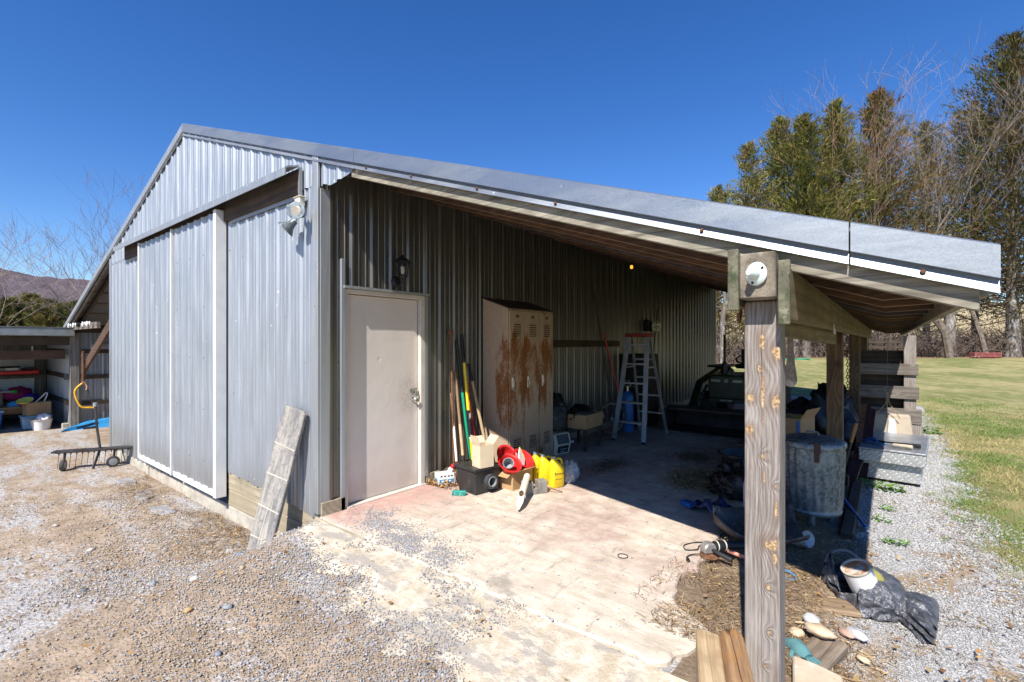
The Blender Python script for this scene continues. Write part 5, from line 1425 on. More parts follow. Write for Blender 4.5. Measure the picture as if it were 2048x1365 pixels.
pts = [(.3, 0, .05), (.22, .12, .03), (.08, .22, .008), (-.06, .20, .008), (-.10, .12, .008), (-.02, .10, .012), (.04, .16, .008), (.14, .19, .008), (.26, .10, .012)]
def catmull(P, s=6):
    out = []
    for i in range(len(P) - 1):
        p0 = Vector(P[max(i - 1, 0)]); p1 = Vector(P[i]); p2 = Vector(P[i + 1]); p3 = Vector(P[min(i + 2, len(P) - 1)])
        for q in range(s):
            t_ = q / s
            out.append(.5 * ((2 * p1) + (p2 - p0) * t_ + (2 * p0 - 5 * p1 + 4 * p2 - p3) * t_ ** 2 + (3 * p1 - p0 - 3 * p2 + p3) * t_ ** 3))
    out.append(Vector(P[-1])); return out
k.tube(catmull(pts), .0038, 6); k.build('cord', m_black, ag, smooth=True)
k = MB(); k.tube(catmull([(-.03, .0, .02), (-.10, .03, .012), (-.16, .01, .008), (-.18, -.03, .008)]), .004, 6); k.cyl((-.18, -.03, .01), (-.19, -.06, .01), .013, 8); k.build('plug_cord', m_black, ag, smooth=True)
rg = thing('wire_ring', 'thin dark ring lying alone on the sunlit concrete', 'ring', (2.50, .94, .004)); k = MB(); k.torus((0, 0, .003), .036, .0025, 28, 6); k.build('ring_wire', m_black, rg)

# box by the tractor and clutter in the shade
cb = thing('cardboard_box', 'open brown cardboard box with a yellow folder in the far shade', 'carton', (3.05, 4.75, .30), rz=R(-15))
openbox(cb, .38, .42, .32, m_card, [('+x', .14, -60)])
text_mesh('handhold', '-', .16, m_blacktxt, cb, (-.02, -.2112, .235), (PI / 2, 0, 0))
k = MB(); k.bx(.14, .18, -.214, -.2105, .02, .30); k.build('blue_band', m_bluepl, cb)
yf = thing('yellow_folder', 'bright yellow folder sticking out of the brown cardboard box', 'folder', (3.12, 4.72, .58), rz=R(-15)); k = MB(); k.box((0, 0, .02), (.16, .20, .012), (R(12), R(-18), 0)); k.build('folder_cover', m_yellow, yf)
pt_ = thing('low_table', 'low dark table of planks under the cardboard box', 'table', (2.98, 4.7, 0))
k = MB(); k.bx(-.45, .50, -.55, .6, .26, .298); k.build('table_top', m_dark, pt_)
for x, y in ((-.4, -.5), (.45, -.5), (-.4, .55), (.45, .55)):
    k = MB(); k.bx(x - .03, x + .03, y - .03, y + .03, 0, .26); k.build('leg', m_dark, pt_)
for q, (x, y, z, sx, sy, sz, m, lb) in enumerate(((3.28, 3.95, .36, .52, .5, .04, m_bluepl, 'blue flat panel on the boards behind the trash can'), (3.4, 3.85, .405, .38, .10, .03, m_ash, 'pale wooden lath on top of the blue panel'), (3.35, 4.0, .40, .44, .05, .022, m_whitepl, 'white strip lying across the blue panel'))):
    k = MB(); k.box((0, 0, 0), (sx, sy, sz), (0, 0, R(-8 + 7 * q))); ob = k.build(['blue_board', 'wooden_lath', 'white_strip'][q], m, bevel=.004); ob.location = (x, y, z); tag(ob, lb, ['board', 'lath', 'strip'][q])
cr_ = thing('board_stack', 'low stack of dark boards holding the blue panel', 'board stack', (3.3, 3.95, 0))
for q in range(6):
    k = MB(); k.box((0, .02 * (q % 2), .03 + q * .055), (.6 - .02 * q, .5, .045), (0, 0, R(2 * q - 5))); k.build('board', m_dark, cr_)
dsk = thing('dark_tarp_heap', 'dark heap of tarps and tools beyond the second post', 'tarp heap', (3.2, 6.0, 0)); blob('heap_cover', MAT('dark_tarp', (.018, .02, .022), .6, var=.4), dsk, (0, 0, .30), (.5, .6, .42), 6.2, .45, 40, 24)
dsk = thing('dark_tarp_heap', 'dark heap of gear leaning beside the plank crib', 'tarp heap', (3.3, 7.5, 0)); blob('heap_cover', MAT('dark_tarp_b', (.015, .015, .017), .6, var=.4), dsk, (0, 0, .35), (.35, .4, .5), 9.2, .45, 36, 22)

# timbers, stones and the lumber at the post foot -----------------------------------------------
lgs = (((3.385, -.07), (.326, -.945), .098, m_ash, 'pale squared split timber left of the front post', WOOD('pale_split_timber', (.36, .24, .12), (.62, .47, .28), 1, 26, crack=.3, stain=(.30, .19, .10))),
       ((3.47, .0), (.338, -.941), .115, m_ash, 'orange brown split log touching the front post', WOOD('brown_split_log', (.20, .10, .045), (.50, .31, .15), 1, 22, crack=.9, stain=(.42, .19, .05))))
for q, (c, d, wd, _, lb, m) in enumerate(lgs):
    o = thing('split_timber', lb, 'timber', (c[0], c[1], -.16), rz=math.atan2(d[1], d[0]) + PI / 2, group='split timbers at the post foot')
    k = MB()
    if q == 0:
        k.prism([(-wd / 2, .02), (wd / 2, .0), (wd / 2, .425), (wd * .12, .432), (-wd / 2, .44)], -.95, 0, ax=1)
    else:
        k.prism([(-wd / 2, .0), (wd / 2, .0), (wd / 2, .36), (wd * .40, .42), (wd * .1, .447), (-wd * .25, .44), (-wd / 2, .41)], -.9, .0, ax=1)
    k.build('timber_body', m, o, bevel=.006)
zz = -.10
sb = thing('pale_stone_slab', 'pale cream stone slab right of the post foot', 'stone slab', (3.76, .36, -.16), rz=R(10))
k = MB(); k.prism([(-.11, -.30), (.10, -.30), (.105, .07), (.0, .115), (-.095, .135)], 0, .15); k.build('slab_block', MAT('cream_stone', (.56, .46, .33), .85, var=.12, layers=(((.66, .62, .56), 5, (1, 1, 1), .5, .65), ((.42, .26, .13), 14, (1, 1, 1), .64, .74)), bump=.35, bscale=45), sb, bevel=.008)
tm_ = thing('old_timber', 'weathered grey brown timber stub with a flat stone on top', 'timber', (3.735, .66, -.14), rz=R(-14))
k = MB(); k.bx(-.075, .075, -.20, .20, 0, .09); k.build('timber_body', WOOD('grey_brown_timber', (.14, .10, .07), (.34, .27, .20), 1, 30, crack=.5), tm_, bevel=.01)
tm2 = thing('old_timber', 'brown plank piece half buried by the silver tarp bag', 'timber', (3.74, 1.30, -.10), rz=R(-68))
k = MB(); k.bx(-.09, .09, -.13, .14, 0, .03); k.build('timber_body', WOOD('buried_plank', (.17, .11, .06), (.38, .27, .17), 1, 26, crack=.3), tm2, bevel=.008)
def rock(loc, rad, seed, col, label, rz=0, tilt=0, flat=0):
    o = thing('flat_stone' if rad[2] < rad[0] * .5 else 'stone', label, 'stone', loc, rot=(R(tilt), 0, R(rz)), group='loose stones by the post foot')
    blob('stone_body', MAT('stone_%d' % int(seed * 10), col, .8, var=.15, vscale=20, bump=.3, bscale=50), o, (0, 0, 0), rad, seed, .28, 20, 12, -9, 2.2)
    return o
rock((3.725, .80, -.012), (.078, .045, .028), 1.3, (.56, .43, .29), 'oval tan stone lying flat on the timber stub', -10)
rock((3.675, .93, -.03), (.045, .04, .032), 2.9, (.44, .44, .43), 'round light grey stone behind the tan stone', 0)
rock((3.885, 1.02, -.075), (.062, .034, .022), 4.4, (.47, .48, .49), 'angular pale grey stone between the timber stub and the tarp bag', -35)
rock((3.92, .80, -.09), (.034, .018, .014), 5.6, (.60, .47, .32), 'small tan stone in the straw right of the timber stub', -30)
rock((3.84, 1.02, -.085), (.04, .05, .016), 7.7, (.46, .30, .23), 'flat pinkish stone in the straw beside the pale grey stone', 20)
rock((3.62, .80, -.06), (.04, .035, .02), 8.8, (.58, .45, .30), 'crumbly tan stone against the foot of the front post', 40)
rock((3.96, .36, -.09), (.055, .028, .022), 9.9, (.42, .22, .09), 'rusty brown stone at the lower edge of the gravel', 10)
gl = thing('work_glove', 'teal work glove crumpled behind the pale stone slab', 'glove', (3.655, .60, -.075), rz=R(-40))
k = MB(); k.tube([(-.07, 0, .02), (-.02, .005, .035), (.03, .0, .03), (.06, 0, .022)], [.03, .04, .038, .03], 10); k.build('palm', MAT('teal_fabric', (.10, .24, .25), .85, var=.3, bump=.5, bscale=60), gl, smooth=True)
for q in range(4):
    a = R(-24 + 16 * q); k = MB(); k.tube([(.05, .022 - .015 * q * 1.0, .022), (.05 + .05 * math.cos(a), .02 - .015 * q - .03 * math.sin(a), .02), (.05 + .085 * math.cos(a), .02 - .015 * q - .05 * math.sin(a), .008)], [.012, .011, .008], 8); k.build('finger', m_dkiron if q > 2 else MAT('teal_fabric_b', (.09, .22, .23), .85), gl, smooth=True)
k = MB(); k.tube([(-.01, -.03, .02), (.02, -.065, .018), (.05, -.075, .01)], [.013, .012, .009], 8); k.build('thumb', MAT('teal_fabric_c', (.09, .22, .23), .85), gl, smooth=True)
k = MB(); k.tube([(3.60, .885, -.05), (3.72, .935, -.04)], .005, 6); tag(k.build('bare_stick', m_ash), 'short pale stick by the foot of the front post', 'stick')
k = MB(); k.tube(catmull([(3.40, 1.52, -.05), (3.44, 1.50, -.02), (3.50, 1.49, -.03), (3.53, 1.46, -.05), (3.49, 1.43, -.05), (3.44, 1.44, -.04)]), .005, 6); tag(k.build('twine_loop', m_ltblue), 'loop of sky blue cord in the straw beside the post', 'cord')

# silver tarp bag with a paint can --------------------------------------------------------------
t = NT('silver_tarp')
n1 = t.noise(t.map(), 7, 5, .65, 1.2); n2 = t.noise(t.map(loc=(2, 2, 2)), 45, 4, .7)
col = t.mix(t.ramp(n1, .3, .7), (.085, .088, .10), (.20, .202, .22))
hh = t.math('ADD', n1, t.math('MULTIPLY', n2, .3)); hh = t.math('ADD', hh, t.math('MULTIPLY', t.vor(t.map((1, 1, 1), loc=(1, 2, 0)), 16, 'DISTANCE_TO_EDGE'), .9)); t.bump(hh, 1.0, .025)
m_tarp = t.fin(col, .30, .45)
zb_ = -.115
tg = thing('tarp_bag', 'crumpled silver grey tarp bag holding a rusty topped paint can', 'tarp bag', (0, 0, 0))
def tarp_surface(n=72):
    P = catmull([(3.83, 1.53, .14), (3.88, 1.535, .08), (3.97, 1.52, .078), (4.06, 1.505, .058), (4.12, 1.50, .045), (4.19, 1.495, .035), (4.25, 1.49, .012)], 16)
    k_ = len(P); V = []; F = []
    for i in range(k_):
        u = i / (k_ - 1.)
        d = (Vector(P[min(i + 1, k_ - 1)]) - Vector(P[max(i - 1, 0)])).normalized()
        if u < .25: d = (d + Vector((.25, .45, -1.0)) * (1 - u / .25) * .8).normalized()
        sd = Vector((0, 0, 1)).cross(d).normalized(); up = d.cross(sd).normalized()
        w_ = float(np.interp(u, [0, .10, .28, .45, .58, .72, .88, .96, 1], [.17, .205, .235, .205, .135, .195, .255, .25, .17]))
        h_ = float(np.interp(u, [0, .10, .28, .45, .58, .72, .88, .96, 1], [.13, .145, .15, .125, .085, .085, .07, .045, .008]))
        for j in range(n):
            ph = 2 * PI * j / n
            wst = min(1, abs(u - .56) * 3.2)
            q = 1 + .17 * wst * (u > .56) * math.sin(ph * 13 + 1.5 * math.sin(ph * 2 + 1)) + .05 * (u <= .56) * math.sin(ph * 9 + 3 * fbm(u * 3, ph, 2))
            q += .05 * (abs(math.sin(ph * 5 + u * 22 + 4 * fbm(u * 5 + 3, ph * 1.2 + 2, 2))) - .6) * (u < .6)
            q += .20 * (fbm(math.cos(ph) * 2.0 + 5 + u * 3, math.sin(ph) * 2.0 + u * 3, 2) - .5) + .14 * (abs(fbm(u * 8 + math.cos(ph) * 2.5, math.sin(ph) * 2.5 + 9 + u * 3, 2) - .5) * 2 - .25)
            p = Vector(P[i]) + sd * (w_ * math.cos(ph) * q) + up * (h_ * math.sin(ph) * q)
            V.append((p.x, p.y, zb_ + max(.004 + .003 * math.sin(j), p.z)))
    for i in range(k_ - 1):
        for j in range(n): F.append((i * n + j, i * n + (j + 1) % n, (i + 1) * n + (j + 1) % n, (i + 1) * n + j))
    return V, F
V, F = tarp_surface(); k = MB(); k.add(V, F); k.build('tarp_sheet', m_tarp, tg, smooth=True, solid=.002); bpy.data.objects['tarp_sheet'].data.set_sharp_from_angle(angle=R(24))
k = MB(); k.tube(catmull([(3.68, 1.60, -.02), (3.70, 1.68, .09), (3.80, 1.72, .13), (3.92, 1.66, .08), (4.00, 1.56, .06)]), .010, 8); k.build('rolled_edge', MAT('grey_tube', (.22, .21, .20), .5), tg, smooth=True)
k = MB()
V = []; F = []
pts = catmull([(3.655, 1.60, -.09), (3.66, 1.66, .02), (3.70, 1.73, .09)], 6); pt2 = catmull([(3.78, 1.44, -.03), (3.755, 1.52, .02), (3.72, 1.66, .085)], 6)
for i in range(len(pts)):
    for j in range(8):
        f = j / 7.; p = pts[i].lerp(pt2[i], f); V.append((p.x, p.y, p.z + .03 * math.sin(f * PI) + .012 * math.sin(f * 17 + i * .8)))
for i in range(len(pts) - 1):
    for j in range(7): F.append((i * 8 + j, (i + 1) * 8 + j, (i + 1) * 8 + j + 1, i * 8 + j + 1))
k.add(V, F); k.build('tarp_flap', m_tarp, tg, solid=.003)
# the can
cv = Vector((.10, .0, 0))
pcn = thing('paint_can', 'tilted paint can with rusty lid and blank white label in the tarp bag', 'paint can', (3.925, 1.465, -.02), rot=(R(19), R(-20), R(0)))
k = MB(); k.lathe([(0, 0), (.078, 0), (.08, .004), (.08, .185), (.083, .19), (.083, .196), (.072, .196), (.070, .188)], 30); k.build('can_wall', MAT('pale_tin', (.62, .57, .48), .45, .2), pcn, smooth=True)
k = MB(); k.lathe([(.0, .190), (.050, .191), (.068, .188)], 30); k.build('can_lid', MAT('rusty_lid', (.46, .20, .07), .8, .0, var=.3, layers=(((.48, .45, .38), 14, (1, 1, 1), .48, .60), ((.22, .08, .03), 30, (1, 1, 1), .60, .70))), pcn, smooth=True)
k = MB()
vs = []; nn = 20
for i in range(nn + 1):
    a = R(-175 + 180 * i / nn)
    for z in (.008, .18): vs.append((.0812 * math.cos(a), .0812 * math.sin(a), z))
k.add(vs, [(2 * i, 2 * i + 2, 2 * i + 3, 2 * i + 1) for i in range(nn)]); k.build('blank_label', m_paper, pcn, smooth=True)
k = MB()
vs = []
for i in range(nn + 1):
    a = R(8 + 170 * i / nn)
    for z in (.008, .18): vs.append((.0812 * math.cos(a), .0812 * math.sin(a), z))
k.add(vs, [(2 * i, 2 * i + 2, 2 * i + 3, 2 * i + 1) for i in range(nn)]); k.build('dark_label', m_black, pcn, smooth=True)
bo = thing('glass_bottle', 'olive glass bottle lying beside the paint can in the tarp bag', 'bottle', (4.0, 1.50, .0), rot=(R(14), R(-22), 0))
k = MB(); k.lathe([(0, 0), (.036, 0), (.038, .01), (.038, .10), (.03, .125), (.014, .145), (.013, .175), (0, .175)], 18); k.build('bottle_glass', MAT('olive_glass', (.30, .27, .07), .15, var=.1), bo, smooth=True)
# ------------------------------------------------------------------ open shed on the far left and the things before it
sh = thing('open_shed', 'dark open fronted metal shed at the far left behind the barn', 'shed', (0, 0, 0))
k = MB(); corr(None, None, (-11.34, .06, 0), (-14.3, .06, 0), (0, -1, 0), -.5, 1.78, None, .05, mb=k); k.build('side_wall', m_wall, sh, fix=False)
k = MB(); corr(None, None, (-14.3, .06, 0), (-14.3, -4.2, 0), (1, 0, 0), -.5, 1.77, None, .05, mb=k); k.build('back_wall', m_side, sh, fix=False)
k = MB(); corr(None, None, (-14.3, -4.2, 0), (-11.34, -4.2, 0), (0, 1, 0), -.5, 1.78, None, .05, mb=k); k.build('side_wall', m_side, sh, fix=False)
k = MB(); k.add([(-10.95, .12, 1.92), (-14.5, .12, 1.80), (-14.5, -4.4, 1.80), (-10.95, -4.4, 1.92), (-10.95, .12, 1.90), (-14.5, .12, 1.78), (-14.5, -4.4, 1.78), (-10.95, -4.4, 1.90)],
                [(0, 1, 2, 3), (7, 6, 5, 4), (0, 4, 5, 1), (1, 5, 6, 2), (2, 6, 7, 3), (3, 7, 4, 0)]); k.build('roof', m_roof, sh)
k = MB(); k.bx(-11.0, -10.96, -4.4, .10, 1.72, 1.895); k.build('eave_flashing', MAT('grey_gutter_steel', (.30, .33, .33), .45, .5), sh, bevel=.008)
k = MB(); k.bx(-11.28, -11.20, -4.3, .04, 1.50, 1.70); k.build('header_beam', m_dark, sh)
k = MB(); k.bx(-11.34, -11.30, -4.2, -.02, 1.18, 1.38); k.build('cross_beam', m_raft, sh)
for z in (.14, .75, 1.35):
    k = MB(); k.bx(-14.0, -11.36, .0, .035, z - .05, z + .05); k.build('wall_board', m_dark, sh)
    k = MB(); k.bx(-11.42, -11.33, -.03, .05, z - .075, z + .06); k.build('board_end', m_grey_x, sh)
for x in (-14.0,):
    for y in (-.55, -1.5, -2.45):
        for z0, z1 in ((.15, .60), (.82, 1.3)):
            k = MB(); k.bx(-14.24, -14.21, y - .34, y + .34, z0, z1); k.build('white_panel', m_whitepl, sh)
k = MB(); k.bx(-14.2, -13.5, -4.1, -.1, .70, .74); k.build('shelf', m_dark, sh)
k = MB(); k.bx(-14.2, -13.5, -4.1, -.1, .06, .10); k.build('shelf', m_dark, sh)
k = MB(); k.bx(-11.40, -11.33, .055, .10, -.48, 1.75); k.build('corner_trim', m_white, sh)
k = MB(); k.bx(-11.44, -11.30, -.07, .05, -.52, -.36); k.build('footing_block', m_conc, sh, bevel=.01)
gx = -.48
rt = thing('red_tray', 'red plastic tray with odds and ends on the shed shelf', 'tray', (-13.55, -.52, .745))
k = MB(); k.bx(-.2, .2, -.45, .32, 0, .10); k.build('tray_body', m_red, rt, bevel=.02)
k = MB(); k.bx(-.1, .1, -.3, -.06, .10, .17); k.build('white_case', m_whitepl, rt, bevel=.01)
k = MB(); k.bx(-.1, .1, -.40, -.02, .17, .21); k.bx(-.12, .12, .0, .22, .10, .17); k.build('black_tool', m_black, rt, bevel=.02)
cb = thing('tall_carton', 'brown carton of toys stacked on the pale blue tote in the shed', 'carton', (-12.0, -.42, -.16), rz=R(8)); openbox(cb, .34, .42, .30, m_card, [('+x', .05, 80)])
tt = thing('plastic_tote', 'pale blue lidded tote under the brown carton in the shed', 'tote', (-12.0, -.44, gx))
k = MB(); taper(k, .16, .22, .19, .25, 0, .27); k.build('tote_body', MAT('pale_blue_plastic', (.42, .55, .62), .45), tt, bevel=.015)
k = MB(); k.bx(-.21, .21, -.27, .27, .27, .31); k.build('tote_lid', MAT('lid_blue', (.25, .42, .6), .45), tt, bevel=.01)
wbk = thing('white_bucket', 'round white bucket on the gravel before the pale blue tote', 'bucket', (-11.52, -.40, gx + .01))
k = MB(); k.lathe([(0, 0), (.15, 0), (.185, .22), (.20, .225), (.20, .245), (.185, .245), (.15, .02), (0, .02)], 28); k.build('bucket_shell', m_whitepl, wbk, smooth=True)
k = MB(); k.torus((0, 0, .238), .197, .008, 28, 6); k.build('rim_band', MAT('buff_rim', (.45, .3, .2), .6), wbk)
rg_ = thing('white_rag', 'white rag heaped in the white bucket', 'rag', (-11.5, -.36, gx + .20)); blob('rag_cloth', m_paper, rg_, (0, 0, .05), (.13, .13, .12), 4.2, .35)
hn = thing('wheelbarrow', 'brown wheelbarrow tray loaded with toys inside the shed', 'wheelbarrow', (-12.6, -.92, gx))
k = MB(); taper(k, .16, .30, .30, .50, .32, .50); k.build('barrow_tray', m_card, hn, bevel=.02)
for y in (-.3, .3):
    k = MB(); k.beam((.2, y, 0), (.1, y, .34), .04, .04); k.build('leg', m_black, hn)
k = MB(); k.cyl((-.5, -.05, .18), (-.5, .05, .18), .18, 20); k.build('wheel', m_rubber, hn)
for (x, y, z, r_, m, nm, lb, ct_) in ((-12.55, -.70, .06, (.14, .16, .09), m_ltblue, 'toy', 'light blue toy heaped in the wheelbarrow', 'toy'), (-13.2, -.62, .26, (.2, .26, .18), MAT('magenta_cloth', (.30, .01, .10), .7), 'play_ball', 'dark magenta soft toy heaped at the shed back', 'toy'),
                                    (-12.9, -.42, .16, (.16, .16, .12), MAT('violet_plastic', (.08, .02, .3), .4), 'toy', 'violet toy behind the brown carton', 'toy'), (-12.4, -.58, .12, (.12, .14, .09), m_red, 'toy', 'red toy in the wheelbarrow beside the yellow disc', 'toy')):
    o = thing(nm, lb, ct_, (x, y, z)); blob('toy_body', m, o, (0, 0, 0), r_, x * 2, .3, fl=-9)
fr2 = thing('yellow_disc', 'yellow and white toy disc tilted on the brown carton', 'toy disc', (-11.95, -.62, .17), rot=(R(12), R(20), 0)); k = MB(); k.lathe([(0, .0), (.13, .01), (.15, .03), (.15, .04), (.12, .03), (0, .02)], 24); k.build('disc_body', MAT('lemon_plastic', (.75, .72, .15), .4), fr2, smooth=True)
hg = thing('coat_hanger', 'white wire loop sticking out of the brown carton', 'wire loop', (-11.95, -.34, .12)); k = MB(); k.tube(catmull([(0, -.12, 0), (0, .02, .16), (0, .06, .22), (0, .1, .2), (0, .04, .02)]), .012, 6); k.build('wire', m_whitepl, hg)
gt = thing('green_toy', 'bright green toy beside a grey tube at the shed back', 'toy', (-12.95, -.70, .30)); k = MB(); k.lathe([(0, 0), (.06, .02), (.08, .06), (0, .1)], 12); k.build('toy_body', MAT('lime_plastic', (.06, .55, .06), .4), gt, smooth=True); k = MB(); k.cyl((0, -.45, .05), (0, -.05, .05), .03, 10); k.build('tube', m_grey, gt)
cl = thing('blue_cooler', 'blue box cooler with a pale lid at the left edge of the shed', 'cooler', (-12.35, -1.22, gx)); k = MB(); taper(k, .2, .22, .22, .26, 0, .40); k.build('cooler_body', m_bluepl, cl, bevel=.02); k = MB(); k.bx(-.24, .24, -.28, .28, .40, .46); k.build('cooler_lid', MAT('pale_lid', (.35, .45, .62), .4), cl, bevel=.015)
bx2 = thing('beige_crate', 'tall beige box standing at the shed back behind the cooler', 'box', (-13.5, -1.15, gx)); k = MB(); k.bx(-.25, .25, -.4, .28, .4, .85); k.bx(-.2, .2, -.35, .25, 0, .4); k.build('crate_body', MAT('drab_beige', (.26, .21, .15), .7), bx2, bevel=.01)
sb_ = thing('shed_bulb', 'bare glass bulb hanging under the shed header', 'bulb', (-11.5, -.55, 1.36)); k = MB(); k.lathe([(0, -.05), (.03, -.03), (.035, .0), (.015, .04), (.015, .12)], 12); k.build('bulb_glass', m_whitepl, sb_, smooth=True)
# insulators along the tie board
for q, (x, m) in enumerate(((-10.75, m_whitepl), (-10.25, m_whitepl), (-9.85, m_black), (-9.3, m_whitepl), (-8.9, m_whitepl))):
    o = thing('spool_insulator', ['leftmost white spool on the tie board under the side eave', 'big white spool with a dark hole on the tie board', 'black spool between white ones on the tie board', 'dusty white spool right of the black one on the tie board', 'rightmost pale spool on the tie board near the barn wall'][q], 'insulator', (x, -.0, 1.95), group='spools on the tie board')
    k = MB(); k.lathe([(.02, 0), (.052, .0), (.056, .012), (.032, .028), (.056, .044), (.052, .056), (.02, .056), (.02, 0)], 18, M=RM('X', 90)); k.build('spool_body', m, o, smooth=True)
# alu bracket on the lean-to wall
ab = thing('metal_tray', 'pale metal tray resting on the wall board of the side lean-to', 'tray', (-11.08, .62, 1.405)); k = MB(); k.bx(-.09, .09, -.22, .28, 0, .02); k.bx(.07, .09, -.22, .28, .02, .12); k.build('tray_plate', m_alu, ab)
# chain and bow saw
ch2 = thing('twisted_chain', 'thick rusty twisted chain holding the yellow bow saw', 'chain', (-10.10, .10, 0))
k = MB()
for s_ in (0, PI):
    k.tube([(.02 * math.cos(s_ + i * .75), .02 * math.sin(s_ + i * .75), 1.36 - i * .0142) for i in range(50)], .014, 6)
k.build('chain_strand', m_rust, ch2)
bs = thing('bow_saw', 'yellow framed bow saw hanging from the rusty chain', 'bow saw', (-10.10, .10, 0), rz=R(80))
k = MB(); k.tube(catmull([(-.01, 0, .66), (-.11, 0, .55), (-.14, 0, .44), (-.09, 0, .24), (-.02, 0, .12), (.10, 0, .10), (.19, 0, .09)]), .020, 10); k.build('saw_frame', MAT('yellow_enamel', (.78, .42, .02), .4), bs, smooth=True)
k = MB(); k.tube([(.03, 0, .66), (.065, 0, .58), (.055, 0, .50)], .020, 8); k.tube([(-.02, 0, .68), (.03, 0, .67)], .026, 8); k.build('clamp', MAT('buff_wrap', (.42, .26, .17), .7), bs, smooth=True)
k = MB(); k.beam((.065, 0, .54), (.175, 0, .10), .004, .022, up=(1, 0, 0)); k.build('saw_blade', m_dkiron, bs)
# blue sled
ks = thing('blue_sled', 'long blue plastic sled leaning at the foot of the lean-to wall', 'sled', (-10.75, .55, gx + .02), rot=(R(42), R(-6), R(94)))
k = MB()
V = []; F = []; n = 30; m_ = 9
for i in range(n):
    u = i / (n - 1.); x = -.75 + 1.7 * u; wd = .24 * min(1, (u * 3.2) ** .6) * (1 - .15 * u)
    for j in range(m_):
        v_ = -1 + 2 * j / (m_ - 1.)
        V.append((x, wd * v_, .05 * abs(v_) ** 4 + .06 * max(0, .2 - u) / .2 + .012 * math.cos(v_ * 9)))
for i in range(n - 1):
    for j in range(m_ - 1): F.append((i * m_ + j, (i + 1) * m_ + j, (i + 1) * m_ + j + 1, i * m_ + j + 1))
k.add(V, F); k.build('sled_shell', m_ltblue, ks, smooth=True, solid=.012)
k = MB(); k.prism([(-.38, -.08), (-.12, -.09), (-.10, .05), (-.34, .06)], .015, .03); k.build('foot_pad', m_black, ks); k = MB(); k.beam((-.45, .10, .03), (-.05, .15, .03), .02, .02); k.build('grip', m_black, ks)
# pull-behind dethatcher
dt = thing('tow_rake', 'tow behind lawn rake with spring tines and two small wheels', 'lawn rake', (0, 0, 0))
a = Vector((-6.36, -.89, -.17)); b2 = Vector((-5.80, .10, -.17)); dv = (b2 - a).normalized(); nv = Vector((-dv.y, dv.x, 0))
k = MB(); k.beam(a, b2, .16, .025); k.beam(a + Vector((0, 0, -.02)) + nv * .06, b2 + Vector((0, 0, -.02)) + nv * .06, .03, .05); k.build('tool_bar', m_dkiron, dt)
for i in range(15):
    p = a.lerp(b2, (i + .6) / 15.2) - nv * -.06
    k = MB(); k.torus(p + Vector((0, 0, -.05)), .02, .006, 12, 5, ax=1); k.tube([p + Vector((0, 0, -.05)), p + Vector((.015, -.01, -.14)), p + Vector((.0, -.02, gx + .17 + .03))], .004, 5); k.build('spring_tine', m_rust, dt)
for q, f in enumerate((.14, .70)):
    p = a.lerp(b2, f) - nv * .03
    k = MB(); k.beam(p, Vector((p.x + .02, p.y - .03, gx + .08)), .02, .03); st2 = k.build('wheel_strut', m_dkiron, dt)
    c = Vector((p.x + .02, p.y - .03, G(p.x, p.y) + .09)); ax_ = Vector((.95, -.1, 0)).normalized() if q else Vector((.45, .9, 0)).normalized()
    Mw = aim(tuple(c), ax_)
    k = MB(); k.lathe([(.055, -.025), (.082, -.025), (.09, -.01), (.09, .01), (.082, .025), (.055, .025)], 22, M=Mw); w0 = k.build('wheel', m_rubber, dt, smooth=True)
    k = MB(); k.lathe([(0, -.03), (.056, -.027), (.056, .027), (0, .03)], 18, M=Mw); k.build('hub', m_grey, w0, smooth=True)
hp = a.lerp(b2, .52)
k = MB(); k.tube([hp, hp + Vector((-.06, -.03, .35)), hp + Vector((-.09, -.045, .70))], .018, 8); k.build('lift_handle', m_dkiron, dt, smooth=True)
k = MB(); k.cyl(hp + Vector((-.09, -.045, .69)), hp + Vector((-.092, -.046, .75)), .028, 10); k.build('handle_grip', m_grey, dt)
k = MB(); k.beam(hp, hp + Vector((.05, -.10, -.30)), .02, .03); k.build('stand_leg', m_dkiron, dt)
k = MB(); k.beam(hp, hp + Vector((-.55, .50, -.12)), .04, .04); k.build('tow_bar', m_dkiron, dt)
st3 = thing('stepping_stone', 'flat grey flagstone in the gravel before the sliding doors', 'flagstone', (-2.9, -.38, G(-2.9, -.38) - .015), rz=R(5), group='flagstones before the sliding doors')
k = MB(); k.prism([(-.24, -.08), (-.05, -.11), (.18, -.09), (.24, .02), (.14, .10), (-.16, .08)], 0, .028); k.build('flag_body', MAT('flagstone', (.29, .285, .285), .85, var=.2, bump=.3, bscale=40), st3, bevel=.01)
dup(st3, (-3.75, -.36, G(-3.75, -.36) - .015), R(-14), 'middle flat flagstone half sunk in straw by the doors')
dup(st3, (-4.7, -.34, G(-4.7, -.34) - .012), R(175), 'farthest long flagstone in line with the left sliding door')
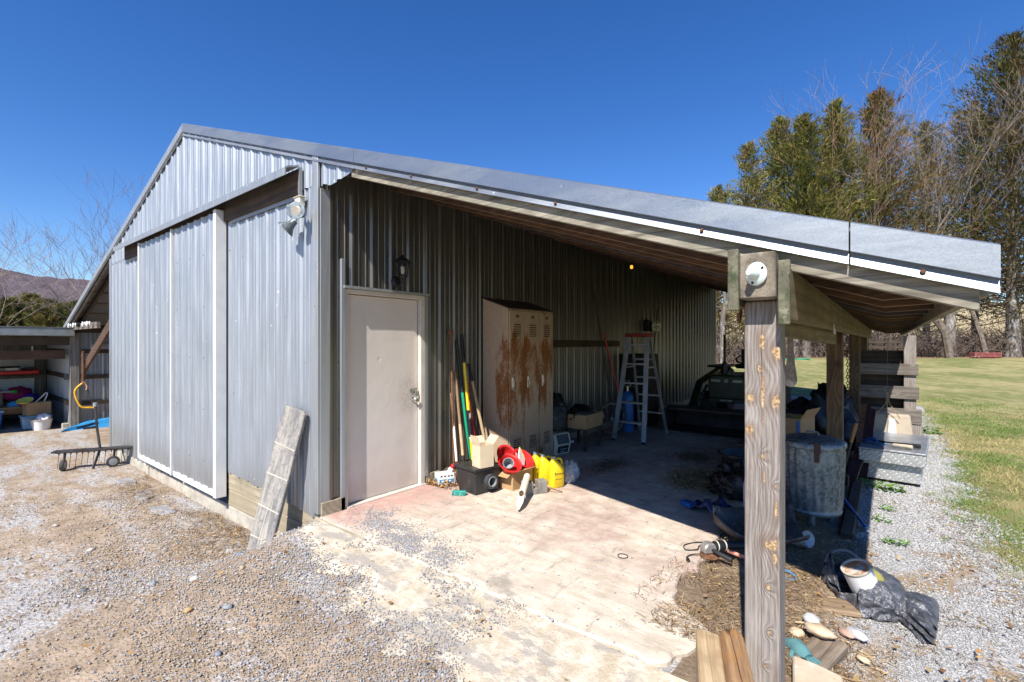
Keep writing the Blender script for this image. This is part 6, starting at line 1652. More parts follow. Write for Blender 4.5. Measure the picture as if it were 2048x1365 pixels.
# ------------------------------------------------------------------ trees
def PX(px, d, py=None):
    p = CAM[:2] + FW * d + RT * ((px - 1024) / 950. * d)
    return float(p[0]), float(p[1])
def ZT(py, d): return 1.57 + (685 - py) / 950. * d
m_bark = MAT('cedar_bark', (.18, .155, .135), .95, var=.35, vscale=4, stretch=(3, 3, .6), layers=(((.38, .355, .33), 3.5, (1, 1, .5), .5, .62), ((.10, .08, .07), 9, (3, 3, .4), .52, .66)), bump=.8, bscale=14, bdist=.03)
m_twig = MAT('grey_twig_bark', (.25, .195, .16), .9, var=.25)
m_limb = MAT('dark_limb_bark', (.17, .135, .11), .9, var=.35)
m_fol = TINT('cedar_foliage', .75, spec=.2, trans=.22)
def rnd_dirs(n, r):
    v = r.normal(size=(n, 3)); return v / np.linalg.norm(v, axis=1)[:, None]
def cedar(px, ytop, d, hw, label, cols, seed, base_frac=.16, trunk_r=.2, nb=330, per=30, name='cedar_tree', leaf=1.0, lean=0, gexp=.62, group='cedars along the far edge of the lawn'):
    r = np.random.RandomState(seed)
    x, y = PX(px, d); zb = float(gz(x, y)) - .1; H = ZT(ytop, d) - zb; Rm = hw * 1.25 / 950. * d
    o = thing(name, label, 'cedar tree', (x, y, zb), group=group)
    k = MB()
    tp = []
    for i in range(9):
        f = i / 8.; tp.append((lean * f * f + .12 * math.sin(i * 1.3 + seed) * f, .1 * math.cos(i * 1.7 + seed) * f, H * .96 * f))
    k.tube(tp, [trunk_r * (1.25 if i == 0 else 1) * (1 - .93 * i / 8.) + .01 for i in range(9)], 9); k.build('trunk', m_bark, o, smooth=True)
    # limbs
    lm_ = MB(); V = []; C = []
    base = np.array(cols)
    for b in range(int(nb * 1.15)):
        f = base_frac + (1 - base_frac) * (r.rand() ** .8)
        a = r.rand() * 2 * PI
        z0 = H * f
        env = Rm * 1.9 * (1 - f) ** gexp * (0.6 + .4 * min(1, (f - base_frac) * 6 + .25)) + .12
        L = env * (.30 + .95 * r.rand())
        up = .25 + .75 * f + r.normal() * .15
        dr_ = np.array([math.cos(a), math.sin(a), up]); dr_ /= np.linalg.norm(dr_)
        tr_ = np.array([lean * f * f, 0, 0])
        p0 = np.array([0, 0, max(z0 - up * L * .5, .6)]) + tr_
        p1 = p0 + dr_ * L; p1[2] += -.04 * L * L * (1 - f)
        if b % 2 == 0: lm_.tube([p0, (p0 + p1) / 2 + r.normal(size=3) * .05, p1], [.035 * (1 - f) + .012, .02 * (1 - f) + .008, .005], 4, cap=False)
        n = int(per * (.8 + 1.5 * L / max(Rm, .3)))
        t_ = r.rand(n) ** .6
        pos = p0 + (p1 - p0) * t_[:, None] + r.normal(size=(n, 3)) * (.06 + .09 * L * (1 - t_ * .6))[:, None] * np.array([1, 1, .7])
        dd = dr_ * 1.0 + r.normal(size=(n, 3)) * .45 + np.array([0, 0, .25]); dd /= np.linalg.norm(dd, axis=1)[:, None]
        sd = np.cross(dd, rnd_dirs(n, r)); sd /= np.linalg.norm(sd, axis=1)[:, None] + 1e-6
        ln = (.12 + .22 * r.rand(n)) * leaf; wd = ln * (.07 + .07 * r.rand(n))
        tri = np.stack([pos - sd * wd[:, None], pos + sd * wd[:, None], pos + dd * ln[:, None]], 1)
        V.append(tri.reshape(-1, 3))
        cb = base[r.randint(len(base))] * (.7 + .6 * r.rand())
        cc = cb * (.75 + .5 * r.rand(n))[:, None]
        C.append(np.repeat(cc, 3, 0))
    lm_.build('limbs', m_limb, o)
    V = np.concatenate(V); C = np.concatenate(C)
    np_mesh('crown', V, np.arange(len(V)).reshape(-1, 3), m_fol, o, cols=C)
    return o
OL = [(.14, .15, .032), (.19, .18, .04), (.10, .115, .028), (.22, .18, .055)]
YG = [(.20, .20, .05), (.25, .22, .07), (.15, .16, .04), (.29, .22, .10)]
BR = [(.22, .14, .045), (.16, .14, .04), (.28, .15, .065), (.12, .12, .032)]
DK = [(.085, .10, .028), (.125, .12, .035), (.15, .115, .045)]
cedar(1436, 376, 27.5, 44, 'lowest brownish cedar at the left end of the row', YG, 1, nb=170, trunk_r=.15)
cedar(1497, 290, 26.5, 62, 'pale olive cedar with an open crown left of the darker cedars', YG, 2, nb=260, per=24, trunk_r=.17)
cedar(1560, 240, 27.5, 66, 'yellow green cedar between the open pale cedar and the dark pointed one', YG, 3, nb=300)
cedar(1612, 232, 26.0, 66, 'dense dark green cedar with a blunt top left of the pointed one', OL, 4, nb=380, trunk_r=.24)
cedar(1672, 205, 26.5, 66, 'cedar with a narrow pointed top over the middle of the row', OL, 5, nb=380, trunk_r=.22)
cedar(1757, 184, 27.0, 74, 'rusty brown tinged cedar left of the big bare tree', BR, 6, nb=400, trunk_r=.24)
cedar(1852, 250, 29.0, 86, 'dark cedar standing behind the big bare tree', DK, 7, nb=300, per=24, trunk_r=.2)
cedar(1950, 205, 29.0, 96, 'dark brown green cedar between the bare tree and the tallest cedar', BR, 8, nb=300, per=24, trunk_r=.2)
cedar(2026, 70, 26.0, 130, 'tallest cedar at the right edge of the photo with a thick pale trunk', DK + [(.16, .09, .04)], 9, nb=540, per=32, trunk_r=.30, base_frac=.20)
cedar(2135, 120, 28.0, 120, 'cedar beyond the right edge reaching in behind the tallest cedar', DK, 10, nb=300, trunk_r=.25)
for q, (px, yt, hw) in enumerate(((-30, 610, 34), (22, 600, 34), (62, 592, 30), (95, 603, 30), (128, 612, 26), (160, 606, 30), (-70, 600, 40))):
    cedar(px, yt, 42 + 2 * (q % 3), hw, ['bushy dark cedar cut off by the left edge beyond the shed', 'round topped dark cedar beyond the left shed roof', 'tallest dark cedar beyond the left shed roof', 'dark cedar just right of the tallest one beyond the shed', 'small dark cedar beyond the shed nearest the barn roof', 'dark cedar beyond the left lean-to roof end', 'wide dark cedar beyond the shed outside the left edge'][q], OL + DK, 40 + q, base_frac=.05, trunk_r=.12, nb=150, per=26, leaf=1.6, gexp=.55, group='dark cedars beyond the left shed')

def bare_tree(x, y, zb, H, seed, label, r0, mat_t, mat_b, depth=6, spread=.55, fork=.28, lean=(0, 0), nsub=3, up=.25, tw=1.0, name='bare_tree', asym=None):
    r = random.Random(seed)
    o = thing(name, label, 'bare tree', (x, y, zb))
    tk, bm_, tg_ = MB(), MB(), MB()
    def grow(p, d, L, rad, lv):
        pts = [p]; q = p; dd = d.copy(); n = 4
        for i in range(n):
            dd = (dd + Vector((r.gauss(0, .13), r.gauss(0, .13), r.gauss(0, .08) + up * .10))).normalized()
            q = q + dd * (L / n); pts.append(q)
        rads = [rad * (1 - .38 * i / n) for i in range(n + 1)]
        tgt = tk if lv == 0 else (bm_ if lv <= 2 else tg_)
        tgt.tube(pts, rads, 8 if lv == 0 else (6 if lv <= 2 else 3), cap=False)
        if lv >= depth: return
        kids = nsub + (1 if lv == 1 else 0) if lv < 3 else (3 if r.random() < .4 else 2)
        for c in range(kids):
            if c == 0: at_, base = 1.0, pts[-1]
            else:
                at_ = r.uniform(.35, 1.0); i = min(n - 1, int(at_ * n)); base = pts[i].lerp(pts[i + 1], at_ * n - i)
            sp = spread * (.5 if c == 0 else r.uniform(.7, 1.35))
            ax_ = Vector((r.gauss(0, 1), r.gauss(0, 1), r.gauss(0, .5))).normalized()
            nd_ = (dd + ax_ * sp * 1.25 + Vector((0, 0, up * .5))).normalized()
            if lv == 0 and asym is not None: nd_ = (nd_ + Vector(asym[c % len(asym)])).normalized()
            grow(base, nd_, L * r.uniform(.62, .86) * (1.0 if lv else .95), max(.0035 * tw, rads[-1] * (.72 if c == 0 else r.uniform(.42, .6))), lv + 1)
    grow(Vector((0, 0, 0)), Vector((lean[0], lean[1], 1)).normalized(), H * fork, r0, 0)
    tk.build('trunk', mat_t, o, smooth=True); bm_.build('limbs', mat_t, o, smooth=True)
    if tg_.v: tg_.build('twigs', mat_b, o, fix=False)
    return o
x, y = PX(1900, 24.5); zb = float(gz(x, y)) - .1
bare_tree(x, y, zb, 20, 5, 'big spreading bare tree forking low above the barn roof', .19, m_limb, m_twig, depth=6, spread=.55, fork=.30, nsub=3, tw=1.6, asym=[(-.55, -.4, .1), (.25, .1, .35), (-.25, -.2, .5)])
x, y = PX(1815, 25.5); bare_tree(x, y, float(gz(x, y)) - .1, 16.5, 8, 'slender bare tree left of the big spreading one', .13, m_limb, m_twig, depth=6, spread=.5, fork=.30, nsub=3, tw=1.7)
x, y = PX(1975, 25.0); bare_tree(x, y, float(gz(x, y)) - .1, 16.5, 12, 'slender bare tree right of the big spreading one', .12, m_limb, m_twig, depth=6, spread=.5, fork=.32, nsub=3, tw=1.7)
x, y = PX(1700, 25.2); bare_tree(x, y, float(gz(x, y)) - .1, 15, 21, 'reddish twigged bare tree before the pointed cedar', .11, m_limb, MAT('reddish_twig_bark', (.26, .16, .11), .9, var=.25), depth=6, spread=.5, fork=.34, nsub=3, tw=2.0)
x, y = PX(250, 21); bare_tree(x, y, -.5, 13, 17, 'bare tree with upright twigs rising behind the left roof slope', .16, m_limb, MAT('violet_grey_twig_bark', (.17, .12, .12), .9, var=.25), depth=6, spread=.5, fork=.22, nsub=4, up=.30, tw=1.1, asym=[(-.6, -.45, .1), (-.2, -.1, .4), (.1, .1, .4)])
x, y = PX(-75, 15); bare_tree(x, y, -.5, 9.5, 23, 'bare tree at the far left whose twigs reach in from the edge', .12, m_twig, m_twig, depth=5, spread=.6, fork=.26, nsub=3, up=.15, tw=1.2, asym=[(.5, .4, .0), (.2, .1, .3), (.5, .3, .2)])
x, y = PX(120, 30); bare_tree(x, y, -.5, 5.6, 31, 'low arching bare tree before the dark cedars on the left', .09, m_twig, m_twig, depth=5, spread=.75, fork=.24, nsub=3, up=-.02, tw=1.6)
# pale trunks seen under the roof and right of it
for (px, d, rr, yt, lb) in ((1447, 25.5, .17, 470, 'whitish trunk seen past the end of the side wall'), (1588, 26.0, .24, 480, 'thick pale trunk behind the hanging sack'), (1638, 27.0, .20, 470, 'grey trunk between the hanging sack and the orange drum'), (1657, 28.5, .15, 470, 'thin trunk just left of the orange drum'), (1712, 26, .16, 470, 'trunk seen left of the plank crib'), (1896, 26.2, .36, 470, 'stout mottled trunk right of the plank crib')):
    x, y = PX(px, d); zb = float(gz(x, y)) - .1
    o = thing('dead_tree', lb, 'tree', (x, y, zb)); H = ZT(yt, d) - zb
    k = MB(); k.tube([(.1 * math.sin(i * 1.9 + px) * (i > 0), 0, H * i / 6.) for i in range(7)], [rr * .78 * (1.35 if i == 0 else 1.05 - .07 * i) for i in range(7)], 10); k.build('trunk', m_bark, o, smooth=True)
    k = MB(); rr_ = random.Random(px)
    for q in range(14):
        a = rr_.uniform(0, 2 * PI); z = rr_.uniform(1.0, H); L = rr_.uniform(.5, 1.6)
        p = Vector((0, 0, z)); e = p + Vector((math.cos(a) * L, math.sin(a) * L, rr_.uniform(-.5, .5)))
        k.tube([p, p.lerp(e, .5) + Vector((0, 0, .1)), e], [.03, .018, .006], 4, cap=False)
    k.build('dead_limbs', m_limb, o)
# brush under the trees
r = np.random.RandomState(77); k = MB()
for q in range(2300):
    px = r.uniform(1425, 2120); d = r.uniform(25.5, 30.5); x, y = PX(px, d); z = float(gz(x, y))
    h = r.uniform(.5, 2.6) * (.55 + .75 * vnoise(px * .012, 3.3)); a = r.uniform(0, 2 * PI); b_ = r.uniform(.3, 1.5)
    p0 = Vector((x, y, z)); p2 = p0 + Vector((math.cos(a) * b_, math.sin(a) * b_, h)); p1 = p0.lerp(p2, .5) + Vector((r.normal() * .25, r.normal() * .25, .25))
    p3 = p2 + Vector((math.cos(a) * b_ * .8, math.sin(a) * b_ * .8, -h * r.uniform(.0, .5)))
    k.tube([p0, p1, p2, p3], [.018, .014, .009, .004], 3, cap=False)
tag(k.build('brush_thicket', MAT('brush_bark', (.13, .095, .075), .9, var=.35), fix=False), kind='stuff')
# far side odds and ends
x, y = PX(1672, 24.0); z = float(gz(x, y))
db_ = thing('orange_drum', 'weathered orange drum at the edge of the trees', 'drum', (x, y, z))
k = MB(); k.lathe([(0, .0), (.26, 0), (.27, .04), (.26, .08), (.26, .28), (.275, .30), (.26, .32), (.26, .52), (.275, .54), (.26, .56), (.26, .80), (.27, .82), (.25, .83), (0, .82)], 22); k.build('drum_shell', MAT('rusty_orange', (.55, .16, .03), .6, var=.2, layers=(((.35, .12, .06), 6, (1, 1, 1), .55, .7),)), db_, smooth=True)
x, y = PX(1971, 24.6); z = float(gz(x, y))
tr3 = thing('maroon_trough', 'long low maroon trough at the foot of the trees', 'trough', (x, y, z), rz=YAW)
k = MB(); k.bx(-.70, .70, -.18, .18, .03, .30); k.build('trough_body', MAT('flaking_maroon', (.20, .05, .045), .8, var=.3, layers=(((.38, .25, .22), 5, (1, 1, 1), .52, .66),)), tr3, bevel=.03)
for s_ in (-.5, .5): k = MB(); k.bx(s_ - .06, s_ + .06, -.16, .16, -.05, .03); k.build('foot', m_dark, tr3)
x, y = PX(1570, 24.3); z = float(gz(x, y))
pl3 = thing('wire_crate', 'dark wire crate lying by the trunks behind the hanging sack', 'crate', (x, y, z), rz=YAW); k = MB()
for i in range(6):
    for zz in (.04, .22, .40): k.beam((-.5, -.2 + .08 * i, zz), (.5, -.2 + .08 * i, zz), .02, .02)
for i in range(8): k.beam((-.5 + i / 7., -.2, .02), (-.5 + i / 7., -.2, .42), .03, .02); k.beam((-.5 + i / 7., .2, .02), (-.5 + i / 7., .2, .42), .03, .02)
k.build('crate_frame', m_dark, pl3)
x, y = PX(1592, 23.6); z = float(gz(x, y)); gt2 = thing('green_hose', 'green hose lying in the grass near the trunks', 'hose', (x, y, z + .03)); k = MB(); k.tube(catmull([(-.5, 0, 0), (-.2, .2, .02), (.1, 0, 0), (.4, .15, .02), (.6, -.1, 0)]), .035, 6); k.build('hose_line', m_green, gt2, smooth=True)
x, y = PX(1782, 21.5); z = float(gz(x, y))
rf_ = thing('rail_fence', 'dark wooden rail fence section beyond the plank crib', 'fence', (x, y, z), rz=YAW)
for s_ in (-.95, -.25, .35, .95): k = MB(); k.bx(s_ - .05, s_ + .05, -.05, .05, -.2, 1.05); k.build('fence_post', m_dark, rf_)
for zz in (.45, .72, .95): k = MB(); k.bx(-1.05, 1.05, -.07, -.052, zz - .06, zz + .06); k.build('rail', m_dark, rf_)
# ------------------------------------------------------------------ loose stones, straw, grass
r = np.random.RandomState(5)
CUBE = np.array([(-1, -1, -1), (1, -1, -1), (1, 1, -1), (-1, 1, -1), (-1, -1, 1), (1, -1, 1), (1, 1, 1), (-1, 1, 1)], float)
CF = np.array([(0, 3, 2, 1), (4, 5, 6, 7), (0, 1, 5, 4), (1, 2, 6, 5), (2, 3, 7, 6), (3, 0, 4, 7)])
def rotm(n):
    q = r.normal(size=(n, 4)); q /= np.linalg.norm(q, axis=1)[:, None]
    a, b, c, d = q.T
    return np.stack([np.stack([1 - 2 * (c * c + d * d), 2 * (b * c - a * d), 2 * (b * d + a * c)], -1), np.stack([2 * (b * c + a * d), 1 - 2 * (b * b + d * d), 2 * (c * d - a * b)], -1), np.stack([2 * (b * d - a * c), 2 * (c * d + a * b), 1 - 2 * (b * b + c * c)], -1)], 1)
def stones(name, P, S, cols, mat):
    n = len(P)
    loc = CUBE[None] * (1 + .45 * (r.rand(n, 8, 3) - .5)) * np.stack([S, S * r.uniform(.6, 1, n), S * r.uniform(.35, .7, n)], -1)[:, None, :]
    ry = rotm(n)
    # mostly lying flat: blend full random tilt with a turn about z
    a = r.rand(n) * 2 * PI; tl = r.normal(size=(n, 2)) * .45
    c, s_ = np.cos(a), np.sin(a); zz = np.zeros(n); oo = np.ones(n)
    Rz = np.stack([np.stack([c, -s_, zz], -1), np.stack([s_, c, zz], -1), np.stack([zz, zz, oo], -1)], 1)
    cx, sx = np.cos(tl[:, 0]), np.sin(tl[:, 0])
    Rx = np.stack([np.stack([oo, zz, zz], -1), np.stack([zz, cx, -sx], -1), np.stack([zz, sx, cx], -1)], 1)
    V = np.einsum('nij,nkj->nki', Rz @ Rx, loc) + P[:, None, :]
    F = (CF[None] + (np.arange(n) * 8)[:, None, None]).reshape(-1, 4)
    o = np_mesh(name, V.reshape(-1, 3), F, mat, cols=np.repeat(cols, 8, 0))
    return tag(o, kind='stuff')
m_stone = TINT('loose_stone', .85, bump=.3, bscale=160, spec=.3)
def polar(n, d0, d1, a0, a1, p=1.0):
    """points about the camera foot, denser near it; angle measured from the view axis, left positive"""
    u = r.rand(n); d = (d0 ** (1 - p) + u * (d1 ** (1 - p) - d0 ** (1 - p))) ** (1 / (1 - p)) if p != 1 else d0 * (d1 / d0) ** u
    a = np.radians(r.uniform(a0, a1, n)) + YAW
    return CAM[0] - np.sin(a) * d, CAM[1] + np.cos(a) * d, d
def scol(n, warm=.3):
    g = r.uniform(.27, .50, n)
    c = np.stack([g, g * 1.0, g * 1.045], -1)
    w_ = r.rand(n) < warm
    c[w_] = np.stack([g * 1.12, g * .92, g * .70], -1)[w_]
    return c
def on_slab(X, Y): return (X > -.02) & (X < 3.1) & (Y > -.04)
X, Y, d = polar(230000, 1.6, 13, -6, 66, 1.25)
g1 = fbm(X * .9 + 3, Y * .9 + 8, 4)
keep = (Y < -.02) & ~((X > 3.15) & (Y > -.6))
ap_ = apron_amt(X, Y)
patch = sstep(.50, .60, fbm(X * 2.4 + 7, Y * 2.4 + 2, 4))
near = sstep(-1.2, -.35, Y) * sstep(-.5, .3, X)
dens = np.maximum(.62 * (.25 + .75 * sstep(.44, .60, g1)), near * (.55 + .45 * sstep(.40, .55, g1))) * (1 - ap_ * (1 - .35 * patch))
keep &= r.rand(len(X)) < dens
keep &= ~((Y > -.14) & (X < -.02) & (X > -7.3) & (r.rand(len(X)) < .6))
X, Y, d = X[keep], Y[keep], d[keep]
S = r.uniform(.0016, .0040, len(X)) * np.where(r.rand(len(X)) < .05, 1.8, 1) * np.clip(d / 3.2, .9, 1.6)
Z = gz(X, Y) + S * .25 + np.where(apron_amt(X, Y) > .12, .010 + .014 * apron_amt(X, Y), .008)
stones('yard_gravel', np.stack([X, Y, Z], -1), S, np.where((sstep(-1.4, -.35, Y) * sstep(-.6, .2, X) > r.rand(len(X)))[:, None], scol(len(X), .15), scol(len(X), .62)), m_stone)
# stones washed over the slab's front corner, and stray ones
n = 9000
u = r.rand(n); X = .18 + 1.35 * u + r.normal(size=n) * .09; Y = .36 - .30 * u + r.normal(size=n) * .10
k1 = (Y > -.03) & (X > .03) & (r.rand(n) < .75 * sstep(.36, .64, fbm(X * 5, Y * 5 + 4, 4)) + .08); X, Y = X[k1], Y[k1]
n2 = 500; X = np.concatenate([X, r.uniform(.1, 3.0, n2)]); Y = np.concatenate([Y, r.uniform(-.02, 1.9, n2) ** 1.0])
S = r.uniform(.002, .006, len(X)); cc = scol(len(X), .2) * .85
stones('slab_gravel', np.stack([X, Y, S * .3], -1), S, cc, m_stone)
# pale crushed stone of the path
n = 130000; Y = r.rand(n) ** 1.8 * 12.5 - .6; X = r.uniform(3.66, 5.1, n)
k1 = (X > path_in(Y) - .08 * r.rand(n)) & (r.rand(n) < .35 + .65 * sstep(3.85, 4.12, X + .25 * (fbm(X * 2, Y * 2, 3) - .5))) & (X < lawn_edge(Y) + .10 * r.normal(size=n)) & (r.rand(n) < .25 + .75 * sstep(.30, .46, fbm(X * 2.2, Y * 1.6, 4)))
X, Y = X[k1], Y[k1]; dd = np.hypot(X - CAM[0], Y - CAM[1]); S = r.uniform(.0022, .0052, len(X)) * np.clip(dd / 3.5, .9, 1.7)
g = r.uniform(.30, .56, len(X)); c = np.stack([g, g * .985, g * .965], -1)
stones('path_gravel', np.stack([X, Y, gz(X, Y) + .008 + S * .25], -1), S, c, m_stone)
# a few larger stones in the yard, each one countable
big = [(-.35, -1.15, .035), (.02, -1.0, .028), (-.9, -1.45, .03), (.75, -1.05, .03), (.55, -1.2, .026), (1.15, -1.25, .022), (-2.1, -1.2, .03), (.30, -.78, .022), (-.15, -.62, .03), (-1.5, -.75, .025), (-3.2, -1.3, .03)]
bl_ = ['bluish grey', 'pale', 'dark slaty', 'round grey', 'tan', 'blue grey', 'chalky', 'buff', 'slate', 'grey angular', 'dusty']
wh_ = ['lone at the foot of the gravel ramp', 'beside the dark clod below the ramp', 'in the open yard left of the ramp', 'low in the front gravel', 'near the orange leaves in front', 'closest to the swept concrete', 'far out in the tan dirt', 'partway up the gravel ramp', 'below the leaning plank', 'between the leaning plank and doors', 'farthest out before the tow rake']
for q, (x, y, s_) in enumerate(big):
    o = thing('yard_stone', '%s stone %s' % (bl_[q], wh_[q]), 'stone', (x, y, G(x, y) + .012), rz=q * 1.3, group='larger stones in the yard')
    cs_ = [(.22, .24, .27), (.55, .53, .48), (.13, .14, .16), (.27, .28, .30), (.50, .33, .15), (.20, .22, .26), (.52, .50, .47), (.45, .36, .26), (.17, .19, .23), (.30, .30, .31), (.42, .38, .33)][q]
    blob('stone_body', MAT('yard_stone_%d' % q, cs_, .85, var=.2, vscale=30, bump=.3, bscale=80), o, (0, 0, 0), (s_, s_ * .75, s_ * .55), 3.1 * q + .7, .4, 12, 8, -9, 1.6, smooth=False)

# straw, needles, dead leaves
m_straw = TINT('straw_litter', .85, spec=.2)
def straw(P, n, L0, L1, wd, cols, zj=.02, lift=.25):
    i = r.randint(len(P), size=n) if len(P) != n else np.arange(n)
    c = P[i].copy(); c[:, 2] += r.rand(n) ** 2 * zj + .002
    a = r.rand(n) * 2 * PI; L = r.uniform(L0, L1, n)
    d_ = np.stack([np.cos(a), np.sin(a), r.normal(size=n) * lift], -1) * L[:, None] / 2
    s_ = np.stack([-np.sin(a), np.cos(a), r.normal(size=n) * .5], -1) * wd
    bend = np.stack([-np.sin(a), np.cos(a), np.zeros(n)], -1) * (r.normal(size=n) * .12 * L)[:, None]
    V = np.stack([c - d_ - s_, c - d_ + s_, c + bend + s_, c + bend - s_, c + d_ + s_ * .5, c + d_ - s_ * .5], 1)
    F = np.array([(0, 1, 2, 3), (3, 2, 4, 5)])
    F = (F[None] + (np.arange(n) * 6)[:, None, None]).reshape(-1, 4)
    cc = np.array(cols)[r.randint(len(cols), size=n)] * r.uniform(.7, 1.25, n)[:, None]
    return V.reshape(-1, 3), F, np.repeat(cc, 6, 0)
ST = [(.38, .25, .12), (.28, .18, .09), (.48, .36, .20), (.20, .125, .07), (.14, .09, .055), (.30, .22, .14)]
def put(name, parts):
    V, F, C = [], [], []; b = 0
    for v, f, c in parts:
        V.append(v); F.append(f + b); C.append(c); b += len(v)
    o = np_mesh(name, np.concatenate(V), np.concatenate(F), m_straw, cols=np.concatenate(C)); return tag(o, kind='stuff')
def pts(n, fx, fy, z=None, keep=None):
    X = fx(n); Y = fy(n)
    if keep is not None:
        k_ = keep(X, Y); X, Y = X[k_], Y[k_]
    Z = gz(X, Y) if z is None else np.full(len(X), z)
    return np.stack([X, Y, Z], -1)
deb = pts(10500, lambda n: r.uniform(2.78, 3.92, n), lambda n: r.uniform(.25, 2.75, n), None, lambda X, Y: (r.rand(len(X)) < sstep(.36, .56, fbm(X * 2.6 + 2, Y * 2.6, 4) + .30 * np.exp(-((X - 3.35) / .38) ** 2) - .05)))
deb[:, 2] = np.where((deb[:, 0] < 3.02) | ((deb[:, 0] < 3.26) & (deb[:, 1] < .5)), 0.004, deb[:, 2] + .01)
deb = deb[(deb[:, 0] > 2.98) | (r.rand(len(deb)) < .35)]
P1 = straw(deb, len(deb), .02, .09, .0014, ST, .022)
corner = pts(1500, lambda n: .02 + np.abs(r.normal(size=n)) * .16, lambda n: r.uniform(1.24, 1.72, n), .004)
P2 = straw(corner, 1500, .012, .035, .007, [(.36, .20, .08), (.48, .31, .15), (.25, .13, .06)], .05, .6)
hay = pts(3600, lambda n: 2.36 + r.normal(size=n) * .16, lambda n: 3.20 + r.normal(size=n) * .20, .004); P3 = straw(hay, 3600, .03, .12, .002, [(.34, .25, .14), (.42, .32, .18), (.22, .15, .08)], .09, .4)
hay2 = pts(900, lambda n: 1.95 + r.normal(size=n) * .12, lambda n: 4.3 + r.normal(size=n) * .14, .004); P4 = straw(hay2, 900, .03, .1, .002, [(.26, .19, .11), (.18, .12, .07)], .04, .4)
hay3 = pts(900, lambda n: 1.25 + r.normal(size=n) * .10, lambda n: 3.2 + r.normal(size=n) * .22, .003); P5 = straw(hay3, 900, .02, .08, .002, [(.26, .19, .11), (.18, .12, .07)], .02, .3)
put('floor_straw', [P2, P3, P4, P5]); put('post_straw', [P1])
skl = pts(5200, lambda n: r.uniform(-5.2, -.75, n), lambda n: -.06 - np.abs(r.normal(size=n)) * .26, None, lambda X, Y: r.rand(len(X)) < sstep(.40, .56, fbm(X * 1.8 + 9, Y * 2 + 2, 4) + .22 * np.exp(-((X + 1.35) / .55) ** 2)))
ft_ = pts(5200, lambda n: r.uniform(-5.5, 2.0, n), lambda n: r.uniform(-2.0, -.3, n), None, lambda X, Y: r.rand(len(X)) < sstep(.55, .66, fbm(X * 1.3 + 19, Y * 1.6 + 12, 4)))
for q in (skl, ft_): q[:, 2] += .014
put('yard_straw', [straw(skl, len(skl), .02, .10, .0018, ST, .03), straw(ft_, len(ft_), .015, .07, .0018, ST, .012)])
pth = pts(9000, lambda n: r.uniform(3.7, 4.95, n), lambda n: r.rand(n) ** 1.5 * 8 - .3, None, lambda X, Y: r.rand(len(X)) < sstep(.53, .62, fbm(X * 2.4 + 5, Y * 1.8 + 1, 4) + .12 * sstep(4.1, 3.85, X))); pth[:, 2] += .016
put('path_straw', [straw(pth, len(pth), .015, .06, .002, ST, .008, .1)])
lv = pts(150, lambda n: r.uniform(-3, 3.2, n), lambda n: r.uniform(-1.9, -.2, n)); lv[:, 2] += .03
lv2 = pts(120, lambda n: r.uniform(3.0, 4.6, n), lambda n: r.uniform(.3, 2.5, n)); lv2[:, 2] += .03
put('dead_leaves', [straw(np.concatenate([lv, lv2]), len(lv) + len(lv2), .016, .035, .008, [(.34, .18, .06), (.40, .26, .10), (.24, .13, .06), (.30, .18, .10)], .012, .3)])

# grass blades on the lawn
m_grass = TINT('grass_blade', .7, spec=.25, trans=.25)
n = 230000
u = r.rand(n); d = 2.6 * (17 / 2.6) ** u; a = np.radians(r.uniform(-52, -8, n)) + YAW
X = CAM[0] - np.sin(a) * d; Y = CAM[1] + np.cos(a) * d
ed = X - lawn_edge(Y)
k1 = (ed > -.05 + .10 * r.normal(size=n)) & (r.rand(n) < .35 + .65 * sstep(.32, .5, fbm(X * 1.2 + 3, Y * 1.2, 4))) & (Y > -1)
k1 |= (ed > -.30) & (ed < 0) & (r.rand(n) < sstep(.62, .70, fbm(X * 3 + 1, Y * 3, 3)))
X, Y, d = X[k1], Y[k1], d[k1]; n = len(X)
h = r.uniform(.015, .05, n) * (.7 + .6 * vnoise(X * 2, Y * 2)); wd = .0016 * np.clip(d / 3, .9, 4)
a = r.rand(n) * 2 * PI; ln = r.normal(size=(n, 2)) * (h * .9)[:, None]
b0 = np.stack([X, Y, gz(X, Y) + .009], -1); s_ = np.stack([np.cos(a) * wd, np.sin(a) * wd, np.zeros(n)], -1)
tip = b0 + np.stack([ln[:, 0], ln[:, 1], h], -1)
V = np.stack([b0 - s_, b0 + s_, tip], 1).reshape(-1, 3)
mixf = sstep(.40, .62, .6 * fbm(X * .55, Y * .55, 4) + .45 * fbm(X * 2.5 + 4, Y * 2.5, 3) + .12 * r.rand(n) - .11)
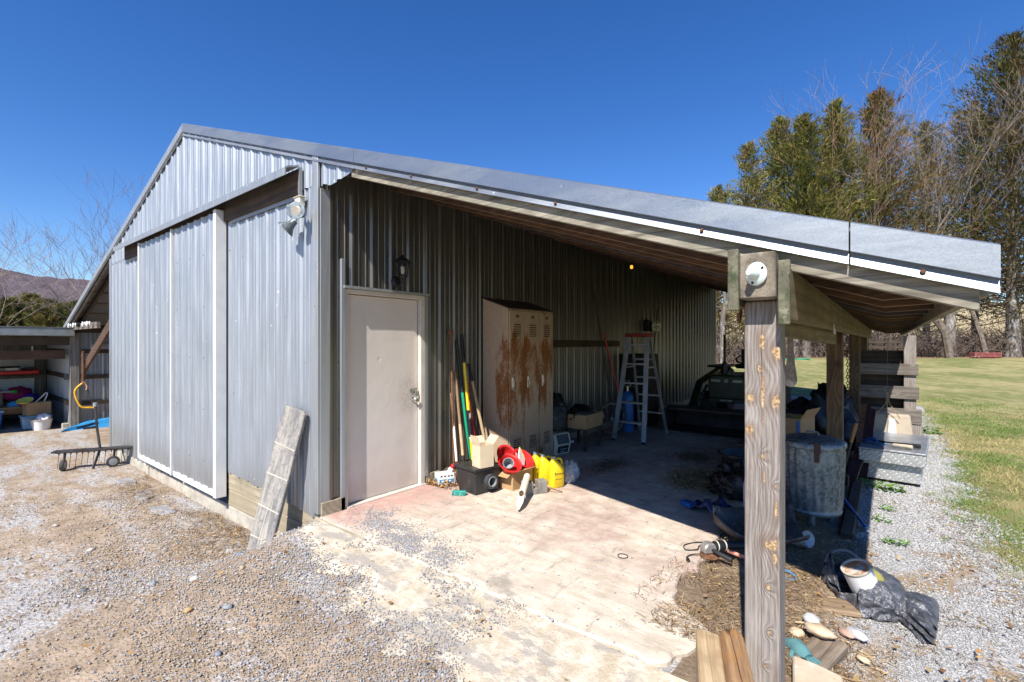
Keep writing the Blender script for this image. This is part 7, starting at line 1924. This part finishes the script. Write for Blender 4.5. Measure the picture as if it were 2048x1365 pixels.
gc = np.array((.17, .27, .055))[None] * (1 - mixf[:, None]) + np.array((.50, .41, .19))[None] * mixf[:, None]
gc = gc * r.uniform(.7, 1.3, n)[:, None]
tag(np_mesh('lawn_grass', V, np.arange(3 * n).reshape(-1, 3), m_grass, cols=np.repeat(gc, 3, 0)), kind='stuff')

# leafy weeds in the gravel
m_weed = TINT('weed_leaf', .6, spec=.3, trans=.2)
def weed(x, y, rad, n, label, sc=1.0):
    o = thing('weed', label, 'weed', (x, y, G(x, y) + .005), group='green weeds in the gravel')
    a = r.rand(n) * 2 * PI; d_ = np.sqrt(r.rand(n)) * rad; px, py = np.cos(a) * d_ * 1.5, np.sin(a) * d_ * .8; z = .01 + r.rand(n) * .05 * sc
    yaw = r.rand(n) * 2 * PI; L = r.uniform(.016, .034, n) * sc
    dv_ = np.stack([np.cos(yaw), np.sin(yaw), r.normal(size=n) * .3], -1) * L[:, None]; sv = np.stack([-np.sin(yaw), np.cos(yaw), r.normal(size=n) * .3], -1) * (L * .42)[:, None]
    c = np.stack([px, py, z], -1)
    V = np.stack([c - dv_ * .5, c + sv, c + dv_ * .6, c - sv], 1).reshape(-1, 3)
    cc = np.array((.13, .26, .045))[None] * r.uniform(.6, 1.5, n)[:, None]
    np_mesh('leaves', V, np.arange(4 * n).reshape(-1, 4), m_weed, o, cols=np.repeat(cc, 4, 0))
    k = MB()
    for i in range(0, n, 6): k.tube([(px[i] * .4, py[i] * .4, -.01), (px[i], py[i], z[i])], .0012, 3, cap=False)
    k.build('stems', MAT('weed_stem', (.12, .2, .05), .7), o)
weed(4.06, 2.78, .075, 60, 'small leafy weed in the gravel between the can and tarp bag')
weed(3.97, 4.55, .14, 150, 'broad leafy weed at the foot of the aluminium toolbox', 1.5)
weed(3.98, 3.35, .05, 34, 'little weed by the shadow edge before the toolbox')
weed(4.02, 3.75, .05, 36, 'little weed closest before the broad weed by the toolbox')
weed(4.62, 9.2, .12, 80, 'upright weed at the lawn edge past the toolbox', 2.4)
